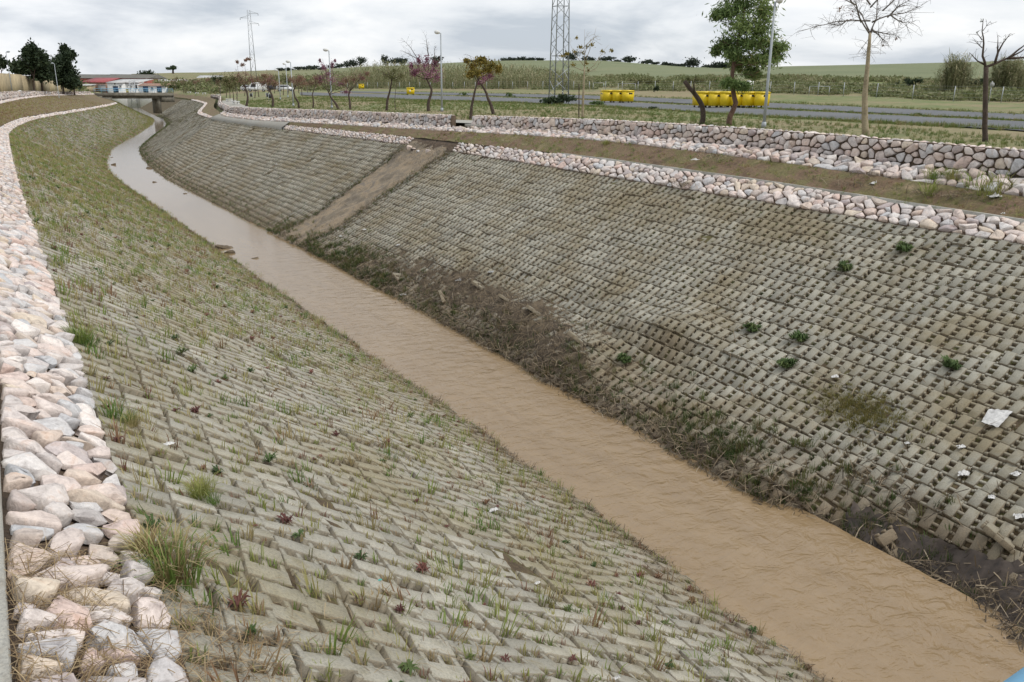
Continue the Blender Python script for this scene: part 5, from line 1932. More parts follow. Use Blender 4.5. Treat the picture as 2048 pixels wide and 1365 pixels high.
make_tree("yellow_tree", (941, 240), [(942, 236), (943, 215), (947, 195), (951, 178), (955, 163)],
          [[(955, 165), (945, 145), (935, 125), (925, 114)], [(955, 163), (965, 140), (985, 125)], [(955, 160), (950, 130), (940, 112), (935, 110)], [(956, 160), (980, 145), (1000, 140)]],
          [(945, 132, 13, 11), (965, 125, 19, 9), (984, 130, 15, 11), (955, 146, 15, 9), (997, 139, 7, 9), (940, 150, 7, 8), (975, 140, 15, 9), (932, 122, 5, 4), (962, 117, 10, 4)],
          MT["bark"], MT["leaf_yellow"], "tree with a yellow olive umbrella crown at the gap between the two walls", GT, .10, 2400, .085, 2.4, .5, twigs=3)
make_tree("redbud_tree", (988, 230), [(988, 231), (982, 210), (975, 195), (972, 184), (963, 170), (957, 160)],
          [[(963, 170), (975, 158), (988, 150)], [(957, 160), (950, 150)]], [(968, 158, 12, 9), (980, 152, 10, 8), (958, 166, 6, 5)],
          MT["bark"], MT["leaf_pink"], "leaning dark trunk with a few magenta blossoms right of the yellow tree", GT, .12, 420, .05, 1.6, twigs=4)
make_tree("sapling", (1166, 237), [(1167, 238), (1166, 200), (1168, 160), (1169, 135)],
          [[(1168, 142), (1150, 135), (1124, 124)], [(1168, 146), (1190, 130), (1205, 108), (1222, 88)], [(1169, 135), (1168, 100), (1168, 60)], [(1169, 130), (1183, 90), (1192, 55)], [(1168, 132), (1150, 110), (1140, 86)], [(1168, 150), (1195, 135), (1200, 118)], [(1169, 110), (1176, 85), (1198, 70)]],
          [(1155, 75, 4, 4), (1160, 95, 6, 4), (1175, 93, 5, 3), (1150, 103, 6, 3), (1183, 90, 6, 7), (1135, 107, 5, 4), (1145, 130, 6, 4), (1205, 103, 6, 3), (1222, 103, 5, 3), (1178, 140, 4, 3), (1173, 127, 5, 3), (1125, 112, 7, 3), (1165, 105, 5, 4)],
          MT["bark_pale"], MT["leaf_yellow"], "slender pale sapling with sparse yellow leaves right of the lattice mast", GT, .085, 520, .055, 1.8, twigs=4)
make_tree("sapling", (1158, 236), [(1159, 237), (1158, 210), (1158, 168)], [[(1158, 185), (1160, 168)]], [], MT["bark"], None, "thin bare stake like sapling beside the yellow leaved sapling", GT, .035, r_top=.7)
make_tree("stub_tree", (1402, 249), [(1402, 249), (1407, 235), (1405, 215), (1398, 200), (1388, 187), (1374, 170), (1369, 163)], [[(1388, 187), (1384, 178), (1378, 172), (1378, 153)]], [(1378, 158, 4, 4), (1372, 163, 5, 3)],
          MT["bark"], MT["leaf_tip"], "bare leaning stub of a trunk left of the big feathery tree", GT, .125, 60, .05, r_top=.8)
make_tree("silk_oak", (1460, 252), [(1460, 254), (1456, 238), (1466, 222), (1471, 205), (1467, 185), (1463, 165), (1466, 140), (1472, 100), (1485, 50), (1490, 10)],
          [[(1466, 140), (1490, 110), (1530, 85)], [(1466, 130), (1500, 130), (1555, 110)], [(1470, 100), (1450, 85), (1438, 85)], [(1475, 80), (1455, 45), (1432, 30)], [(1480, 60), (1520, 35), (1535, 25)], [(1465, 150), (1500, 150)], [(1463, 175), (1448, 168)]],
          [(1455, 26, 26, 15), (1490, 12, 33, 22), (1522, 25, 20, 26), (1480, 55, 28, 18), (1520, 60, 27, 20), (1456, 88, 18, 13), (1490, 90, 26, 17), (1535, 84, 27, 14), (1554, 110, 18, 11), (1502, 122, 28, 14), (1530, 122, 22, 11), (1480, 130, 14, 11), (1506, 146, 13, 8), (1450, 166, 11, 7), (1476, 173, 13, 7), (1436, 30, 8, 7), (1470, -15, 22, 16), (1505, -15, 18, 14), (1560, 95, 13, 7), (1440, 100, 7, 7), (1515, 150, 7, 6), (1462, 110, 12, 8)],
          MT["bark_red"], MT["leaf_silk"], "dense feathery green tree with a crooked reddish trunk before the yellow containers", GT, .125, 19000, .12, 4.4, .25, twigs=6, depth_j=.45, r_top=.3, blob_scale=1.25)
make_tree("bare_tree", (1733, 272), [(1734, 273), (1729, 230), (1730, 190), (1734, 140), (1738, 100), (1740, 66)],
          [[(1739, 68), (1715, 38), (1702, 0), (1694, -45)], [(1740, 66), (1742, 30), (1741, 0), (1738, -60)], [(1741, 64), (1760, 35), (1770, 8), (1778, -35)], [(1740, 42), (1720, 38), (1695, 40), (1670, 45), (1645, 54)],
           [(1722, 45), (1700, 12), (1670, 8), (1638, 2)], [(1744, 45), (1780, 30), (1815, 25), (1848, 10)], [(1743, 62), (1775, 65), (1812, 68)], [(1745, 58), (1748, 85), (1760, 95), (1766, 109)], [(1746, 62), (1772, 72), (1788, 84)],
           [(1705, 8), (1690, -15), (1665, -30)], [(1765, 22), (1795, -5), (1825, -20)], [(1741, 15), (1755, -15), (1768, -50)], [(1741, 10), (1722, -20), (1715, -60)], [(1695, 40), (1680, 52), (1660, 50)], [(1780, 30), (1800, 45), (1830, 44)], [(1775, 35), (1800, 12), (1830, -2)]],
          [(1788, 79, 3, 3), (1780, 90, 2, 2), (1665, 20, 10, 6), (1700, 30, 14, 10), (1790, 30, 14, 10), (1745, 20, 10, 12)],
          MT["bark_pale"], MT["leaf_rust"], "tall bare pale trunked tree with thin spreading twigs", GT, .125, 110, .03, 1.5, twigs=20, twig_len=.7, depth_j=.35, r_top=.42, bark2=MT['bark_grey'])
make_tree("pollard_tree", (1971, 285), [(1969, 286), (1970, 240), (1971, 180), (1972, 134)],
          [[(1971, 136), (1965, 110), (1967, 85), (1962, 60), (1965, 38)], [(1964, 80), (1952, 65)], [(1966, 62), (1974, 50)], [(1964, 96), (1951, 82)], [(1973, 134), (2000, 122), (2025, 114), (2050, 100), (2085, 75)], [(2015, 118), (2040, 98), (2065, 80)], [(1990, 126), (1997, 100), (2006, 84), (2018, 68)], [(1995, 112), (1996, 72)], [(2020, 117), (2050, 115), (2080, 112)], [(1970, 130), (1955, 122), (1940, 105)]],
          [(1965, 42, 3, 4), (2008, 80, 3, 4), (1952, 66, 3, 2)], MT["bark"], MT["leaf_tip"], "dark pollarded tree with a few bare shoots at the right edge", GT, .082, 60, .022, 1.6, twigs=3, twig_len=.35, r_top=.95, thin=.5, depth_j=.03)
make_tree("redbud_tree", (773, 222), [(773, 223), (774, 205), (779, 185), (782, 170), (784, 160)], [[(784, 160), (770, 148), (758, 140)], [(784, 160), (790, 140), (793, 132)], [(784, 160), (803, 150), (812, 145)], [(783, 163), (776, 142)]],
          [(772, 150, 12, 9), (790, 142, 14, 9), (803, 152, 10, 8), (784, 155, 12, 8)], MT["bark"], MT["leaf_olive"], "dark trunked tree with a thin olive crown two places left of the magenta tree", GT, .11, 420, .06, 2, twigs=9)
make_tree("sapling", (792, 221), [(792, 222), (789, 205), (791, 185), (793, 165)], [[(791, 180), (797, 160)]], [(793, 160, 7, 6)], MT["bark"], MT["leaf_olive"], "very thin wavy sapling just left of the magenta tree", GT, .03, 70, .06)
make_tree("redbud_tree", (701, 220), [(701, 221), (699, 200), (697, 190), (700, 181)], [[(700, 183), (684, 165), (672, 156)], [(700, 182), (695, 160), (688, 150)], [(700, 181), (708, 160), (712, 148)], [(700, 181), (722, 160), (735, 145)], [(701, 182), (716, 170), (728, 150)]],
          [(690, 162, 12, 9), (707, 160, 12, 11), (724, 156, 11, 9), (734, 148, 5, 4)], MT["bark"], MT["leaf_rust"], "fan crowned rusty pink tree right of the leaning dark trunk", GT, .11, 800, .05, 1.8, twigs=9)
make_tree("redbud_tree", (678, 219), [(679, 220), (672, 208), (662, 196), (657, 185)], [[(657, 186), (645, 150), (636, 122)], [(658, 184), (655, 140), (652, 118)], [(658, 186), (668, 150), (664, 124)], [(659, 188), (690, 158)], [(658, 186), (640, 165)], [(658, 190), (676, 184), (696, 176)]],
          [(655, 148, 13, 14), (662, 160, 16, 10), (640, 158, 9, 9), (646, 135, 5, 10), (664, 130, 4, 8), (684, 168, 12, 7), (690, 184, 10, 5), (640, 121, 2, 3), (671, 122, 2, 3)], MT["bark"], MT["leaf_pink"], "strongly leaning dark trunk with dull magenta blossom by the second lamp post", GT, .12, 1100, .05, 1.6, twigs=8)
make_tree("redbud_tree", (626, 217), [(626, 218), (627, 200), (624, 190), (630, 175)], [[(628, 180), (618, 165), (612, 158)], [(630, 176), (640, 160), (648, 155)], [(629, 178), (632, 155)]],
          [(622, 166, 10, 8), (638, 165, 11, 8), (632, 157, 8, 6)], MT["bark"], MT["leaf_rust"], "small rusty tree just left of the second lamp post", GT, .08, 520, .05, 1.8, twigs=7)
make_tree("redbud_tree", (598, 217), [(599, 218), (597, 205), (590, 196), (587, 182), (592, 170)], [[(590, 175), (605, 165), (622, 170)], [(590, 174), (585, 160), (578, 155)], [(591, 172), (600, 155)]],
          [(596, 164, 12, 8), (612, 168, 12, 7), (586, 160, 9, 8), (603, 157, 8, 6)], MT["bark"], MT["leaf_rust"], "crooked rusty tree beside the third lamp post", GT, .10, 700, .05, 1.8, twigs=7)
make_tree("redbud_tree", (545, 215), [(545, 216), (546, 200), (543, 188), (535, 176)], [[(536, 178), (522, 165), (514, 158)], [(536, 176), (540, 160), (546, 150)], [(535, 178), (528, 160)], [(541, 182), (552, 165)]],
          [(524, 166, 12, 9), (538, 160, 13, 10), (548, 168, 9, 8), (530, 152, 7, 5)], MT["bark"], MT["leaf_rust"], "dark curved tree with a dull pink crown before the parked white cars", GT, .14, 900, .06, 1.8, twigs=7)
make_tree("redbud_tree", (492, 214), [(492, 215), (496, 196), (493, 183), (489, 170)], [[(490, 175), (478, 150), (473, 126)], [(490, 173), (492, 140), (490, 122)], [(490, 172), (500, 150), (503, 119)], [(491, 176), (475, 162)], [(491, 176), (506, 165)]],
          [(478, 152, 9, 8), (494, 150, 11, 9), (486, 162, 13, 8), (504, 160, 9, 7), (474, 124, 3, 4), (490, 121, 4, 3), (500, 119, 5, 3), (484, 130, 5, 4)], MT["bark"], MT["leaf_rust"], "dark curved tree with a light pinkish crown nearest the wall corner", GT, .14, 900, .06, 1.8, twigs=7)
make_tree("young_tree", (468, 209), [(468, 210), (467, 195), (466, 180)], [[(466, 184), (456, 165)], [(466, 182), (476, 162)], [(466, 181), (466, 155)]], [(452, 162, 9, 12), (466, 158, 12, 12), (478, 164, 8, 8), (460, 172, 10, 6)], MT["bark"], MT["leaf_olive"], "olive green young tree at the wall corner behind the white benches", GT, .07, 900, .09, 1.8, twigs=4)
make_tree("young_tree", (475, 209), [(475, 210), (474, 192), (470, 178)], [[(471, 180), (470, 165)]], [(474, 168, 7, 6)], MT["bark"], MT["leaf_olive"], "thin dark trunk close right of the olive young tree", GT, .05, 150, .08)
make_tree("young_tree", (441, 200), [(441, 201), (440, 185), (437, 168)], [[(437, 170), (430, 152)], [(437, 170), (444, 150)]], [(430, 158, 8, 10), (441, 158, 8, 9)], MT["bark"], MT["leaf_dark"], "dark leaved young tree left of the white benches row", GT, .07, 500, .1, twigs=4)

NUMS = ["first", "second", "third", "fourth", "fifth", "sixth", "seventh", "eighth", "ninth", "tenth", "eleventh", "twelfth", "thirteenth", "fourteenth", "fifteenth", "sixteenth", "seventeenth", "eighteenth", "nineteenth", "twentieth", "twenty-first", "twenty-second", "twenty-third", "twenty-fourth", "twenty-fifth", "twenty-sixth", "twenty-seventh", "twenty-eighth", "twenty-ninth", "thirtieth", "thirty-first", "thirty-second", "thirty-third", "thirty-fourth", "thirty-fifth"]
# rows of bare and half-bare young trees farther off (each one a tree of its own)
far_spots = []
g_ = np.random.default_rng(5)
adj = ["slim", "crooked", "broad", "leaning", "thin", "forked", "spindly", "tufted"]
where = ["far beyond the wall corner", "in the middle of the far park rows", "before the distant parked cars", "at the far end of the park rows"]
for k in range(30):
    u = 345 + 9.6 * k + g_.uniform(-4, 4)
    v = g_.uniform(184, 199) if u > 430 else g_.uniform(182, 189)
    hgt = g_.uniform(26, 44) * (v - 168) / 20
    pale = k % 3 == 1
    t, c, D = make_tree("young_tree", (u, v), [(u, v), (u + g_.uniform(-2, 2), v - hgt * .3), (u + g_.uniform(-3, 3), v - hgt * .55)],
                        [[(u, v - hgt * .5), (u - hgt * .16, v - hgt * .8)], [(u, v - hgt * .52), (u + hgt * .17, v - hgt * .82)], [(u, v - hgt * .5), (u + g_.uniform(-2, 2), v - hgt)]],
                        [(u, v - hgt * .75, hgt * .22, hgt * .2), (u - hgt * .1, v - hgt * .7, hgt * .14, hgt * .14), (u + hgt * .12, v - hgt * .8, hgt * .12, hgt * .12)],
                        MT["bark_grey"] if pale else MT["bark"], MT[["leaf_rust", "leaf_olive", "leaf_rust", "leaf_olive", "leaf_dark"][k % 5]],
                        "x", "rows of young trees in the far park", .075, int(g_.uniform(60, 320)), .085, 2, twigs=7, twig_len=.8)
    tone = ["rusty pink", "olive", "rusty pink", "olive", "dark green"][k % 5]
    tag(t, "%s %s young tree, %s from the left in the far park rows" % (adj[k % 8], tone, NUMS[k]))

# dark evergreens at left
GL = "dark evergreen trees before the beige wall at left"
def ev(u, v, D, trunk_top, blobs, lab, n=2600, r0=.22, trunks=1):
    c = at_d(u, v, D)
    c[2] = ground_z(c[0], c[1])
    return make_tree("evergreen_tree", (u, v), [(u, v), (u - 1, (v + trunk_top) / 2), (u, trunk_top)], [[(u, trunk_top + 4), (b[0], b[1])] for b in blobs[:5]], blobs, MT["bark"], MT["leaf_dark"], lab, GL, r0, int(n * 2.2), .34, 1.9, twigs=2, depth_j=1.0, base_z=c, blob_scale=1.3)


ev(68, 178, 168, 150, [(45, 135, 12, 10), (60, 125, 14, 12), (72, 118, 12, 14), (55, 112, 9, 8), (72, 100, 6, 9), (48, 120, 10, 10), (62, 145, 14, 8), (38, 140, 9, 6), (47, 104, 4, 6)], "leftmost dark evergreen tree before the beige wall", 3800)
ev(84, 178, 172, 152, [(82, 130, 12, 12), (90, 120, 8, 10), (88, 142, 13, 11), (78, 112, 7, 8), (95, 150, 10, 9), (75, 142, 10, 8), (98, 135, 6, 8)], "middle dark evergreen tree before the beige wall", 3000)
ev(126, 178, 182, 158, [(118, 130, 11, 13), (122, 112, 9, 12), (119, 100, 5, 7), (130, 125, 9, 10), (137, 113, 5, 5), (112, 145, 10, 10), (130, 145, 11, 10), (140, 160, 9, 9), (122, 160, 14, 9), (133, 108, 4, 4)], "rightmost dark evergreen tree beside the lamp post at left", 4200)
ev(148, 178, 186, 166, [(146, 165, 8, 7), (140, 170, 9, 6), (152, 170, 4, 4)], "low dark evergreen shrub tree at the right end of the beige wall", 900)
ev(3, 179, 150, 140, [(3, 117, 9, 4), (8, 124, 7, 4), (-4, 128, 8, 6), (4, 132, 5, 4)], "sparse dark tree cut by the left edge of the photo", 260, .12)

# umbrella pine far away
c = at_d(346, 147, 420)
make_tree("umbrella_pine", (346, 147), [(346, 148), (346, 143), (347, 138)], [[(347, 140), (341, 137)], [(347, 140), (353, 137)]], [(347, 136, 6, 2.5), (342, 138, 4, 2), (352, 138, 4, 2), (347, 134.5, 4, 2)], MT["bark"], MT["leaf_dark"], "far umbrella pine with a rounded crown on the skyline", None, .5, 900, .45, 1.8, base_z=c, depth_j=1.0)
# holm oaks on the skyline
oaks = [(560, 142, 8, 7), (578, 143, 7, 6), (598, 141, 9, 7), (613, 140, 10, 8), (628, 140, 11, 8), (645, 141, 10, 6), (664, 139, 9, 8), (680, 137, 10, 9), (694, 136, 10, 14), (708, 135, 9, 14), (722, 134, 11, 20), (771, 132, 8, 19), (788, 131, 12, 14), (803, 131, 10, 15), (874, 129, 10, 15),
        (945, 126, 8, 5), (1008, 124, 8, 8), (1025, 124, 9, 8), (1042, 124, 9, 10), (1060, 123.5, 10, 9), (1080, 124, 9, 7), (1144, 123, 14, 19), (1178, 124, 11, 11), (1214, 125, 15, 11), (1234, 126, 8, 5), (1260, 127, 13, 13), (1293, 129, 11, 10), (1310, 130, 7, 5), (1334, 133, 10, 7), (1387, 143, 18, 25), (1366, 135, 8, 6), (1433, 142, 16, 16), (1452, 142, 10, 15), (1412, 139, 9, 8), (1352, 134, 8, 5)]
nums = NUMS
oak_rank = {k: r_ for r_, k in enumerate(sorted(range(len(oaks)), key=lambda i_: oaks[i_][0]))}
for k, (u, v, w_, h_) in enumerate(oaks):
    D = float(np.interp(u, TU, TDR)) * (.97 if v < 140 else .86)
    c = at_d(u, v + 1.5, D)
    c[2] = min(c[2], ground_z(c[0], c[1]))
    big = h_ > 12
    bl = [(u + random.uniform(-.75, .75) * w_, v - h_ * random.uniform(.3, .85), w_ * .62, h_ * .30) for _ in range(9 if big else 7)]
    make_tree("holm_oak", (u, v), [(u, v + 1), (u, v - h_ * .5)], [[(u, v - h_ * .3), (u - w_ * .3, v - h_ * .6)], [(u, v - h_ * .3), (u + w_ * .3, v - h_ * .6)]], bl, MT["bark"], MT["leaf_oak"],
              "%s, %s from the left on the skyline" % ("large dark holm oak" if big else "small dark holm oak", nums[oak_rank[k]]), "holm oaks along the skyline", .28, 620 if big else 420, .48, 1.6, base_z=c, depth_j=1.5)


# ------------------------------------------------------------------ reeds and scrub
def reeds(mb, P, h, n, seed):
    g_ = np.random.default_rng(seed)
    for p_ in P:
        pass


def cane_cloud(mb, P, hh, w=.02, lean=.12, seed=1, nleaf=7):
    """tall canes: a thin stem and long drooping leaves each"""
    g_ = np.random.default_rng(seed)
    k = len(P)
    a = g_.uniform(0, 6.283, k)
    top = P + np.c_[np.cos(a) * lean * hh, np.sin(a) * lean * hh, hh]
    s_ = np.c_[-np.sin(a), np.cos(a), 0 * a] * w
    V = np.stack([P - s_, P + s_, top + s_ * .4, top - s_ * .4], 1).reshape(-1, 3)
    tn = g_.random(k)
    mb.add(V, (np.arange(k) * 4)[:, None] + np.arange(4), None, np.repeat(tn * .98 + .01, 4))
    for _ in range(nleaf):
        f_ = g_.uniform(.3, 1.0, k)[:, None]
        b0 = P + (top - P) * f_
        a2 = g_.uniform(0, 6.283, k)
        l_ = hh * g_.uniform(.10, .26, k)
        d = np.c_[np.cos(a2) * l_, np.sin(a2) * l_, l_ * g_.uniform(-.2, 1.1, k)]
        sd_ = np.c_[-np.sin(a2), np.cos(a2), 0 * a2] * (w * 1.6)
        V = np.stack([b0 - sd_, b0 + sd_, b0 + d * .6 + sd_ + [0, 0, .02], b0 + d], 1).reshape(-1, 3)
        mb.add(V, (np.arange(k) * 4)[:, None] + np.arange(4), None, np.repeat(np.clip(tn + g_.normal(0, .2, k), .01, .99), 4))


# the canebrake across the middle distance (one mass), and two separate clumps at right
mb = MB()
g_ = np.random.default_rng(21)
pts, hs = [], []
for k in range(5200):
    u = g_.uniform(655, 1190)
    D = g_.uniform(.98, 1.28) * np.interp(u, TU, TDF) + 6
    env = np.interp(u, [655, 700, 760, 860, 900, 960, 1010, 1080, 1130, 1190], [18, 34, 46, 44, 40, 38, 40, 34, 24, 10])
    c = at_d(u, 170, D)
    pts.append((c[0], c[1]))
    hs.append(env / F * D * g_.uniform(.45, .85))
pts = np.array(pts)
z, _ = terrain(pts)
cane_cloud(mb, np.c_[pts, z], np.array(hs), .045, .16, 3, 6)
tag(mb.build("canebrake", MT["reed"]), "wide bed of pale green reeds across the foot of the hill", kind="stuff")
for (u0, v0, w_, h_, lab) in ((1908, 172, 30, 66, "tall clump of giant reeds left of the dark pollarded tree"), (2012, 174, 34, 64, "tall clump of giant reeds right of the dark pollarded tree"), (2085, 176, 25, 50, "clump of giant reeds at the right edge behind the fence")):
    D = 118
    c = at_d(u0, v0, D)
    c[2] = ground_z(c[0], c[1])
    n_ = 520
    r_ = w_ / F * D
    P = np.c_[g_.normal(0, r_ * .42, n_), g_.normal(0, r_ * .42, n_), np.zeros(n_)]
    hh = h_ / F * D * g_.uniform(.5, 1.05, n_) * np.exp(-.35 * (np.hypot(P[:, 0], P[:, 1]) / r_) ** 2)
    mb = MB()
    cane_cloud(mb, P, hh, .022, .22, int(u0), 9)
    q = mb.build("reed_clump", MT["reed"])
    q.location = c
    tag(q, lab, "reeds", "reed clumps behind the fence")

# scrub behind and along the fence
mb = MB()
k_ = 9000
u = g_.uniform(640, 2250, k_)
Df = np.interp(u, TU, TDF)
D = Df * (1 + .45 * g_.random(k_) ** 1.2) + 1.5
P = np.array([at_d(a, 170, b_)[:2] for a, b_ in zip(u, D)])
ok = smooth_noise(P[:, 0] * .09, P[:, 1] * .09, 1.4, 1) + .5 * g_.random(k_) > .02
P = P[ok]
z, _ = terrain(P)
cl = np.c_[P, z]
rad = g_.uniform(.35, 1.15, len(P))
nl = 14
idx_ = np.repeat(np.arange(len(P)), nl)
d = g_.normal(size=(len(idx_), 3))
d /= np.linalg.norm(d, axis=1)[:, None]
d[:, 2] = abs(d[:, 2]) * .75
Q_ = cl[idx_] + d * (rad[idx_] * g_.random(len(idx_)) ** .4)[:, None]
a = g_.normal(size=(len(idx_), 3))
a[:, 2] += .8
a /= np.linalg.norm(a, axis=1)[:, None]
b_ = np.cross(a, g_.normal(size=(len(idx_), 3)))
b_ /= np.linalg.norm(b_, axis=1)[:, None]
s_ = (rad[idx_] * .32 * g_.uniform(.6, 1.3, len(idx_)))[:, None]
V = np.stack([Q_ - a * s_, Q_ + b_ * s_ * .45, Q_ + a * s_, Q_ - b_ * s_ * .45], 1).reshape(-1, 3)
ct = np.clip(.5 + .4 * smooth_noise(P[:, 0] * .12, P[:, 1] * .12, 4.4, 1), 0, 1)
tn = np.clip(.6 * ct[idx_] + .4 * g_.random(len(idx_)), .01, .99)
mb.add(V, (np.arange(len(idx_)) * 4)[:, None] + np.arange(4), None, np.repeat(tn, 4))
# hedgerow and weeds in the far left middle distance
k_ = 2600
u = g_.uniform(150, 680, k_)
D = g_.uniform(215, 420, k_)
P = np.array([at_d(a, 170, b_)[:2] for a, b_ in zip(u, D)])
dl, _ = signed_side(P, WLL, True)
dr, _ = signed_side(P, WRL, False)
ok = (dl > 3) | (dr > 3)
P = P[ok & (smooth_noise(P[:, 0] * .05, P[:, 1] * .05, 2.4, 1) > -.1)]
z, _ = terrain(P)
rad = g_.uniform(.7, 2.4, len(P))
idx_ = np.repeat(np.arange(len(P)), 22)
d = g_.normal(size=(len(idx_), 3))
d /= np.linalg.norm(d, axis=1)[:, None]
d[:, 2] = abs(d[:, 2])
Q_ = np.c_[P, z][idx_] + d * (rad[idx_] * g_.random(len(idx_)) ** .4)[:, None]
a = g_.normal(size=(len(idx_), 3))
a /= np.linalg.norm(a, axis=1)[:, None]
b_ = np.cross(a, g_.normal(size=(len(idx_), 3)))
b_ /= np.linalg.norm(b_, axis=1)[:, None]
s_ = (rad[idx_] * .25)[:, None]
V = np.stack([Q_ - a * s_, Q_ + b_ * s_ * .5, Q_ + a * s_, Q_ - b_ * s_ * .5], 1).reshape(-1, 3)
mb.add(V, (np.arange(len(idx_)) * 4)[:, None] + np.arange(4), None, np.repeat(g_.random(len(idx_)) * .8 + .05, 4))
tag(mb.build("scrub", MT["scrub"]), "low grey green scrub and weeds behind the fence and in the far middle distance", kind="stuff")


def bush(u, v, w_, h_, mat, lab, group, n=700, size=.12, name="bush"):
    c = at_g(u, v)
    D = float(c[:2] @ HEAD)
    cs = np.array([[random.gauss(0, .4), random.gauss(0, .4), random.uniform(.15, .75)] for _ in range(14)]) * [w_ / F * D * .5, w_ / F * D * .5, h_ / F * D]
    rs = np.full((14, 3), 1.0) * [w_ / F * D * .17, w_ / F * D * .17, h_ / F * D * .26]
    V, Q, tn = leaves(n, cs, rs, size, 1.8, -.3, int(u))
    o = MB().add(V, Q, None, tn).build(name, mat)
    o.location = c
    return tag(o, lab, "bush", group)


bush(1110, 210, 62, 20, MT["leaf_dark"], "dark green bush round the foot of the lattice mast", None, 1500, .13)
bush(1303, 221, 18, 7, MT["leaf_dark"], "small round dark bush on the lawn right of the containers group of three", "low bushes on the lawn and verges", 300, .08)
bush(1018, 194, 18, 8, MT["weed"], "low green bush on the verge left of the mast", "low bushes on the lawn and verges", 260, .1)
bush(928, 192, 14, 7, MT["weed"], "low green bush on the verge right of the lamp post", "low bushes on the lawn and verges", 220, .1)
bush(1195, 212, 36, 9, MT["weed"], "spread green weed bush right of the mast foot", "low bushes on the lawn and verges", 420, .1)
bush(1836, 232, 12, 4, MT["weed"], "small weed on the verge between the lanes right of the bare tree", "low bushes on the lawn and verges", 160, .07)
bush(1664, 172, 26, 14, MT["leaf_olive"], "light green round bush on the bank behind the fence", "bushes behind the fence", 400, .16)
bush(1820, 174, 40, 16, MT["leaf_dark"], "wide dark bush behind the fence left of the reeds", "bushes behind the fence", 600, .2)
bush(1313, 185, 14, 13, MT["leaf_dark"], "dark upright bush at the fence beyond the lanes", "bushes behind the fence", 300, .14)
bush(1950, 178, 60, 20, MT["leaf_dark"], "dark bramble mass between the two reed clumps", "bushes behind the fence", 900, .2)
bush(700, 170, 40, 18, MT["leaf_olive"], "olive bush mass at the left end of the reed bed", "bushes behind the fence", 700, .3)
bush(1290, 172, 60, 14, MT["leaf_olive"], "wide light green bramble bank behind the group of three containers", "bushes behind the fence", 900, .22)
bush(1400, 170, 70, 14, MT["leaf_olive"], "light green bramble bank behind the leaning stub tree", "bushes behind the fence", 900, .22)
bush(300, 178, 44, 22, MT["leaf_dark"], "dark bushy tree mass right of the red warehouse", "bushes in the far left distance", 900, .5)
bush(272, 179, 16, 9, MT["leaf_tip"], "round green shrub before the white house", "bushes in the far left distance", 260, .3)
bush(352, 179, 30, 10, MT["leaf_tip"], "green hedge right of the far bridge", "bushes in the far left distance", 400, .35)


# ------------------------------------------------------------------ masts, lamps, fence, signs
def lattice(name, c, hgt, w0, w1, mat, label, cat, arms=(), seg=None, leg=.06):
    t = thing(name, c, label, cat)
    rz = -YAW * -1
    ca, sa = math.cos(YAW + .35), math.sin(YAW + .35)

    def pt(ix, iy, z):
        w = w0 + (w1 - w0) * z / hgt
        x, y = ix * w / 2, iy * w / 2
        return np.array([x * ca - y * sa, x * sa + y * ca, z])
    for ix, iy in ((-1, -1), (1, -1), (1, 1), (-1, 1)):
        MB().tube([pt(ix, iy, -.3), pt(ix, iy, hgt)], [leg, leg * .8], 4).build("leg", mat, t)
    n = seg or int(hgt / (w0 * .72))
    mb = MB()
    for k in range(n):
        z0, z1 = hgt * k / n, hgt * (k + 1) / n
        for a_, b_ in (((-1, -1), (1, -1)), ((1, -1), (1, 1)), ((1, 1), (-1, 1)), ((-1, 1), (-1, -1))):
            if k % 2:
                a_, b_ = b_, a_
            mb.bar(pt(*a_, z0), pt(*b_, z1), leg * .42)
            if k % 4 == 0:
                mb.bar(pt(*a_, z0), pt(*b_, z0), leg * .35)
    mb.build("bracing", mat, t)
    for z, l_, sgn_ in arms:
        mb = MB()
        r_ = np.array([RGT[0], RGT[1], 0]) * sgn_
        e_ = np.array([0, 0, z]) + r_ * l_
        mb.bar(np.array([0, 0, z]), e_, leg * .7)
        mb.bar(np.array([0, 0, z + l_ * .28]), e_, leg * .6)
        mb.build("crossarm", mat, t)
        mb = MB()
        mb.tube([e_, e_ - [0, 0, .7]], [.05, .09], 6)
        mb.build("insulator", MT["glass"], t)
    return t


c = at_g(1117, 209)
mD = float(c[:2] @ HEAD)
mw = 37 / F * mD / 1.28
lattice("lattice_mast", c, 22, mw, mw * (1 - 8 / 37 * 22 / (209 / F * mD)), MT["galv"], "tall grey steel lattice mast rising out of the frame behind the sapling", "pylon", ((19, 2.4, 1), (20.5, 2.4, -1)), leg=.075)
c = at_d(510, 184, 330)
c[2] = ground_z(c[0], c[1])
lattice("power_pylon", c, (184 - 52) / F * 330, 2.0, 1.0, MT["galv"], "slim grey power pylon with side arms above the far young trees", "pylon", (((184 - 66) / F * 330, 3.4, -1), ((184 - 58) / F * 330, 3.4, 1), ((184 - 76) / F * 330, 3.4, 1)), 10, .085)
c = at_d(266, 182, 330)
c[2] = ground_z(c[0], c[1])
lattice("power_pylon", c, (182 - 122) / F * 330, 2.2, 1.6, MT["galv"], "shorter power pylon standing before the white house at far left", "pylon", (((182 - 131) / F * 330, 1.9, -1), ((182 - 125) / F * 330, 2.2, 1), ((182 - 137) / F * 330, 2.2, 1)), 8, .09)

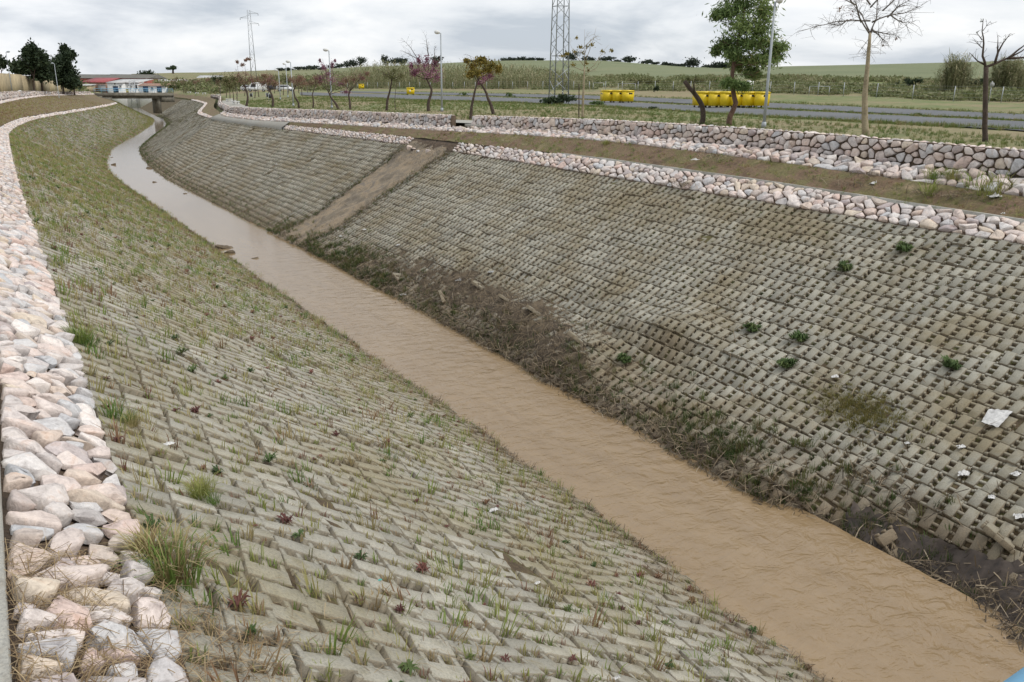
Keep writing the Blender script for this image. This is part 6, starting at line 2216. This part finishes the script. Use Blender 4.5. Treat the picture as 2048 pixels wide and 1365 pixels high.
GLP = "street lamps behind the far wall and beside the beige wall"
for (u, v, vt, hu, lab) in ((1527, 258, 4, 14, "tall grey street lamp just right of the big feathery tree"), (884, 224, 67, -12, "grey street lamp right of the magenta tree"), (664, 218, 102, -11, "grey street lamp at the leaning magenta tree"),
                            (587, 213.5, 125, -9, "grey street lamp in the far young trees"), (561, 200, 142, -8, "thin street lamp between the far young trees"), (576, 196, 129, -6, "smallest distant street lamp left of the farther ones"), (116, 180, 128, -6, "street lamp before the dark evergreens at left"), (24, 181, 105, 8, "street lamp beside the left edge of the beige wall")):
    if u < 200:
        c = at_d(u, v, 165 if u > 50 else 150)
        c[2] = ground_z(c[0], c[1])
    else:
        c = at_g(u, v)
    D = float(c[:2] @ HEAD)
    top = billboard(u + (v - vt) * .0 + (16 if u == 1527 else 5 if u == 884 else 0), vt, c)
    hgt = top[2] - c[2]
    t = thing("street_lamp", c, lab, "street lamp", GLP)
    MB().tube([(0, 0, -.1), (0, 0, hgt * .35), (0, 0, hgt)], [.075, .065, .045], 8).build("pole", MT["grey_paint"], t, True)
    MB().tube([(0, 0, 0), (0, 0, .28)], [.12, .1], 8).build("pole_base", MT["grey_paint"], t)
    r_ = np.array([RGT[0], RGT[1], 0]) * (hu / F * D)
    L_ = float(np.linalg.norm(r_))
    MB().tube([(0, 0, hgt - .04), r_ * .35 + [0, 0, hgt + .05]], [.035, .03], 6).build("arm", MT["grey_paint"], t)
    mb = MB()
    h_ = r_ / L_
    prof = [(0.1, .05), (.3, .12), (.6, .15), (.85, .12), (1.0, .05)]
    mb.tube([r_ * k + [0, 0, hgt + .04 + .06 * k] for k, _ in prof], [w for _, w in prof], 8)
    mb.build("lamp_head", MT["white"] if u > 200 else MT["grey_paint"], t, True)

# fence behind the parking lanes
fp_ = [(640, 178.5), (800, 178.6), (920, 178.8), (1000, 179.3), (1080, 180), (1160, 180.6), (1240, 181.5), (1346, 183), (1450, 185), (1536, 187.2), (1600, 189), (1697, 192.5), (1778, 197), (1870, 201.5), (1950, 203.5), (2048, 206), (2200, 210)]
kn = []
for (u, v) in fp_:
    D = float(np.interp(u, TU, TDF)) * .985
    q = at_d(u, v, D)
    q[2] = ground_z(q[0], q[1])
    kn.append(q)
kn = np.array(kn)
s_ = np.concatenate([[0], np.cumsum(np.linalg.norm(np.diff(kn[:, :2], axis=0), axis=1))])
npost = int(s_[-1] / 4.6)
q = np.linspace(0, s_[-1], npost)
PP = np.stack([np.interp(q, s_, kn[:, k]) for k in range(3)], -1)
PP[:, 2] = terrain(PP[:, :2])[0]
t = thing("wire_fence", PP[npost // 2], "long wire fence on thin grey posts behind the parking lanes", "fence")
sh = PP[npost // 2]
for k in range(npost):
    MB().tube([PP[k] - sh - [0, 0, .2], PP[k] - sh + [random.gauss(0, .03), random.gauss(0, .03), 1.7]], .045, 5).build("post", MT["galv"], t)
mb = MB()
for h_ in (.1, .5, .9, 1.3, 1.65):
    mb.tube(PP - sh + [0, 0, h_], .006, 3)
tag(mb.build("wire", MT["galv"], t), kind="stuff")


def frame_gate(u0, u1, vt, vb, lab):
    um = (u0 + u1) / 2
    D = float(np.interp(um, TU, TDF)) * .96
    a, b_ = at_d(u0, vb, D), at_d(u1, vb, D)
    h_ = (vb - vt) / F * D
    c = (a + b_) / 2
    c[2] = ground_z(c[0], c[1])
    t = thing("goal_frame", c, lab, "gate frame", "pale metal frames by the fence")
    d = (b_ - a) / 2
    d[2] = 0
    for sg in (-1, 1):
        MB().tube([d * sg - [0, 0, .2], d * sg + [0, 0, h_]], .032, 6).build("post", MT["galv"], t)
    MB().tube([-d + [0, 0, h_], d + [0, 0, h_]], .032, 6).build("crossbar", MT["galv"], t)


frame_gate(1186, 1207, 166, 181.5, "pale metal frame by the fence above the containers group's left end")
frame_gate(1236, 1270, 167, 182, "wider pale metal frame by the fence above the containers group's right end")
frame_gate(1618, 1658, 170, 188, "thin pale frame in the scrub right of the feathery tree")


def sign(u, vb, vt, w_, hpan, mat, lab, round_=False, posts=2):
    D = float(np.interp(u, TU, TDF)) * .95
    c = at_d(u, vb, D)
    c[2] = ground_z(c[0], c[1])
    h_ = (vb - vt) / F * D
    t = thing("road_sign", c, lab, "sign")
    ww = w_ / F * D
    hp_ = hpan / F * D
    r_ = np.array([RGT[0], RGT[1], 0])
    for k in ([-.42, .42] if posts == 2 else [0.0]):
        MB().tube([r_ * ww * k - [0, 0, .2], r_ * ww * k + [0, 0, h_]], .04, 6).build("post", MT["galv"], t)
    mb = MB()
    f3 = np.array([-HEAD[0], -HEAD[1], 0]) * .06
    if round_:
        mb.tube([f3 + [0, 0, h_ - hp_ / 2], f3 * 1.5 + [0, 0, h_ - hp_ / 2]], [ww / 2, ww / 2], 16)
    else:
        mb.box((0, 0, 0), (ww, .03, hp_), YAW)
        mb.v[-1] = mb.v[-1] + f3 + [0, 0, h_ - hp_ / 2]
    mb.build("panel", mat, t)


sign(1499, 182, 157, 13, 10, MT["white"], "white rectangular board on posts behind the feathery tree")
sign(1978, 203, 163, 9, 12, MT["plastic_grey"], "grey round sign on a leaning post right of the dark tree", True, 1)

# ------------------------------------------------------------------ yellow containers
def make_container(label):
    t = thing("waste_container", (0, 0, 0), label, "container", "yellow wheeled waste containers")
    # body: tapered tub 1.36 x 1.0 x 1.0 on wheels, rim and ribs
    mb = MB()
    mb.box((0, 0, .72), (1.34, 1.05, 1.02), 0, None, .95)
    mb.build("body", MT["yellow"], t)
    MB().box((0, 0, 1.225), (1.37, 1.08, .06)).build("rim", MT["yellow"], t)
    mb = MB()
    mb.box((0, 0, 1.29), (1.41, 1.12, .055))
    mb.box((0, .02, 1.335), (1.20, .92, .05), 0, None, 1.06)
    mb.box((0, -.575, 1.275), (.5, .05, .05))
    mb.build("lid", MT["yellow_lid"], t)
    for x in (-.5, .5):
        for y in (-.36, .36):
            w_ = MB().tube([(x - .04, y, .10), (x + .04, y, .10)], [.10, .10], 10).build("wheel", MT["black"], t)
            MB().box((x, y, .20), (.09, .07, .10)).build("bracket", MT["galv"], w_)
    for x in (-1, 1):
        MB().tube([(x * .70, 0, 1.02), (x * .80, 0, 1.02)], [.045, .045], 8).build("lifting_pin", MT["galv"], t)
        MB().tube([(x * .66, -.3, .95), (x * .72, -.3, .97), (x * .72, .3, .97), (x * .66, .3, .95)], .018, 5).build("handle", MT["black"], t)
    MB().box((.25, -.525, 1.02), (.42, .012, .16)).build("dark_emblem", MT["black"], t)
    MB().box((.653, .26, 1.02), (.012, .30, .22)).build("dark_emblem", MT["black"], t)
    return t


proto = make_container("x")
ctr = []
for k in range(6):
    ctr.append((1404 + k * 22.4 + (1.5 if k == 5 else 0), 208.6 + 1.25 * k, ["leftmost, half behind the stub tree", "second from the left", "third from the left", "fourth, behind the feathery tree's trunk", "fifth, just right of the feathery tree's trunk", "rightmost, with its end face showing"][k], "row of six"))
for k in range(3):
    ctr.append((1215 + k * 18.5, 201.2 + .75 * k, ["left one", "middle one", "right one, end face showing"][k], "group of three"))
ctr.append((821, 187, "", "alone"))
ctr.append((723, 183.6, "", "alone2"))
for k, (u, v, lab, grp) in enumerate(ctr):
    c = at_g(u, v)
    D0 = float(c[:2] @ HEAD)
    want = {"row of six": 33, "group of three": 26, "alone": 15.5, "alone2": 10.5}[grp]
    D = 1.46 / want * F
    c = at_d(u, v, D)
    c[2] = ground_z(c[0], c[1])
    o = proto if k == 0 else copy_tree(proto)
    o.location = c
    o.rotation_euler = (0, 0, YAW + R(20) + random.gauss(0, .03)) if grp != "alone" else (0, 0, YAW + R(15))
    if grp == "alone":
        MB().box((-.15, -.50, .74), (.30, .03, .22)).build("white_label", MT["white"], o)
    full = {"row of six": "yellow wheeled container in the row of six, ", "group of three": "yellow wheeled container in the group of three, "}
    o["label"] = full[grp] + lab if grp in full else ("single yellow wheeled container with a white label, left of the magenta tree" if grp == "alone" else "smallest, most distant yellow container by the farther lane end")

# ------------------------------------------------------------------ vehicles far away
def make_car(name, c, rz, paint, label, L_=4.2, W_=1.7, Hc=1.45, van=False):
    t = thing(name, c, label, "van" if van else "car", None, rz)
    if van:
        side = [(-L_ / 2, .35), (L_ / 2, .35), (L_ / 2, 1.0), (L_ / 2 - .75, 1.15), (L_ / 2 - 1.3, Hc), (-L_ / 2, Hc)]
    else:
        side = [(-L_ / 2, .35), (L_ / 2, .35), (L_ / 2, .75), (L_ / 2 - .9, .92), (L_ / 2 - 1.55, Hc), (-L_ / 2 + .55, Hc - .03), (-L_ / 2 + .05, .95)]
    n = len(side)
    s_ = np.array(side)
    ins = np.where(s_[:, 1] > 1.1, .14, 0)
    V = np.vstack([np.c_[s_[:, 0], -W_ / 2 + ins, s_[:, 1]], np.c_[s_[:, 0], W_ / 2 - ins, s_[:, 1]]])
    Q = [(k, (k + 1) % n, n + (k + 1) % n, n + k) for k in range(n)]
    T_ = [(0, k + 1, k) for k in range(1, n - 1)] + [(n, n + k, n + k + 1) for k in range(1, n - 1)]
    MB().add(V, Q, T_).build("body", paint, t)
    wy = W_ / 2 - .10
    for sg in (-1, 1):
        mb = MB()
        a = [(L_ / 2 - 1.02, .98), (L_ / 2 - 1.55, Hc - .12), (-L_ / 2 + .65, Hc - .12), (-L_ / 2 + .3, .98)] if not van else [(L_ / 2 - .95, 1.1), (L_ / 2 - 1.3, Hc - .25), (L_ / 2 - 2.2, Hc - .25), (L_ / 2 - 2.2, 1.1)]
        y0 = [W_ / 2 + .004 - (.14 * np.clip((z - .92) / (Hc - .92), 0, 1) if not van else .0) for _, z in a]
        V = np.array([(x, sg * y, z) for (x, z), y in zip(a, y0)])
        mb.add(V, [(0, 1, 2, 3)])
        mb.build("window", MT["glass"], t)
    x0 = L_ / 2 - (.9 if not van else .75)
    x1, zt, zb_ = (L_ / 2 - 1.55, Hc, .92) if not van else (L_ / 2 - 1.3, Hc, 1.15)
    MB().add([(x0 + .02, -W_ * .40, zb_ + .03), (x0 + .02, W_ * .40, zb_ + .03), (x1 + .02, W_ * .36, zt - .02), (x1 + .02, -W_ * .36, zt - .02)], [(0, 1, 2, 3)]).build("windscreen", MT["glass"], t)
    for x in (-L_ / 2 + .75, L_ / 2 - .8):
        for sg in (-1, 1):
            w_ = MB().tube([(x, sg * (W_ / 2 - .16), .31), (x, sg * (W_ / 2 + .02), .31)], [.31, .31], 12).build("wheel", MT["black"], t)
            MB().tube([(x, sg * (W_ / 2 + .02), .31), (x, sg * (W_ / 2 + .035), .31)], [.18, .16], 10).build("rim", MT["galv"], w_)
    for sg in (-1, 1):
        MB().box((L_ / 2 + .004, sg * W_ * .36, .70), (.03, .3, .14)).build("headlight", MT["white"], t)
    return t


for u, v, D, rz, kind, lab in ((500, 181.5, 215, 0, "car", "white car parked left of the white van"), (514, 184, 205, .2, "van", "white van parked between two white cars beyond the young trees"), (571, 181.5, 210, .1, "car", "white car parked right of the white van"), (548, 180.8, 214, .1, "dark", "dark car parked between the white van and the right white car")):
    c = at_d(u, v, D)
    c[2] = ground_z(c[0], c[1]) + .02
    make_car("van" if kind == "van" else "parked_car", c, YAW + math.pi * (1 if kind == "van" else 0) + rz, MT["car_dark"] if kind == "dark" else MT["car_white"], lab, 4.6 if kind == "van" else 4.2, 1.8, 2.1 if kind == "van" else 1.45, kind == "van")

# white benches beside the far path
for k, (u, v) in enumerate(((379, 187.5), (394, 190), (409, 193), (438, 199.5), (459, 205), (472, 210.5))):
    c = at_g(u, v)
    t = thing("bench", c, "white concrete bench beside the far path, %s from the wall corner" % ["farthest", "fifth", "fourth", "third", "second", "nearest"][k], "bench", "white benches along the far path", YAW + .1)
    MB().box((0, 0, .42), (.95, .5, .1)).build("seat", MT["white"], t)
    for x in (-.33, .33):
        MB().box((x, 0, .185), (.16, .44, .37)).build("leg", MT["white"], t)
for k, (u, v) in enumerate(((503, 200), (536, 201), (541, 204))):
    c = at_g(u, v)
    t = thing("litter_bin", c, ["dark litter bin on posts behind the light pinkish tree", "dark litter bin on posts left of the dark curved tree, rear one", "dark litter bin on posts left of the dark curved tree, front one"][k], "litter bin", "park litter bins")
    for x in (-.22, .22):
        MB().tube([(x, 0, -.1), (x, 0, 1.05)], .03, 6).build("post", MT["galv"], t)
    MB().tube([(0, 0, .45), (0, 0, .95)], [.16, .19], 10).build("bin", MT["black"], t)

# ------------------------------------------------------------------ the far bridge
A = at_d(196, 185.2, 200)
B = at_d(338, 185.0, 212)
A[2] = B[2] = 5.95
d = B - A
Lb = float(np.linalg.norm(d[:2]))
rz = math.atan2(d[1], d[0])
c = (A + B) / 2
t = thing("footbridge", c, "concrete bridge with a blue railing crossing the far end of the stream", "bridge", None, rz)
MB().box((0, 0, -.35), (Lb, 5.0, .7)).build("deck", MT["old_concrete"], t)
MB().box((0, -2.3, .06), (Lb, .35, .16)).build("kerb_edge", MT["old_concrete"], t)
MB().box((Lb * .30, 0, -2.6), (.7, 3.4, 4.2)).build("pier", MT["old_concrete"], t)
MB().box((Lb * .42, 0, -1.35), (3.0, 4.6, 1.4)).build("abutment", MT["old_concrete"], t)
MB().box((-Lb * .46, 0, -1.6), (3.0, 4.6, 2.0)).build("abutment", MT["old_concrete"], t)
MB().box((0, 0, -.95), (Lb * .96, 3.6, .55)).build("girder", MT["old_concrete"], t)
for y in (-2.3, 2.3):
    ra = MB()
    ra.tube([(-Lb / 2, y, 1.0), (Lb / 2, y, 1.0)], .055, 6)
    ra.tube([(-Lb / 2, y, .55), (Lb / 2, y, .55)], .03, 6)
    rl = ra.build("railing", MT["blue"], t)
    for x in np.linspace(-Lb / 2, Lb / 2, 12):
        MB().tube([(x, y, .02), (x, y, 1.0)], .03, 5).build("railing_post", MT["blue"], rl)
# railing of the bridge the photo is taken from (its corner shows at lower right)
r_ = ray(2054, 1388)
c = EYE + r_ * 2.1
t = thing("bridge_railing", c, "blue railing tube cut by the lower right corner of the photo", "railing", None, 0)
dirx = np.array([1.0, .02, 0.0])
MB().tube([-dirx * .10, dirx * 4], .05, 16).build("handrail", MT["blue"], t, True)
for x in (1.0, 2.5, 4.0):
    MB().tube([dirx * x, dirx * x - [0, 0, 1.0]], .03, 10).build("railing_post", MT["blue"], t, True)

# ------------------------------------------------------------------ beige wall and houses at far left
A = at_d(-60, 178, 128)
B = at_d(150, 179, 225)
n = 11
base = thing("boundary_wall", (A + B) / 2, "tall beige rendered wall behind the dark evergreens at left", "wall")
sh = (A + B) / 2
for k in range(n):
    a = A + (B - A) * (k / n)
    b_ = A + (B - A) * ((k + 1) / n)
    m_ = (a + b_) / 2
    z0 = ground_z(m_[0], m_[1]) - .3
    D = float(m_[:2] @ HEAD)
    uu = 1024 + F * 1.05 * float(m_[:2] @ RGT) / D
    vt = np.interp(uu, [-60, 0, 30, 75, 76, 110, 150], [147, 149, 151, 157.5, 160, 164, 170])
    zt = ZC - (vt - horizon(uu)) * D / F
    ln = float(np.linalg.norm((b_ - a)[:2]))
    MB().box((m_[0] - sh[0], m_[1] - sh[1], (z0 + zt) / 2 - sh[2]), (ln - .05, .3, zt - z0), math.atan2((b_ - a)[1], (b_ - a)[0])).build("wall_panel", MT["beige"], base)
    MB().box((a[0] - sh[0], a[1] - sh[1], (z0 + zt) / 2 - sh[2] + .05), (.12, .38, zt - z0 + .1), math.atan2((b_ - a)[1], (b_ - a)[0])).build("pilaster", MT["beige"], base)
c = at_d(39, 180, 150)
c[2] = ground_z(c[0], c[1])
t = thing("water_tank", c, "small white rounded tank standing behind the left rubble wall", "tank")
MB().tube([(0, 0, 0), (0, 0, .55), (0, 0, .75)], [.42, .42, .26], 12).build("tank_body", MT["white"], t, True)
MB().tube([(0, 0, .75), (0, 0, .82)], [.12, .1], 10).build("cap", MT["white"], t)


def house(name, u0, u1, vb, vw, vr, D, depth, wallm, roofm, label, roof="gable", doors=(), wins=(), skew=0.0, over=.3):
    """u0..u1 front in pixels, base row vb, wall top vw, ridge row vr"""
    a, b_ = at_d(u0, vb, D - skew), at_d(u1, vb, D + skew)
    z0 = min(ground_z(a[0], a[1]), ZC - (vb - horizon((u0 + u1) / 2)) * D / F) - .5
    ztop = ZC - (vw - horizon((u0 + u1) / 2)) * D / F
    zr = ZC - (vr - horizon((u0 + u1) / 2)) * D / F
    zb_ = ZC - (vb - horizon((u0 + u1) / 2)) * D / F
    w = float(np.linalg.norm((b_ - a)[:2]))
    rz_ = math.atan2((b_ - a)[1], (b_ - a)[0])
    c = np.array([(a[0] + b_[0]) / 2, (a[1] + b_[1]) / 2, z0])
    t = thing(name, c, label, "building", None, rz_)
    h_ = ztop - z0
    MB().box((0, depth / 2, h_ / 2), (w, depth, h_)).build("wall", wallm, t)
    hr = zr - z0
    y0, y1 = -over, depth + over
    x0, x1 = -w / 2 - over, w / 2 + over
    if roof == "gable":                            # ridge along the front
        V = [(x0, y0, h_ - .02), (x1, y0, h_ - .02), (x1, depth / 2, hr), (x0, depth / 2, hr), (x0, y1, h_ - .02), (x1, y1, h_ - .02), (x0, depth / 2, hr - .25), (x1, depth / 2, hr - .25)]
        MB().add(V, [(0, 1, 2, 3), (3, 2, 5, 4)], [(0, 3, 4), (1, 5, 2)]).build("roof", roofm, t)
    elif roof == "mono":
        V = [(x0, y0, h_ + .03), (x1, y0, h_ + .03), (x1, y1, hr), (x0, y1, hr), (x0, y0, h_ + .25), (x1, y0, h_ + .25), (x1, y1, hr + .2), (x0, y1, hr + .2)]
        MB().add(V, [(4, 5, 6, 7), (0, 1, 5, 4), (1, 2, 6, 5), (3, 0, 4, 7), (2, 3, 7, 6)]).build("roof", roofm, t)
    else:                                          # gable facing the front
        V = [(x0, y0, h_ + .02), (x1, y0, h_ + .02), (0, y0, hr), (x0, y1, h_ + .02), (x1, y1, h_ + .02), (0, y1, hr)]
        MB().add(V, [(0, 2, 5, 3), (2, 1, 4, 5)], [(0, 1, 2), (3, 5, 4)]).build("roof", roofm, t)
    fz = lambda v: ZC - (v - horizon((u0 + u1) / 2)) * D / F - z0
    fx = lambda u: ((u - u0) / (u1 - u0) - .5) * w
    for (ua, ub, va, vb_, mt, nm) in list(doors) + list(wins):
        o = MB().box(((fx(ua) + fx(ub)) / 2, -.05, (fz(va) + fz(vb_)) / 2), (fx(ub) - fx(ua), .14, fz(va) - fz(vb_))).build(nm, MT[mt], t)
        if nm == "window":
            MB().box(((fx(ua) + fx(ub)) / 2, -.13, fz(vb_)), (fx(ub) - fx(ua) + .3, .2, .12)).build("sill", MT["white"], o)
        else:
            MB().box(((fx(ua) + fx(ub)) / 2, -.14, fz(va) + .1), (fx(ub) - fx(ua) + .3, .2, .18)).build("lintel", MT["roof_grey"], o)
    return t


house("warehouse", 140, 208, 181, 158, 150.5, 420, 22, MT["red_brick"], MT["roof_dark"], "left red brick warehouse with a long dark roof", "gable", wins=[(152, 158, 163, 167, "glass", "window"), (168, 174, 163, 167, "glass", "window")])
house("warehouse", 205, 300, 181, 158, 150.5, 410, 22, MT["red_brick"], MT["roof_dark"], "right red brick warehouse with a long dark roof", "gable", wins=[(276, 281, 160, 163, "roof_grey", "window"), (285, 289, 163.5, 166.5, "white", "window"), (294, 297, 159, 161.5, "white", "window")])
house("shed", 166, 213, 181, 166, 157.5, 345, 12, MT["brown_brick"], MT["roof_red"], "brown brick shed with a red roof left of the white house", "mono", doors=[(197, 212, 171, 184, "shade_steel", "shutter"), (172, 182, 175, 181, "white", "door")], wins=[(186, 191, 170, 174, "glass", "window")])
house("white_house", 216, 248, 184, 167, 160, 335, 14, MT["white"], MT["roof_grey"], "white house with a blue garage door and pale sloping roof", "mono", doors=[(227.5, 237.5, 173, 184, "blue_dark", "garage_door")], wins=[(230, 233, 167.6, 170, "glass", "window"), (241, 244, 171, 174, "glass", "window")])
house("white_house", 248.5, 277, 184, 167, 160, 337, 14, MT["white"], MT["roof_grey"], "white house with a yellow panel, right of the blue garage house", "mono", doors=[(247.6 + 2, 257, 178.5, 184, "yellow_lid", "panel_door"), (272, 276, 171, 177, "glass", "door")], wins=[(262, 265, 171, 174, "glass", "window")])
house("low_house", 277.5, 334, 184, 172, 167.5, 330, 10, MT["white"], MT["brown_brick"], "long low white house with two dark blue doors and a brown roof", "gable", doors=[(287, 297, 173.2, 184, "blue_dark", "garage_door"), (315, 324, 173.2, 184, "blue_dark", "garage_door")], wins=[(303, 307, 175, 178, "glass", "window")])
house("shed", 312, 366, 176, 165, 160, 390, 10, MT["brown_brick"], MT["roof_grey"], "long brick shed with a pale roof right of the low white house", "gable", wins=[(325, 329, 168, 171, "glass", "window"), (345, 349, 168, 171, "glass", "window")])
house("shed", 395, 440, 168, 158, 153, 480, 10, MT["roof_grey"], MT["roof_grey"], "pale industrial shed among the far trees", "gable", wins=[(405, 410, 161, 164, "glass", "window")])
house("low_house", 152, 172, 181, 172, 170, 260, 6, MT["beige"], MT["roof_grey"], "small beige outbuilding at the end of the beige wall", "mono", doors=[(156, 160, 174, 181, "shade_steel", "door")])
house("farm_house", 598, 624, 143, 140.5, 139, 690, 8, MT["white"], MT["roof_grey"], "tiny white farmhouse on the skyline before the oaks", "gable", wins=[(608, 610, 141, 142, "glass", "window")])
bush(190, 181, 40, 12, MT["leaf_dark"], "dark hedge before the brown brick shed", "bushes in the far left distance", 500, .4)
